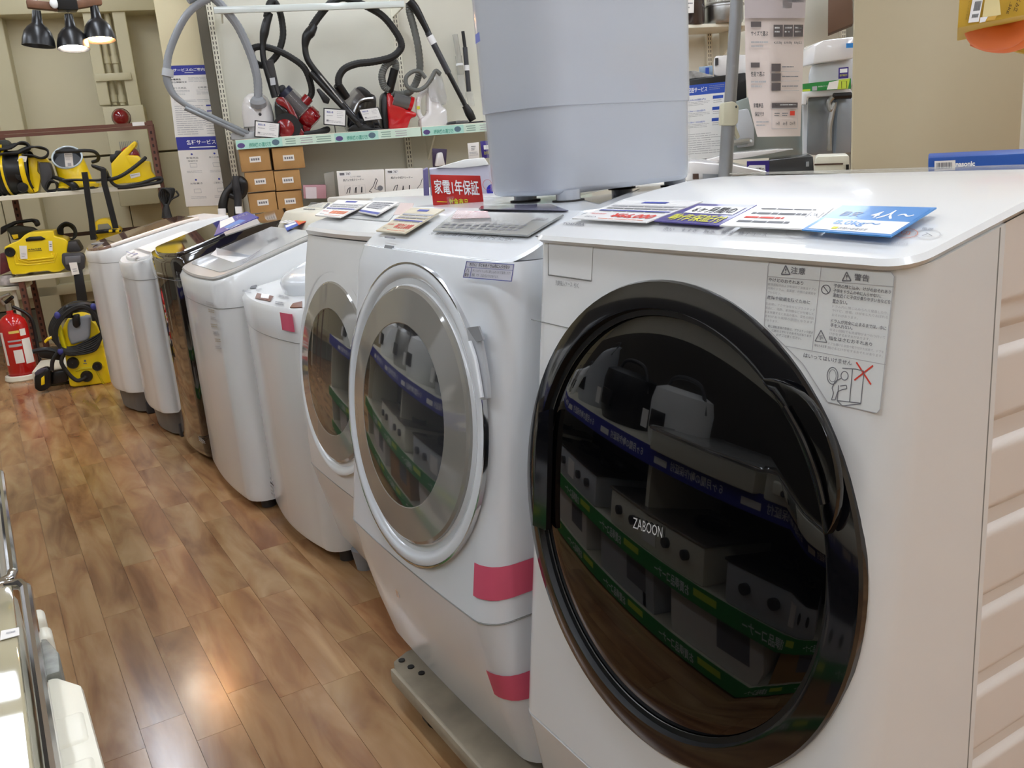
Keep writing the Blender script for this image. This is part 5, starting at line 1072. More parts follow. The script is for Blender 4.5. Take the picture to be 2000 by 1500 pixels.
# -- yellow kettle shaped one, middle
p0 = PR(.15)(*c4(870, 760)); t = thing('steam_cleaner', 'yellow bucket-shaped steam cleaner with an open dark top, middle of the rack shelf', 'cleaning machine', (p0.x, p0.y, z1s))
cc = PR(.16)(*c4(880, 700)); cc.z = z1s; k_ = .00374*.17/.17
mpp = (PR(.12)(*c4(1100, 700)) - PR(.12)(*c4(1000, 700))).length / 100
mb = MB(YELLOW); r0 = 190*mpp; rings = []
top = PR(.16)(*c4(815, 385)); H_ = top.z - z1s
for z, k, tilt, sh in ((.018, 1.22, 0, 0), (.04, 1.2, 0, 0), (.055, 1.02, .0, 0), (H_*.45, .99, .1, -8*mpp), (H_*.75, .95, .4, -28*mpp), (H_*.98, .9, .9, -48*mpp)):
    rings.append([V((cc.x, cc.y, z1s + z)) + RD*(sh + r0*k*math.cos(j*PI/16)) + RN*(r0*k*math.sin(j*PI/16)) + V((0, 0, tilt*.075*(math.sin(j*PI/16)))) for j in range(32)])
mb.loft(rings, cap=False); part('body', mb, t, angle=50)
rim = rings[-1]; ctr = sum(rim, V()) / 32
mb = MB(mat('pale_grey_rim', 'c8d2d6', .2, coat=.4, noise=.03)); mb.tube(rim, .006, n=8, smooth=False, closed=True); part('rim', mb, t)
mb = MB(mat('dark_open_top', '14161b', .4, noise=.1)); low = [ctr + (p - ctr)*.9 - V((0, 0, .03)) for p in rim]; mb.loft([[ctr + (p - ctr)*.98 for p in rim], low], cap=False); mb.add(low, [list(range(32))]); part('well', mb, t)
mb = MB(PAPER); S = Sheet([c4(735, 345), c4(830, 345), c4(845, 505), c4(752, 505)], PR(.035)); S.slab(mb, None, .001); S.rect(mb, .3, .72, .75, .95, INK_P); S.dashes(mb, .1, .1, .9, .6, 4, INK_P, 3, .3); part('price_tag', mb, t)
mb = MB(YELLOW); slabR(mb, .03, [(660, 735), (760, 720), (800, 745), (850, 680), (1000, 700), (1140, 690), (1140, 735), (960, 750), (760, 760), (680, 758)], .2, bev=.01, smooth=False); part('skirt', mb, t)
mb = MB(BLACK); rbox(mb, sR(cc) - r0*1.1, sR(cc) + r0*1.2, .03, .28, z1s, z1s + .022, bev=.008); part('base', mb, t)
part('hose', tubeR(MB(BLACK_RUB), [(655, 335), (700, 330), (850, 325), (980, 318), (1080, 330), (1130, 380), (1120, 430), (1060, 450)], [.08, .02, -.0, .0, .02, .06, .1, .12], .011), t)
mb = MB(BLACK); tubeR(mb, [(560, 605), (640, 630), (740, 665), (840, 715), (870, 760)], [.1, .06, .02, .0, .0], [.012, .012, .013, .022, .026]); tubeR(mb, [(720, 660), (900, 655), (1100, 660), (1180, 650)], -.01, .008); part('lance', mb, t)
mb = MB(BLACK_RUB)
for k in range(4): tubeR(mb, [(540 + 10*k, 700), (580, 660 + 8*k), (640 + 6*k, 690), (650, 760), (590, 800 - 8*k), (530, 770)], .06 + .015*k, .006, closed=True)
part('cable', mb, t)
# -- yellow wedge shaped one with red tank
p0 = PR(.15)(*c4(1480, 730)); t = thing('steam_cleaner', 'yellow wedge-shaped cleaner with a spout handle and dark red tank, right on the rack shelf', 'cleaning machine', (p0.x, p0.y, z1s))
mb = MB(YELLOW); slabR(mb, .05, [(1275, 470), (1400, 330), (1545, 205), (1570, 220), (1560, 265), (1470, 370), (1590, 375), (1640, 440), (1722, 440), (1740, 560), (1790, 620), (1760, 650), (1600, 680), (1320, 705), (1290, 660)], .22, bev=.03, smooth=False, seg=4); part('body', mb, t, angle=60)
mb = MB(mat('dark_red_tank', '8a1822', .15, coat=.4, noise=.05)); cq = PR(.15)(*c4(1490, 380)); mb.ell(cq, .062, .06, .06, X=RD, Y=RN); part('tank', mb, t)
mb = MB(BLACK); slabR(mb, .1, [(1262, 360), (1320, 360), (1320, 318), (1400, 318), (1400, 350), (1280, 470), (1262, 440)], .14, bev=.012, smooth=False); part('rear_block', mb, t)
part('hose', tubeR(MB(BLACK_RUB), [(1670, 400), (1640, 430), (1500, 540), (1390, 610), (1290, 645), (1200, 650)], [.04, .02, -.01, -.02, -.02, -.02], .0115), t)
part('hose', tubeR(MB(BLACK_RUB), [(1250, 620), (1300, 700), (1400, 735), (1600, 700), (1780, 640), (1850, 635), (1855, 670), (1790, 690), (1500, 735), (1350, 745)], -.01, .0105), t)
mb = MB(PAPER); S = Sheet([c4(1490, 590), c4(1605, 570), c4(1612, 610), c4(1505, 640)], PR(.045)); S.slab(mb, None, .001); S.dashes(mb, .1, .3, .9, .7, 1, INK_P, 3); part('label', mb, t)
# -- two black lances reaching down across the shelf
for k, (pp, lab) in enumerate(((((970, 565), (985, 650), (1010, 850), (1050, 1100), (1075, 1340)), 'black flat lance hanging across the rack shelf, left of two'), (((1190, 530), (1200, 700), (1240, 850), (1290, 1050), (1330, 1210)), 'black flat lance hanging across the rack shelf, right of two'))):
    mb = MB(BLACK); P = [PR(-.07)(*c4(*p)) for p in pp]; w_ = 32*mpp
    mb.loft([[p + RD*a*w_ + RN*b*.02 for a, b in ((-1, -1), (1, -1), (1, 1), (-1, 1))] for p in P]); t_ = single('extension_lance', mb, lab, 'lance', 'black lances hanging over the rack shelf')
mb = MB(YELLOW); S = Sheet([c4(1225, 680), c4(1250, 670), c4(1275, 770), c4(1250, 760)], PR(-.095)); S.slab(mb, None, .004)
mb = MB(BLACK); slabR(mb, -.04, [(1040, 470), (1200, 510), (1240, 560), (1260, 620), (1190, 640), (1160, 560), (1050, 510)], .05, bev=.008, smooth=False); single('trigger_handle', mb, 'black trigger handle between the bucket-shaped and wedge-shaped cleaners', 'handle')
# -- bundle of cable hanging at the right post
t = thing('hanging_cable', 'black coiled cable bundle hanging at the right end of the rack', 'cable', PR(-.03)(*c4(1920, 900)))
mb = MB(BLACK_RUB)
for k in range(6): tubeR(mb, [(1900, 960), (1830 + 22*k, 850), (1850 + 18*k, 765 + 5*(k % 2)), (1900 + 20*k, 760), (1960 + 6*k, 830), (1930, 950)], -.03 + .008*k, .0055)
tubeR(mb, [(1915, 930), (1910, 1000), (1920, 1090)], -.02, [.012, .024, .034]); tubeR(mb, [(1950, 890), (2000, 860), (2050, 830), (2020, 780)], -.02, .006); part('coil', mb, t)
# -- lower shelf: big yellow washer
def c2s(mb, d, pts, th, m=None, bev=.01, smooth=False, seg=2): return slabR(mb, d, pts, th, m, bev, smooth, c2, seg)
p0 = PR(.1)(*c2(250, 580)); t = thing('pressure_washer', 'long yellow pressure washer with a carry handle on the lower rack shelf', 'cleaning machine', (p0.x, p0.y, z2s))
YB = mat('bright_yellow_shell', 'fbdc16', .3, coat=.3, noise=.05)
mb = MB(YB); mb.M = None
outl = [(28, 385), (85, 355), (140, 335), (180, 295), (215, 275), (390, 262), (400, 305), (470, 320), (500, 345), (490, 400), (480, 540), (440, 565), (380, 570), (355, 558), (210, 572), (190, 582), (90, 588), (65, 540), (40, 440)]
c2s(mb, .03, outl, .24, bev=.025, seg=4); part('body', mb, t, angle=60)
mb = MB(mat('shell_shadow_panel', 'd8c414', .35, noise=.05))
for i in range(3):
    c2s(mb, .024 - .004*i, [(100 + 22*i, 440), (110 + 22*i, 475 - 14*i + 20*(2-i)), (200, 520 - 18*i), (400, 500 - 18*i), (420 - 20*i, 430), (412 - 20*i, 430), (392 - 10*i, 492 - 18*i), (205, 512 - 18*i), (118 + 22*i, 468 - 14*i + 18*(2-i)), (108 + 22*i, 440)], .02, YB, bev=.003)
part('body_steps', mb, t)
mb = MB(BLACK); c2s(mb, .02, [(185, 325), (215, 310), (300, 305), (335, 325), (310, 335), (220, 342), (190, 345)], .03, bev=.004); part('handle_gap', mb, t)
mb = MB(BLACK); q = PR(.02)(*c2(72, 422)); mb.lathe([(.03, .02), (.03, 0), (.026, -.006), (.001, -.004)], q, RN, n=20); part('switch_knob', mb, t)
mb = MB(DGREY); c2s(mb, .04, [(480, 345), (560, 340), (595, 400), (590, 420), (500, 425), (475, 410)], .18, bev=.02); part('grey_end', mb, t)
mb = MB(PAPER); S = Sheet([c2(140, 375), c2(195, 375), c2(202, 470), c2(150, 473)], PR(.014)); S.slab(mb, None, .001); S.dashes(mb, .2, .55, .8, .9, 3, INK_P, 3, .4); part('price_tag', mb, t)
mb = MB(PAPER); S = Sheet([c2(355, 340), c2(383, 340), c2(385, 412), c2(360, 412)], PR(.014)); S.slab(mb, None, .001); S.dashes(mb, .2, .3, .8, .7, 2, INK_G, 3, .5); part('price_tag', mb, t)
mb = MB(INK); S = Sheet([c2(205, 395), c2(306, 386), c2(308, 412), c2(207, 418)], PR(.018)); S.text(mb, 'KÄRCHER', .05, .1, .98, .6, INK, bold=.04); S.rect(mb, .0, .8, 1, .95, INK, .0006); S.rect(mb, 0, .25, .03, .6, INK, .0006); part('lettering', mb, t)
# black gun lying above it, cable bundle beside
t = thing('spray_gun', 'black spray gun with yellow trim lying behind the long yellow washer', 'spray gun', PR(.25)(*c2(170, 300)))
mb = MB(BLACK); c2s(mb, .28, [(0, 240), (100, 195), (230, 175), (280, 185), (295, 225), (260, 240), (240, 200), (120, 215), (0, 300)], .04, bev=.01); part('lance', mb, t)
mb = MB(mat('dark_olive_grip', '2e2e20', .5, noise=.1)); c2s(mb, .26, [(40, 250), (120, 225), (240, 240), (290, 270), (210, 280), (140, 330), (90, 335), (70, 290)], .05, bev=.01); part('grip', mb, t)
mb = MB(YELLOW); c2s(mb, .25, [(82, 295), (130, 290), (135, 320), (100, 330)], .02, bev=.004); part('trigger', mb, t)
t = thing('cable_bundle', 'black cable coil standing behind the right end of the long yellow washer', 'cable', PR(.22)(*c2(490, 320)))
mb = MB(BLACK_RUB)
for k in range(5): tubeR(mb, [(420 + 10*k, 290), (430 + 8*k, 240), (480 + 6*k, 205 + 6*k), (540, 230 + 8*k), (560 - 4*k, 290), (530, 325), (460, 320)], .2 + .012*k, .006, cv=c2, closed=True)
part('coil', mb, t)
# grey wet nozzle with band
t = thing('floor_nozzle', 'large dark grey nozzle and flat black tube hanging in front of the lower shelf', 'nozzle', PR(-.05)(*c2(560, 430)))
mb = MB(DGREY); c2s(mb, -.06, [(450, 430), (600, 425), (628, 450), (620, 540), (590, 560), (490, 560), (450, 500)], .05, bev=.012); part('head', mb, t)
mb = MB(mat('mid_grey_window', '6a6a6e', .3, noise=.1)); c2s(mb, -.066, [(475, 455), (590, 448), (590, 500), (480, 515)], .01, bev=.003); part('window', mb, t)
mb = MB(mat('near_black_tube', '17171c', .4, noise=.1)); c2s(mb, -.05, [(535, 560), (598, 540), (640, 780), (565, 790)], .03, bev=.006); part('tube', mb, t)
mb = MB(PAPER); S = Sheet([c2(505, 500), c2(562, 495), c2(582, 582), c2(528, 590)], PR(-.072)); S.slab(mb, None, .001); S.dashes(mb, .25, .5, .8, .85, 2, INK_P, 3, .5); part('tag', mb, t)
# partly hidden yellow one on the right of lower shelf
p0 = PR(.15)(*c2(760, 320)); t = thing('steam_cleaner', 'yellow cleaner half hidden behind the copper-lidded washing machine', 'cleaning machine', (p0.x, p0.y, z2s))
mb = MB(YELLOW); c2s(mb, .1, [(695, 200), (720, 180), (780, 172), (810, 185), (820, 225), (870, 240), (890, 260), (870, 300), (900, 560), (700, 570), (705, 330), (700, 260)], .2, bev=.02, seg=3); part('body', mb, t)
mb = MB(mat('grey_gap', '8e8a78', .5, noise=.1)); c2s(mb, .09, [(715, 220), (790, 212), (815, 240), (810, 280), (720, 285)], .02, bev=.004); part('well', mb, t)
mb = MB(BLACK); c2s(mb, .05, [(700, 262), (800, 252), (885, 258), (885, 275), (800, 282), (700, 290)], .04, bev=.006); part('belt', mb, t)
for x in (795, 845):
    mb = MB(YELLOW); c2s(mb, .045, [(x, 258), (x + 28, 256), (x + 28, 275), (x, 277)], .02, bev=.004); part('belt_clip', mb, t)
mb = MB(DGREY); c2s(mb, .05, [(660, 300), (705, 300), (712, 326), (664, 330)], .06, bev=.004); part('foot', mb, t)
# fire extinguisher on its round stand
e0 = PZ(.02)(47, 733); t = thing('fire_extinguisher', 'red fire extinguisher on a cream round stand', 'fire extinguisher', (e0.x, e0.y, 0))
mb = MB(CREAM_PL); mb.lathe([(.001, 0), (.10, 0), (.105, .008), (.1, .03), (.085, .034), (.083, .02), (.001, .02)], (e0.x, e0.y, 0), n=40); part('stand', mb, t)
FX = mat('extinguisher_red', 'c01414', .15, coat=.6, noise=.05); mb = MB(FX); R_ = .079
mb.lathe([(.001, .02), (R_ - .006, .02), (R_, .03), (R_, .33), (R_ - .008, .36), (R_ - .03, .385), (.02, .40), (.018, .42)], (e0.x, e0.y, 0), n=36); part('cylinder', mb, t)
def wrap(mb, a0, a1, z0, z1, m, r=R_ + .0008, n=8):
    b = math.atan2(-e0.y, -e0.x + 0); vs = []
    for i in range(n + 1):
        a = b + a0 + (a1 - a0)*i/n; 
        for z in (z0, z1): vs.append(V((e0.x + r*math.cos(a), e0.y + r*math.sin(a), z)))
    mb.add(vs, [(2*i, 2*i+1, 2*i+3, 2*i+2) for i in range(n)], m)
mb = MB(PAPER)
wrap(mb, .35, 1.1, .10, .25, PAPER); wrap(mb, -.35, .25, .11, .19, PAPER); wrap(mb, .35, .8, .27, .31, PAPER); wrap(mb, -1.2, -.9, .1, .3, PAPER); wrap(mb, -.6, .3, .21, .225, INK_P); wrap(mb, -.6, .3, .24, .25, INK_P); wrap(mb, -.4, .3, .29, .305, mat('pale_yellow_label', 'e8cf70', .4, noise=.05)); part('labels', mb, t)
mb = MB(STEEL); mb.cyl((e0.x, e0.y, .415), (e0.x, e0.y, .46), .018); mb.tube([(e0.x - .02, e0.y, .46), (e0.x - .03, e0.y - .02, .50), (e0.x + .02, e0.y - .05, .52)], .009, n=8); part('valve', mb, t)
mb = MB(BLACK); mb.tube([(e0.x - .01, e0.y, .47), (e0.x + .03, e0.y - .04, .5)], .011, n=8, smooth=False); mb.tube([(e0.x + .02, e0.y, .44), (e0.x + .1, e0.y, .36), (e0.x + .105, e0.y - .01, .2), (e0.x + .1, e0.y - .01, .08)], .01, n=8); part('lever_and_hose', mb, t)
# white post and second rack at the far left
t = thing('side_rack', 'cream rack at the left edge holding small printed boxes', 'rack', rpt(-.1, .1, 0))
zs = PR(.05)(20, 560).z; s0 = sR(PR(.05)(49, 560))
mb = MB(SHELFW); rbox(mb, -.6, s0, .04, .35, zs - .025, zs, bev=.003, seg=1); part('shelf', mb, t)
a_ = PR(.08)(*c2(105, 690)); b_ = PR(.08)(*c2(140, 925)); mb = MB(SHELFW); sm = (sR(a_) + sR(b_))/2; rbox(mb, sm - .012, sm + .012, .08, .10, 0, zs, bev=.003, seg=1); part('post', mb, t)
mb = MB(SHELFW); rbox(mb, -.58, -.55, .08, .10, 0, zs, bev=.003, seg=1); part('post', mb, t)
for k, (q, m_, lb) in enumerate((([(0, 432), (60, 425), (75, 560), (0, 590)], mat('maroon_print', '6a2a34', .4, noise=.4, nscale=30), 'small box with a maroon printed face, upper left edge'), ([(0, 600), (80, 590), (140, 640), (140, 665), (0, 668)], mat('speckled_print', 'b8b2b0', .5, noise=.4, nscale=40), 'small box with a speckled grey print, lower left edge'))):
    P = [PR(.09 - .03*k)(*c2(*p)) for p in q]; mb = MB(m_); mb.prism(P, RN*.1, None, .003); single('small_box', mb, lb, 'box', 'printed boxes on the side rack')
# low white platform on the floor, pressure washer with coiled hose, spray gun
pf = PZ(.09)(*c2(235, 1300)); 
t = thing('low_platform', 'low white platform behind the yellow pressure washer on the floor', 'platform', (pf.x + .2, pf.y + .15, 0))
A = PZ(.10)(*c2(232, 1300)); sA = sR(A); dA = (A - RO).dot(RN); mb = MB(SHELFW); rbox(mb, sA, sA + .75, dA, dA + .35, .02, .10, bev=.004); part('deck', mb, t)
mb = MB(mat('platform_recess', '57544a', .7, noise=.05)); rbox(mb, sA + .02, sA + .73, dA + .02, dA + .33, 0, .02); part('plinth', mb, t)
KP = PZ(0)(*c2(665, 1400)); KO = KP; kd = (KP - RO).dot(RN)
def PK(d): return PR(kd + d)
def ck(mb, d, pts, th, m=None, bev=.01, smooth=False, seg=2):
    P = [c2(*p) for p in pts]
    if smooth: P = [(q.x, q.y) for q in smooth_path([V((x, y, 0)) for x, y in P], 3, True)]
    return mb.prism([PK(d)(*p) for p in P], RN*th, m, bev, seg)
t = thing('pressure_washer', 'yellow and grey pressure washer standing on the floor with a coiled black hose', 'cleaning machine', (KP.x, KP.y, 0))
mb = MB(YB); ck(mb, .0, [(475, 1180), (740, 1080), (755, 1110), (815, 1380), (765, 1392), (735, 1388), (545, 1412), (510, 1405)], .2, bev=.018, seg=3); part('base', mb, t, angle=60)
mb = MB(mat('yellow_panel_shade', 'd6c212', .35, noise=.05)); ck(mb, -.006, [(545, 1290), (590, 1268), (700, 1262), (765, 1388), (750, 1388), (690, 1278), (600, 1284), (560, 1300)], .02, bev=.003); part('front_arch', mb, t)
mb = MB(YB); ck(mb, .04, [(450, 980), (500, 900), (600, 880), (700, 930), (735, 990), (740, 1130), (480, 1180), (465, 1080)], .17, bev=.03, seg=4); part('upper_body', mb, t, angle=60)
mb = MB(mat('washer_grey_shell', '9aa0a8', .3, coat=.2, noise=.05)); ck(mb, .015, [(490, 960), (510, 915), (600, 895), (665, 895), (660, 1040), (640, 1070), (520, 1105), (495, 1040)], .1, bev=.015, smooth=False, seg=3); part('grey_cover', mb, t, angle=60)
mb = MB(mat('yellow_bits', 'e6d818', .3, noise=.05)); ck(mb, .0, [(415, 965), (440, 960), (470, 1060), (500, 1160), (470, 1170), (430, 1060)], .06, bev=.008); part('side_fin', mb, t)
mb = MB(BLACK); tubeR(mb, [(495, 900), (500, 840), (540, 825), (640, 815), (690, 850), (710, 920)], kd - .0, .026, cv=c2); part('handle', mb, t)
mb = MB(BLACK); ck(mb, .0, [(525, 885), (580, 875), (590, 960), (555, 985), (530, 960)], .04, bev=.01); part('latch', mb, t)
for x, y, r in ((535, 1232, .032), (713, 1257, .026), (635, 1330, .032)):
    q = PK(-.004)(*c2(x, y)); mb = MB(BLACK); mb.lathe([(r, .02), (r, -.012), (r*.85, -.02), (r*.5, -.018), (.001, -.022)], q, RN, n=24); part('dial', mb, t)
mb = MB(INK); S = Sheet([c2(606, 1210), c2(638, 1210), c2(640, 1245), c2(608, 1245)], PK(-.003)); S.rect(mb, .25, .0, .75, .45, INK_G); S.rect(mb, .1, .7, .9, .85, INK_G); part('badge', mb, t)
mb = MB(BLACK_RUB)
for k in range(7): tubeR(mb, [(362 + 9*k, 1000 + 3*k), (392 + 8*k, 905 + 6*k), (480 + 4*k, 815 + 9*k), (590, 785 + 7*k), (700 - 5*k, 830 + 6*k), (752 - 2*k, 930 + 12*k), (752 - 4*k, 1000 + 15*k), (660 + 3*k, 1060 + 15*k), (520, 1120 + 9*k), (410 + 6*k, 1085 + 9*k)], kd + .02 - .012*k if k < 4 else kd - .03, .0062, cv=c2, closed=True)
part('hose_coil', mb, t)
mb = MB(BLACK_RUB); tubeR(mb, [(470, 1160), (450, 1230), (500, 1310), (560, 1360), (610, 1350), (635, 1330)], kd - .03, .011, cv=c2); part('feed_hose', mb, t)
mb = MB(mat('blue_tie', '3a3f8a', .5, noise=.05)); 
for x, y in ((420, 885), (685, 822), (445, 1150)):
    q = PK(-.03)(*c2(x, y)); mb = MB(_M['blue_tie']); mb.ell(q, .016, .012, .02, X=RD, Y=RN); part('cable_tie', mb, t)
t = thing('spray_gun', 'black spray gun on the floor left of the yellow pressure washer', 'spray gun', PZ(0)(*c2(320, 1430)))
mb = MB(BLACK); ck(mb, -.03, [(248, 1340), (270, 1290), (345, 1262), (375, 1290), (375, 1400), (350, 1430), (290, 1450), (250, 1425)], .06, bev=.015); part('head', mb, t)
mb = MB(mat('gun_grey', '4a4858', .4, noise=.05)); ck(mb, -.034, [(250, 1310), (275, 1285), (345, 1268), (320, 1300), (262, 1330)], .02, bev=.004); part('grey_top', mb, t)
mb = MB(YELLOW); ck(mb, -.036, [(300, 1345), (325, 1325), (328, 1390), (300, 1400)], .02, bev=.004); part('lock', mb, t)
mb = MB(BLACK); ck(mb, .0, [(375, 1300), (490, 1280), (498, 1370), (375, 1400)], .06, bev=.012); part('barrel', mb, t)
mb = MB(BLACK_RUB); tubeR(mb, [(380, 1290), (385, 1220), (420, 1160), (450, 1130)], kd - .02, .011, cv=c2); part('hose', mb, t)
mb = MB(BLACK); ck(mb, .02, [(280, 1140), (400, 1130), (470, 1160), (460, 1220), (290, 1200), (272, 1170)], .1, bev=.015)
tubeR(mb, [(240, 1150), (330, 1135), (420, 1150)], kd + .03, .014, cv=c2); single('black_attachment', mb, 'black attachment lying on the low platform behind the hose coil', 'attachment')
mb = MB(YELLOW); ck(mb, -.01, [(318, 1075), (350, 1045), (362, 1060), (330, 1095)], .04, bev=.006); tubeR(mb, [(340, 1068), (390, 1040), (430, 1030)], kd, .008, cv=c2); single('yellow_nozzle', mb, 'small yellow nozzle sticking out left of the hose coil', 'nozzle')
# black vacuum head standing by the pillar
t = thing('stick_vacuum', 'black vacuum handle with white tags standing by the beige pillar', 'vacuum cleaner', PW(.0)(452, 425))
cp = lambda x, y: (320 + x / 4.8375, 110 + y / 4.8387)
mb = MB(BLACK); PQ = [PW(.02)(*cp(*p)) for p in ((565, 1480), (560, 1400), (590, 1300), (650, 1230), (700, 1180), (740, 1200), (745, 1280), (700, 1330), (650, 1320), (600, 1300))]; mb.tube(PQ, [.03, .03, .026, .026, .034, .036, .03, .024, .02, .02], n=12); part('grip', mb, t)
mb = MB(mat('charcoal_grip', '2c2c30', .35, noise=.1)); mb.tube([PW(-.0)(*cp(*p)) for p in ((680, 1130), (685, 1240), (700, 1330), (700, 1500))], [.022, .028, .024, .026], n=12); part('tube', mb, t)
for x0, x1, y in ((512, 580, 1440), (675, 735, 1420)):
    mb = MB(INK_W); a_, b_ = PW(-.03)(*cp((x0 + x1)/2, y)), PW(-.03)(*cp((x0 + x1)/2 + 6, y + 65)); mb.cyl(a_, b_, (x1 - x0)/2/4.84*.0035, n=14); part('tag', mb, t)
mb = MB(BLACK); mb.cyl(PW(0.0)(*cp(700, 1480)), PW(0.0)(*cp(700, 1480)) + V((0, 0, -.72)), .026); part('lower_tube', mb, t)
# posters on the pillar
PP = PW(.415)
def poster(q, name, label, draw):
    S = Sheet([cp(*p) for p in q], PP); o = S.p(.5, .5); t = thing(name, label, 'poster', (o.x, o.y, S.p(.5, 1).z)); mb = MB(PAPER); S.slab(mb, None, .0012); part('paper', mb, t); mb = MB(INK); draw(S, mb); part('printing', mb, t)
def d_p1(S, mb):
    S.rect(mb, 0, 0, 1, .135, BLUE); S.text(mb, 'サービスのご案内', .12, .04, .8, .085, INK_W, bold=.03); S.rect(mb, .36, .1, .55, .107, INK_W, .0008)
    S.text(mb, '家電商品', .04, .18, .26, .205, INK, bold=.02); S.text(mb, '安心保証付き', .04, .218, .38, .243, INK, bold=.02); S.dashes(mb, .42, .17, .95, .24, 4, INK_P, 2, .35)
    S.text(mb, '限り大商品', .06, .3, .35, .325, INK); S.text(mb, 'お取置き', .6, .3, .85, .325, INK); S.dashes(mb, .06, .345, .42, .42, 4, INK_P, 3, .3); S.dashes(mb, .56, .345, .92, .42, 4, INK_P, 4, .3)
    S.rect(mb, .72, .555, .94, .575, BLUE); S.rect(mb, .72, .635, .94, .65, BLUE); S.dashes(mb, .06, .48, .95, .52, 2, INK_P, 5, .3); S.dashes(mb, .06, .56, .66, .98, 14, INK_P, 6, .28); S.dashes(mb, .66, .68, .94, .98, 9, INK_P, 7, .28)
def d_p2(S, mb):
    S.rect(mb, 0, 0, 1, .19, BLUE); S.text(mb, '各種サービス', .2, .045, .8, .115, INK_W, bold=.04); S.rect(mb, .25, .145, .78, .157, INK_W, .0008)
    for u, v, t_ in ((.27, .25, '家電商品'), (.73, .25, '限り大商品'), (.27, .62, 'お取置き'), (.73, .62, 'ご配送ご案内')):
        S.poly(mb, [(u + .022*math.cos(k*PI/5), v + .014*math.sin(k*PI/5)) for k in range(10)], INK_B); S.text(mb, t_, u - .12, v + .04, u + .12, v + .065, INK)
        S.frame(mb, u - .07, v + .13, u + .07, v + .19, .006, INK_P); S.dashes(mb, u - .15, v + .24, u + .15, v + .28, 2, INK_P, 3, .3)
    S.text(mb, '保証付き', .17, .335, .37, .36, INK); S.poly(mb, [(.84 + .045*math.cos(k*PI/6), .39 + .03*math.sin(k*PI/6)) for k in range(12)], mat('pale_olive_disc', 'd2d080', .5, noise=.05))
poster(((30, 90), (465, 78), (572, 755), (108, 770)), 'service_poster', 'white service poster with blue header, upper one on the pillar', d_p1)
poster(((112, 765), (572, 752), (700, 1400), (212, 1422)), 'service_poster', 'white poster with blue header reading 各種サービス, lower one on the pillar', d_p2)
# ============================================================ PENDANT SPOTLIGHTS
def shade(t, top, tilt, lit, r=.078):
    ax = V(tilt).normalized(); mb = MB(mat('matt_black_shade', '1b1b1d', .3, noise=.1)); c = V(top)
    mb.lathe([(r_ * .86, h_ * .88) for r_, h_ in [(.001, .012), (.021, .012), (.023, .03), (.028, .075), (.05, .093), (.068, .118), (.079, .155), (.083, .188), (.080, .188), (.074, .155), (.05, .105), (.02, .09)]], c, ax, n=32); s = part('lamp_shade', mb, t, angle=60)
    mb = MB(CHROME); mb.cyl(c - ax*.035, c, .008); part('swivel', mb, t)
    if lit:
        mb = MB(mat('lit_bulb_' + lit, 'fff0dc' if lit == 'white' else 'ffc890', .5, emit=45 if lit == 'white' else 75, ecol='fff2e0' if lit == 'white' else 'ffb878')); mb.lathe([(.001, .160), (.043, .161), (.058, .146), (.034, .108), (.001, .09)], c, ax, n=24); part('bulb', mb, t)
DP = 4.85
t = thing('pendant_spotlight', 'ceiling spotlight with wooden arms and three black shades, two of them lit', 'lamp', PY(DP)(128, 10))
WOOD = mat('walnut_arm', '7a5238', .45, noise=.25, nscale=20)
h0 = PY(DP)(128, 4)
for (xa, ya, xb_, yb) in ((52, 8, 112, 14), (138, 12, 198, 2)):
    a_, b_ = PY(DP)(xa, ya), PY(DP)(xb_, yb); u = (b_ - a_); mb = MB(WOOD); mb.obox(a_ + V((0, -.02, -.018)), u, (0, .04, 0), (0, 0, .036), bev=.005); part('wooden_arm', mb, t)
mb = MB(BLACK); mb.box(h0.x - .04, h0.x + .045, h0.y - .04, h0.y + .04, h0.z - .04, h0.z + .1, bev=.006); mb.cyl(h0 + V((0, 0, .1)), (h0.x, h0.y, 2.95), .012); part('hub', mb, t)
mb = MB(INK_W); q = PY(DP - .03)(106, 7); mb.ell(q, .02, .012, .022); part('knob', mb, t)
for (x, y), tl, lit in (((71, 16), (-.13, 0, -1), None), ((133, 24), (-.05, -.12, -1), 'white'), ((183, 8), (-.02, -.12, -1), 'warm')):
    c_ = PY(DP)(x, y); shade(t, c_, tl, lit)
# ============================================================ RIGHT SIDE BACKGROUND
c5 = lambda x, y: (1300 + x / 2.857, y / 2.857)
c6_ = lambda x, y: (1320 + x / 5.5556, 100 + y / 5.5540)
def hray(x, y): r = ray(x, y); return V((r.x, r.y, 0)).normalized()
# tall beige pillar
pl = PD(2.55); a_, b_ = pl(1664, 200), pl(1997, 200); rt = _r0
PB = MB(mat('greige_pillar_paint', 'b9ac8e', .5, noise=.04, nscale=2, bump=.03)); o = V((a_.x, a_.y, 0)); wv = V((b_.x - a_.x, b_.y - a_.y, 0)); PB.obox(o, wv, hray(1664, 200) * .4, (0, 0, 2.95), bev=.004, seg=1); struct('trim_6', PB)
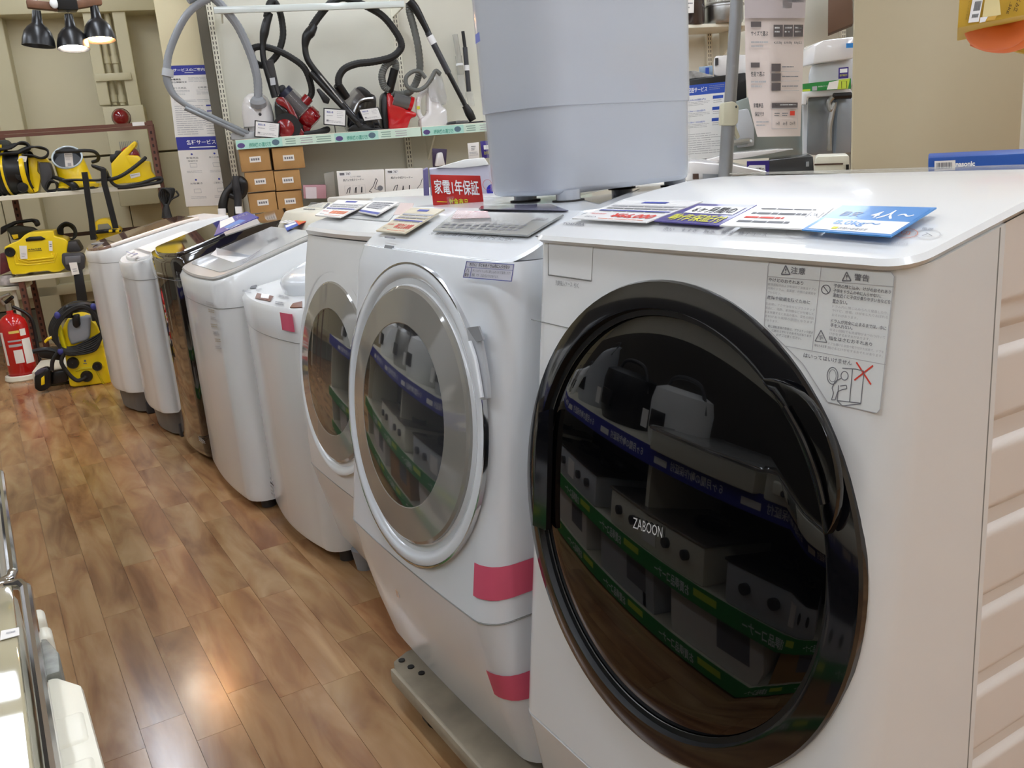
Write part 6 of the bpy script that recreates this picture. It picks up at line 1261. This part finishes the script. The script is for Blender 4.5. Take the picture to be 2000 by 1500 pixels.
# wall shelf upper right with small appliances
for (q, y) in (((1330, 47), 0),):
    pass
t = thing('wall_shelf', 'cream wall shelf at the top right of the shelf wall', 'shelf', PW(.1)(1400, 50))
A, B = PW(-.02)(1300, 58), PW(-.02)(1470, 46); zz = (A.z + B.z)/2; mb = MB(SHELFW); wbox(mb, sS(A), sS(B) + .12, -.02, .36, zz - .005, zz + .02, bev=.003, seg=1); part('board', mb, t)
mb = MB(SHELFW); P = PW(.1)(1440, 70); s_ = sS(P); mb.prism([wpt(s_, .36, zz), wpt(s_, .02, zz), wpt(s_, .3, zz - .16), wpt(s_, .36, zz - .2)], WD*.01); part('bracket', mb, t)
for nm, q, m_, lb in (('coffee_maker', [(1330, -20), (1374, -20), (1372, 40), (1330, 42)], mat('dark_jar', '3a2c28', .15, coat=.6, noise=.3), 'dark coffee maker with a white tag on the upper right shelf'), ('steamer_pot', [(1378, 8), (1445, 4), (1448, 36), (1376, 40)], STEEL, 'steel and clear pot on the upper right shelf')):
    mb = MB(m_); P = [PW(.05)(*p) for p in q]; c_ = (P[0] + P[2])/2; w_ = (P[1] - P[0]).length/2; z0 = zz + .02; hgt = P[0].z - z0
    mb.lathe([(.001, 0), (w_*.92, 0), (w_, .02), (w_, hgt*.8), (w_*1.06, hgt*.82), (w_*1.06, hgt*.9), (w_*.9, hgt), (.001, hgt)], (c_.x, c_.y, z0), n=32); t_ = thing(nm, lb, 'kitchen appliance', (c_.x, c_.y, z0)); part('body', mb, t_)
    if nm == 'steamer_pot': mb = MB(_M['clear_dust_cup']); mb.lathe([(w_*.9, hgt), (w_*.9, hgt + .08), (.001, hgt + .1)], (c_.x, c_.y, z0), n=32); part('clear_lid', mb, t_)
    else: mb = MB(PAPER); S = Sheet([(1329, -15), (1356, -15), (1355, 25), (1330, 26)], PW(.05 - w_*1.3)); S.slab(mb, None, .001); S.dashes(mb, .1, .3, .9, .9, 3, INK_G, 3, .3); part('tag', mb, t_)
mb = MB(mat('dark_brown_carton', '5e4432', .6, noise=.06)); P = PW(.05); mb.prism([P(1618, -60), (P(1664, -60)), P(1666, 46), P(1617, 66)], hray(1618, 20)*.2, None, .004); single('brown_carton', mb, 'dark brown carton at the top beside the greige pillar', 'box')
# black television/cabinet behind delivery sign
DB = 4.3
def PB_(d=0.0): return PD(DB + d)
zc0 = .86
mb = MB(mat('wall_counter_white', 'd6d4cc', .4, noise=.03)); base = [PD(4.0)(1300, 330), PD(4.0)(1700, 330)]; o = V((base[0].x, base[0].y, 0)); wv = V((base[1].x - base[0].x, base[1].y - base[0].y, 0))
mb.obox(o, wv, _fh*.9, (0, 0, .78), bev=.005); t = thing('wall_counter', 'white counter under the large appliances on the right', 'counter', o + wv*.5); part('cabinet', mb, t)
def big(name, label, cat, q, D, dep, m, bev=.01, extra=None, cv=lambda x, y: (x, y), zb=None, seg=2):
    pl = PD(D); P = [pl(*cv(*p)) for p in q]; zmin = min(p.z for p in P); t = thing(name, label, cat, (sum((p.x for p in P))/len(P), sum((p.y for p in P))/len(P), zb if zb is not None else zmin))
    if zb is not None: P = [V((p.x, p.y, zb)) if p.z < zmin + .02 else p for p in P]
    mb = MB(m); mb.prism(P, hray(*cv(*q[0]))*dep, None, bev, seg); part('body', mb, t)
    if extra: extra(t, pl)
    return t
def x_tv(t, pl):
    S = Sheet([c6_(*p) for p in ((105, 375), (552, 330), (490, 1150), (110, 1180))], PD(4.12)); mb = MB(PAPER_GLOSS); S.slab(mb, None, .002)
    S.rect(mb, 0, 0, 1, .14, BLUE2); S.text(mb, '配送サービス', .05, .035, .53, .105, INK_W, bold=.03); S.dashes(mb, .58, .03, .95, .1, 3, INK_P, 3, .3)
    for k in range(3):
        v = .2 + .15*k; S.rect(mb, .68, v - .03, .94, v + .012, BLUE2); S.text(mb, ['20㎞圏内', '5.0㎞～10㎞圏内', '10.0㎞～20㎞圏内'][k], .05, v - .01, .5, v + .015, BLUE2); S.dashes(mb, .06, v + .03, .62, v + .09, 3, INK_P, k + 2, .3); S.dashes(mb, .7, v + .03, .92, v + .08, 2, INK_P, k + 5, .3)
    S.dashes(mb, .06, .66, .95, .95, 10, INK_P, 9, .25); tt = thing('delivery_sign', 'white delivery service sign with blue header on the black cabinet', 'sign', S.p(.5, 1)); part('card', mb, tt)
big('black_cabinet', 'black appliance cabinet behind the delivery sign', 'appliance', [(85, 315), (430, 270), (760, 230), (770, 520), (600, 560), (600, 1180), (100, 1230), (85, 700)], 4.2, .5, BLACK, .006, x_tv, c6_)
big('steel_fridge_side', 'grey steel fridge side panel with a chrome hinge handle', 'fridge', [(600, 560), (780, 500), (1380, 440), (1430, 520), (1430, 1120), (1200, 1150), (600, 1180)], 4.05, .14, mat('brushed_grey_green', '8f9793', .35, metal=.3, noise=.06), .008, lambda t, pl: [part('inner_frame', pbox(MB(GREY_L), PD(4.03), [c6_(*p) for p in ((660, 640), (790, 620), (855, 820), (855, 1030), (670, 1050))], .02, bev=.008), t), part('handle', MB(STEEL).tube([PD(4.0)(*c6_(*p)) for p in ((620, 995), (700, 985), (790, 975), (810, 1000))], .014, n=8), t), part('white_edge', pbox(MB(INK_W), PD(4.03), [c6_(*p) for p in ((1385, 580), (1430, 575), (1425, 1110), (1388, 1115))], .02), t)], c6_)
def x_fr(t, pl):
    part('door_panel', pbox(MB(mat('silver_blue_panel', '9aa2aa', .3, metal=.3, noise=.04)), PD(3.97), [c6_(*p) for p in ((1760, 520), (1930, 505), (1930, 1100), (1730, 1110))], .04, bev=.006), t)
    part('lid_frame', pbox(MB(INK_W), PD(3.96), [c6_(*p) for p in ((1360, 440), (1900, 405), (1930, 470), (1430, 500), (1420, 580), (1370, 580))], .06, bev=.006), t)
    mb = MB(BLACK); mb.tube([PD(3.94)(*c6_(*p)) for p in ((1710, 490), (1800, 485), (1900, 480))], .014, n=8); part('grip', mb, t)
    mb = MB(STEEL); mb.tube([PD(3.93)(*c6_(*p)) for p in ((1700, 500), (1660, 560), (1680, 640), (1720, 560), (1690, 700), (1665, 850), (1665, 1080))], .011, n=8); part('cable_loop', mb, t)
big('chest_fridge', 'grey fridge with white top frame and a steel cable loop beside the pillar', 'fridge', [(1435, 500), (1940, 470), (1940, 1110), (1480, 1130), (1420, 1110)], 4.0, .6, mat('silver_grey_fridge', '8c9196', .3, metal=.4, noise=.05), .008, x_fr, c6_)
def x_rc(t, pl):
    part('lid', pbox(MB(WV), PD(3.86), [c6_(*p) for p in ((1485, 140), (1510, -60), (1600, -120), (1950, -160), (1950, 75))], .2, bev=.01), t)
    mb = MB(PURPLE); S = Sheet([c6_(*p) for p in ((1768, 180), (1875, 170), (1872, 290), (1765, 300))], PD(3.84)); S.slab(mb, None, .002); S.rect(mb, .12, .12, .88, .48, INK_W); S.text(mb, '動作保証付', .12, .6, .88, .82, INK_Y); part('indigo_sticker', mb, t)
    mb = MB(SKYB); S = Sheet([c6_(*p) for p in ((1850, -85), (1940, -90), (1940, -40), (1850, -35))], PD(3.84)); S.slab(mb, None, .002); part('blue_sticker', mb, t)
big('white_top_appliance', 'white lidded appliance standing on the grey fridge beside the pillar', 'appliance', [(1440, 240), (1480, 140), (1950, 60), (1950, 360), (1440, 400)], 3.9, .45, mat('cool_white_shell', 'd4d8dc', .25, noise=.03), .015, x_rc, c6_)
def x_gb(t, pl):
    S = Sheet([c6_(*p) for p in ((1375, 355), (1900, 295), (1900, 405), (1375, 440))], PD(3.78)); mb = MB(LIME)
    S.poly(mb, [(.75, .0), (.98, .0), (.94, 1), (.72, 1)], LIME); S.poly(mb, [(.55, .15), (.75, .05), (.72, .95), (.5, .95)], PAPER); S.frame(mb, .8, .2, .92, .95, .015, INK); S.rect(mb, 0, .72, .16, .98, LIME); S.rect(mb, .2, .45, .3, .95, INK_P); S.text(mb, '簡単見積もりサービス', .32, .45, .52, .6, INK_W); part('printing', mb, t)
big('green_banner', 'green banner strip with a phone icon on the grey fridge', 'sign', [(1375, 355), (1900, 295), (1900, 405), (1375, 440)], 3.8, .01, GREEN, 0, x_gb, c6_)
big('white_appliance', 'white rounded appliance with side vents on top of the black cabinet', 'appliance', [(410, 90), (430, 50), (570, 40), (770, 35), (770, 320), (620, 320), (410, 262)], 4.25, .35, WV, .02, lambda t, pl: [part('vents', [MB(DGREY)][0].prism([PD(4.24)(*c6_(*p)) for p in ((430, 75), (462, 72), (462, 150), (430, 155))], _fh*.01), t)], c6_)
big('plastic_bag', 'crumpled clear plastic bag on the black cabinet', 'bag', [(90, 250), (130, 215), (200, 210), (300, 235), (400, 260), (400, 275), (90, 310)], 4.22, .12, mat('crumpled_film', 'a8a6a4', .15, coat=.8, noise=.5, nscale=30), .02, None, c6_)
big('blue_white_box', 'small blue and white carton on the black cabinet', 'box', [(250, 170), (400, 155), (402, 262), (260, 262)], 4.3, .12, mat('pale_blue_carton', '9fb4c8', .5, noise=.1), .003, lambda t, pl: part('blue_stripe', pbox(MB(BLUE2), PD(4.29), [c6_(*p) for p in ((325, 180), (360, 177), (360, 250), (325, 252))], .01), t), c6_)
# nearer line of appliances on the right
RB = 3.3
big('microwave_oven', 'black microwave oven behind the nearest machine', 'microwave', [(1010, 1180), (1490, 1135), (1500, 1320), (1000, 1330)], 3.35, .35, mat('charcoal_oven', '35363a', .25, coat=.3, noise=.05), .006, lambda t, pl: part('badge', pbox(MB(GREY), PD(3.345), [c6_(*p) for p in ((1415, 1200), (1445, 1197), (1445, 1250), (1415, 1253))], .008), t), c6_)
big('white_microwave', 'white microwave with a brown line beside the greige pillar', 'microwave', [(1510, 1165), (1540, 1140), (1880, 1130), (1885, 1330), (1500, 1330)], 3.3, .3, CREAM_PL, .006, lambda t, pl: [part('brown_line', pbox(MB(BROWN_D), PD(3.295), [c6_(*p) for p in ((1512, 1222), (1815, 1214), (1815, 1230), (1510, 1240))], .008), t), part('control', pbox(MB(BLACK), PD(3.295), [c6_(*p) for p in ((1850, 1230), (1878, 1228), (1878, 1290), (1850, 1292))], .008), t)], c6_)
def x_ps(t, pl):
    S = Sheet([c6_(*p) for p in ((770, 1195), (1015, 1185), (1012, 1340), (770, 1340))], PD(3.19)); mb = MB(INK_W); S.poly(mb, [(.05, .4), (.12, .3), (.82, .32), (.84, 1), (.05, 1)], INK_W); S.text(mb, '6ヶ月間の', .18, .5, .78, .75, INK, .0008, .02); part('printing', mb, t)
big('warranty_sign', 'indigo sign with a white box of text at the rear edge of the nearest machine', 'sign', [(770, 1195), (1015, 1185), (1012, 1340), (770, 1340)], 3.2, .008, PURPLE, 0, x_ps, c6_)
big('white_appliance', 'white washing machine lid rising behind the nearest machine, left of the pole', 'appliance', [(100, 1210), (200, 1195), (600, 1230), (1010, 1310), (800, 1345), (100, 1420)], 3.0, .5, WV, .015, lambda t, pl: [part('logo_plate', pbox(MB(BROWN_D), PD(2.98), [c6_(*p) for p in ((190, 1330), (248, 1328), (250, 1388), (190, 1390))], .01), t), part('grey_slot', pbox(MB(GREY), PD(2.98), [c6_(*p) for p in ((300, 1330), (480, 1335), (470, 1380), (300, 1392))], .01), t)], c6_)
big('silver_lid', 'pale sloping lid between the pole and the grey fridge', 'appliance', [(600, 1110), (1100, 1065), (1285, 1062), (1000, 1120), (600, 1180), (300, 1200), (320, 1180)], 3.4, .3, WV, .006, None, c6_)
mb = MB(mat('second_counter', 'cfccc2', .4, noise=.03)); a_, b_ = PD(3.1)(1330, 330), PD(3.1)(1690, 330); o = V((a_.x, a_.y, 0)); mb.obox(o, V((b_.x - a_.x, b_.y - a_.y, 0)), _fh*.75, (0, 0, .93), bev=.005); t = thing('display_counter', 'white display counter on the right behind the nearest machine', 'counter', o); part('base', mb, t)
# stand with clamp and hanging price poster
DPL = 2.95
t = thing('poster_stand', 'grey steel pole stand with a cream clamp', 'stand', PD(DPL)(1412, 335))
mb = MB(mat('grey_steel_pole', '96989b', .35, metal=.6, noise=.08)); mb.cyl(PD(DPL)(1440, -40), PD(DPL)(1424, 210), .017, n=20); mb.cyl(PD(DPL)(1446, -40), PD(DPL)(1430, 210), .012, n=16); part('upper_pole', mb, t)
mb = MB(_M['grey_steel_pole']); mb.cyl(PD(DPL)(1423, 230), PD(DPL)(1413, 400), .022, n=20); part('lower_pole', mb, t)
mb = MB(mat('cream_clamp', 'c4bfa6', .4, noise=.05)); mb.prism([PD(DPL - .03)(*c6_(*p)) for p in ((520, 555), (630, 540), (690, 590), (680, 780), (640, 810), (505, 805))], _fh*.06, None, .01); k = part('clamp', mb, t)
mb = MB(BLACK); mb.ell(PD(DPL - .035)(*c6_(655, 603)), .003, .003, .004); part('screw', mb, k)
mb = MB(_M['cream_clamp']); mb.prism([PD(DPL)(*c6_(*p)) for p in ((620, 800), (650, 800), (700, 930), (670, 960), (640, 900), (610, 1000), (590, 990))], _fh*.02, None, .003); part('strap', mb, t)
q = [(750, -660), (1400, -660), (1355, 915), (885, 930)]
S = Sheet([c5(440, -10), c5(780, -10), c5(752, 760), c5(452, 765)], PD(2.8)); o = S.p(.5, .5); t = thing('hanging_poster', 'pinkish white size and price guide poster hanging from above', 'poster', o)
mb = MB(mat('pinkish_paper', 'e2d3cc', .55, noise=.02)); col = []
N = 14
def edge(v):  # left edge curls in at the bottom
    return (.0 if v < .55 else .2 * ((v - .55)/.45)**1.6)
rows_ = [[S.p(edge(k/N) + (1 - edge(k/N))*u/6, k/N, .012*math.sin(PI*u/6)*(k/N)) for u in range(7)] for k in range(N + 1)]
vs = [p for r in rows_ for p in r]; mb.add(vs, [(r*7 + i, r*7 + i + 1, (r+1)*7 + i + 1, (r+1)*7 + i) for r in range(N) for i in range(6)]); part('paper', mb, t, angle=80)
mb = MB(INK); S.off = .014
def q5(x, y): return ((x - 442)/(330 - .02*(y)), (y + 10)/772)
DKP = mat('taupe_print', '5e5656', .5, noise=.03)
def rr(x0, y0, x1, y1, m): a, b = q5(x0, y0), q5(x1, y1); S.rect(mb, a[0], a[1], b[0], b[1], m)
def tt(s, x0, y0, x1, y1, m=INK, b_=.02): a, b = q5(x0, y0), q5(x1, y1); S.text(mb, s, a[0], a[1], b[0], b[1], m, .0008, b_)
def dd(x0, y0, x1, y1, n, m=INK_P, sd=1): a, b = q5(x0, y0), q5(x1, y1); S.dashes(mb, a[0], a[1], b[0], b[1], n, m, sd, .4)
rr(442, -10, 772, 100, mat('greyish_pink_band', 'c0b4b4', .5, noise=.03)); rr(650, -10, 700, 45, INK_P); rr(700, -10, 765, 14, GREY)
rr(475, 120, 532, 150, DKP); tt('サイズで選ぶ', 475, 172, 570, 200); dd(475, 230, 570, 275, 2)
for k in range(3): rr(600 + 56*k, 138, 650 + 56*k, 205, DKP); tt(['4.2-5.5㎏', '6.0-8.0㎏', '8.0㎏以上'][k], 602 + 56*k, 230, 646 + 56*k, 248); dd(606 + 56*k, 150, 644 + 56*k, 195, 2, INK_W, k)
rr(472, 348, 522, 376, DKP); tt('性能で選ぶ', 472, 398, 548, 426); dd(472, 450, 558, 500, 2)
for k in range(3): rr(588, 355 + 54*k, 640, 398 + 54*k, DKP); dd(648, 370 + 54*k, 740, 385 + 54*k, 1, INK_G, k); rr(640, 397 + 54*k, 745, 399 + 54*k, INK_P)
tt('家電商品', 485, 574, 540, 600); tt('保証付き', 492, 622, 544, 648); dd(500, 675, 572, 712, 2); rr(590, 574, 738, 602, DKP); dd(605, 582, 730, 596, 1, INK_W, 3)
dd(605, 630, 635, 655, 2, INK_G, 2); dd(650, 630, 682, 655, 2, INK_G, 4); rr(695, 620, 722, 645, INK_R); tt('1ヶ月', 614, 680, 634, 700); tt('6ヶ月', 655, 680, 678, 700); tt('12ヶ月', 694, 680, 724, 700)
S.frame(mb, *q5(590, 604), *q5(738, 720), .004, INK_P); part('printing', mb, t)
# blue carton behind the nearest machine, yellow carton and orange roll above
box_at(PD(1.9), [(1813, 308), (2060, 296), (2060, 420), (1811, 430)], .25, mat('saturated_blue_carton', '0d4fa8', .45, noise=.04), 'blue_carton', 'saturated blue carton with white lettering in front of the greige pillar', draw=lambda S, mb: [S.text(mb, 'Panasonic', .17, .085, .37, .17, INK_W, bold=.04), S.rect(mb, .05, .06, .215, .22, PAPER, .001), [S.rect(mb, .065 + .009*k, .09, .069 + .009*k + .002*(k % 3), .19, INK_G, .0014) for k in range(14)]])
g = lambda x, y: (1780 + x / 9.0909, y / 9.0917)
t = thing('yellow_carton', 'ochre yellow carton hanging over the pillar at the top right corner', 'box', PD(1.6)(1930, 20))
OC = mat('ochre_carton', 'c9a032', .55, noise=.05); pl = PD(1.6)
mb = MB(OC); mb.prism([pl(*g(*p)) for p in ((880, -400), (2700, -700), (2700, 130), (820, 500))], hray(1872, 30)*.30, None, .002); part('carton', mb, t)
S = Sheet([g(880, -20), g(2000, -20), g(2000, 300), g(845, 480)], PD(1.598)); mb = MB(INK)
def gp(pts, m): mb.add([PD(1.597)(*g(*p)) for p in pts], [list(range(len(pts)))], m)
gp([(1090, -30), (1275, -30), (1195, 385), (1010, 405)], INK_W); gp([(1130, 30), (1250, 15), (1215, 185), (1095, 200)], GREY); gp([(1080, 255), (1200, 240), (1180, 310), (1065, 325)], GREY)
gp([(1310, -30), (1560, -30), (1590, 260), (1400, 300), (1260, 300)], mat('cream_illustration', 'ead9a0', .5, noise=.1)); gp([(1370, 290), (1520, 275), (1480, 355), (1325, 370)], mat('ochre_illustration', 'dcae50', .5, noise=.1)); gp([(1225, 310), (1360, 290), (1310, 385), (1210, 405)], INK_W)
for i, (s_, a, b, c_, d) in enumerate((('.5㎏', (1740, 20), (1800, 60), (1730, 260), (1680, 240)), ('くみ立', (1880, -30), (1950, 0), (1880, 215), (1810, 200)))):
    Sx = Sheet([g(*b), g(*c_), g(*d), g(*a)], PD(1.597)); Sx.text(mb, s_, 0, 0, 1, 1, mat('dark_brown_ink', '4a3514', .5, noise=.03), .0008, .03)
Sx = Sheet([g(1045, 30), g(985, 350), g(960, 345), g(1020, 25)], PD(1.597)); Sx.text(mb, 'しっかり収納', 0, 0, 1, 1, mat('brown_ink2', '8a6a20', .5, noise=.03)); part('printing', mb, t)
mb = MB(mat('orange_foam_roll', 'ea7430', .6, noise=.06, bump=.1)); pl = PD(1.72)
mb.tube([pl(*g(*p)) for p in ((1060, 430), (1200, 560), (1420, 640), (1700, 600), (1900, 440), (2100, 330), (2400, 260))], [.014, .024, .026, .026, .028, .03, .03], n=14, sub=8); mb.tube([PD(1.74)(*g(*p)) for p in ((1180, 620), (1400, 700), (1700, 720), (1950, 650), (2300, 500))], .022, n=12, sub=8); t_ = single('orange_strap_roll', mb, 'orange foam strap curling under the ochre carton', 'strap')
mb = MB(OC); mb.prism([PD(1.8)(*g(*p)) for p in ((1210, 660), (2600, 500), (2600, 1080), (1900, 920), (1230, 730))], _fh*.01); single('ochre_flap', mb, 'ochre carton flap below the orange strap', 'carton flap')
# ============================================================ OPPOSITE LOW SHELF (left edge, reflected in the doors)
OS = thing('low_shelf_unit', 'low cream shelf unit of appliances along the left side of the aisle', 'shelving', (-.4, 2.1, 0))
Y0, Y1 = .35, 3.9
mb = MB(mat('low_shelf_back', '3a342c', .6, noise=.1)); mb.box(-.62, -.60, Y0, Y1, 0, 1.25); part('back_panel', mb, OS)
for z, xf, nm in ((.065, -.12, 0), (.285, -.10, 1), (.62, -.085, 2)):
    mb = MB(SHELFW); mb.box(-.60, xf, Y0, Y1, z - .03, z, bev=.003, seg=1); k = part('shelf_board', mb, OS)
    mb = MB(GREEN if nm < 2 else BLUE); mb.box(xf, xf + .003, Y0, Y1, z - .055, z + .004)
    y = Y0 + .05; rr_ = random.Random(nm)
    while y < Y1 - .4:
        def tx(s, ya, yb, za, zb_, m, b_=.03):
            vs, fs = glyphs(s, b_); mb.add([V((xf + .0042, ya + (yb - ya)*u, za + (zb_ - za)*(1 - v))) for u, v in vs], fs, m)
        if nm == 2: tx('６ヶ月間の動作保証付', y, y + .24, z - .04, z - .012, INK_W); mb.box(xf + .003, xf + .004, y + .26, y + .33, z - .04, z - .02, PAPER)
        else: mb.box(xf + .003, xf + .004, y, y + .1, z - .03, z - .008, LIME); tx('お買得品コーナー', y + .12, y + .3, z - .045, z - .01, INK_W)
        y += .4
    part('price_rail', mb, k, ['green price rail', 'green price rail', 'indigo price rail'][nm])
for y in (Y0, 1.6, 2.8, Y1 - .03):
    mb = MB(SHELFW); mb.box(-.60, -.14, y, y + .02, 0, .60); part('side_panel', mb, OS)
# gas cookers on the top board near the camera
def cooker(y0, y1, xf, z0, zt, label, topm, name='gas_cooker'):
    t = thing(name, label, 'cooker', ((xf - .25), (y0 + y1)/2, z0))
    mb = MB(CREAM_PL); mb.box(xf - .44, xf - .01, y0 + .01, y1 - .01, z0, zt - .012, bev=.008); part('body', mb, t)
    mb = MB(topm); mb.box(xf - .45, xf - .012, y0 + .012, y1 - .012, zt - .012, zt - .003, bev=.003); part('glass_top', mb, t)
    mb = MB(CHROME); mb.tube([V(p) for p in ((xf - .45, y0, zt - .006), (xf - .02, y0, zt - .006), (xf - .004, y0 + .012, zt - .006), (xf, y0 + .03, zt - .006), (xf, y1 - .03, zt - .006), (xf - .004, y1 - .012, zt - .006), (xf - .02, y1, zt - .006), (xf - .45, y1, zt - .006))], .006, n=10, smooth=False); part('chrome_frame', mb, t)
    return t
ST = mat('beige_glass_top', 'b9b092', .05, coat=.8, noise=.12, nscale=3)
zt_ = .70; PS_ = PZ(zt_ - .002); e0_ = PS_(32, 1128); e1_ = PS_(125, 1495); xf_ = (e0_.x + e1_.x)/2
t = cooker(e0_.y - .56, e0_.y, xf_, .62, zt_, 'beige glass-topped gas cooker with chrome rim at the lower left corner', ST)
def knob(y, w_, t, z=.665, out=.035, lab=None):
    mb = MB(CREAM_PL); mb.box(xf_ - .002, xf_ + out, y - w_/2, y + w_/2, z - .022, z + .012, bev=.006, seg=3); part('knob', mb, t)
    mb = MB(CHROME); mb.cyl((xf_ - .004, y - w_/2 - .006, z - .012), (xf_ + .012, y - w_/2 - .006, z - .012), .008, n=12); part('knob_pin', mb, t)
for px_, py_ in ((72, 1208), (85, 1243)):
    q = PZ(.672)(px_, py_); knob(q.y, .030, t, out=q.x - xf_ + .008)
q0 = PZ(.665)(100, 1280).y; q1 = PZ(.665)(120, 1350).y
mb = MB(mat('mottled_panel', '8a8c84', .4, noise=.4, nscale=60)); mb.prism([V((xf_ - .004, q0, .64)), V((xf_ + .010, q0, .64)), V((xf_ + .018, (q0 + q1)/2, .64)), V((xf_ + .016, q1, .64)), V((xf_ - .004, q1, .64))], (0, 0, .045), None, .003); part('side_panel', mb, t)
q2 = PZ(.665)(110, 1355).y; 
mb = MB(CREAM_PL); mb.prism([V((xf_ - .004, q2, .62)), V((xf_ + .012, q2, .62)), V((xf_ + .03, q2 - .03, .62)), V((xf_ + .034, q2 - .3, .62)), V((xf_ - .004, q2 - .3, .62))], (0, 0, .062), None, .004); part('front_panel', mb, t)
q3 = PZ(.67)(150, 1450).y
for dy in (0, -.07): knob(q3 + dy, .05, t, .672, .028)
mb = MB(PAPER); S = Sheet([(2, 1232), (37, 1225), (38, 1240), (0, 1250)], PS_, .0006); S.slab(mb, None, .0006); S.dashes(mb, .3, .3, .8, .7, 1, INK_P, 2); part('sticker', mb, t)
cooker(e0_.y + .02, e0_.y + .50, PZ(.69)(28, 1120).x - .002, .62, .692, 'grey metal-topped cooker just beyond the beige one at the left edge', mat('grey_steel_top', 'b8b8b4', .25, metal=.6, noise=.05))
# appliances further along (seen as reflections in the glass doors)
def cooker_row():
    specs = [('rice_cooker', 1.62, -.28, .62, .13, WHITE_PL), ('rice_cooker', 2.0, -.28, .62, .14, BLACK), ('coffee_maker', 2.35, -.28, .62, .11, GREY_L), ('rice_cooker', 2.75, -.28, .62, .14, WHITE_PL), ('kettle', 3.15, -.28, .62, .1, STEEL), ('rice_cooker', 3.5, -.28, .62, .13, WHITE_PL)]
    names = ['first', 'second', 'third', 'fourth', 'fifth', 'sixth']
    for k, (nm, y, x, z, r, m_) in enumerate(specs):
        col = {WHITE_PL: 'white', BLACK: 'black', GREY_L: 'light grey', STEEL: 'steel'}[m_]; t = thing(nm, f'{col} {nm.replace("_", " ")} on the low shelf top, {names[k]} beyond the cookers', nm.replace('_', ' '), (x, y, z))
        h = .2 if nm != 'coffee_maker' else .33
        mb = MB(m_); mb.lathe([(.001, 0), (r*.9, 0), (r, .03), (r*1.04, h*.7), (r*.95, h*.92), (r*.6, h), (.001, h)], (x, y, z), n=32); part('body', mb, t)
        mb = MB(DGREY); mb.tube([(x, y - r, z + h*.7), (x, y - r*.6, z + h*1.15), (x, y + r*.6, z + h*1.15), (x, y + r, z + h*.7)], .008, n=8); part('handle', mb, t)
        mb = MB(BLACK); mb.box(x + r*.9, x + r*1.06, y - .04, y + .04, z + .05, z + .11, bev=.003); part('display', mb, t)
        mb = MB(PAPER); mb.box(x + r*1.06, x + r*1.06 + .002, y + .05, y + .09, z + .04, z + .10); part('tag', mb, t)
cooker_row()
GB = mat('black_glass_top', '17171a', .06, coat=.8, noise=.1)
for k, (y, m_, lb) in enumerate(((.9, GB, 'nearest'), (1.55, mat('steel_top', 'b0aca4', .25, metal=.8, noise=.08), 'second'), (2.25, GB, 'third'), (2.95, _M['steel_top'], 'fourth'))):
    t = thing('table_cooker', f'{"black glass" if m_ is GB else "steel"} topped two-burner cooker on the middle low shelf, {lb} from the camera', 'cooker', (-.3, y, .285))
    mb = MB(CREAM_PL if k % 2 else GREY_L); mb.box(-.52, -.11, y - .28, y + .28, .285, .405, bev=.01); part('body', mb, t)
    mb = MB(m_); mb.box(-.53, -.105, y - .285, y + .285, .405, .415, bev=.004); part('glass_top', mb, t)
    for dy in (-.14, .14):
        mb = MB(BLACK); mb.lathe([(.07, .415), (.075, .43), (.065, .435), (.06, .418)], (-.32, y + dy, 0), n=20); part('burner_ring', mb, t)
    for dy in (-.2, -.1, .1, .2):
        mb = MB(DGREY); mb.cyl((-.11, y + dy, .355), (-.09, y + dy, .355), .016, n=14); part('knob', mb, t)
    mb = MB(PAPER); mb.box(-.108, -.106, y - .04, y + .04, .315, .385); part('price_tag', mb, t)
for k, y in enumerate((.75, 1.25, 1.75, 2.3, 2.85, 3.4)):
    t = thing('carton', f'{["brown", "white", "grey", "white", "brown", "white"][k]} appliance carton on the bottom low shelf, {["first", "second", "third", "fourth", "fifth", "sixth"][k]} from the camera', 'box', (-.34, y, .065))
    mb = MB([CARD, PAPER, GREY_L, PAPER, CARD, PAPER][k]); mb.box(-.55, -.14, y - .2, y + .2, .065, .245, bev=.003); part('body', mb, t)
    mb = MB(INK_G); mb.box(-.14, -.139, y - .15, y - .02, .12, .21); part('print', mb, t)
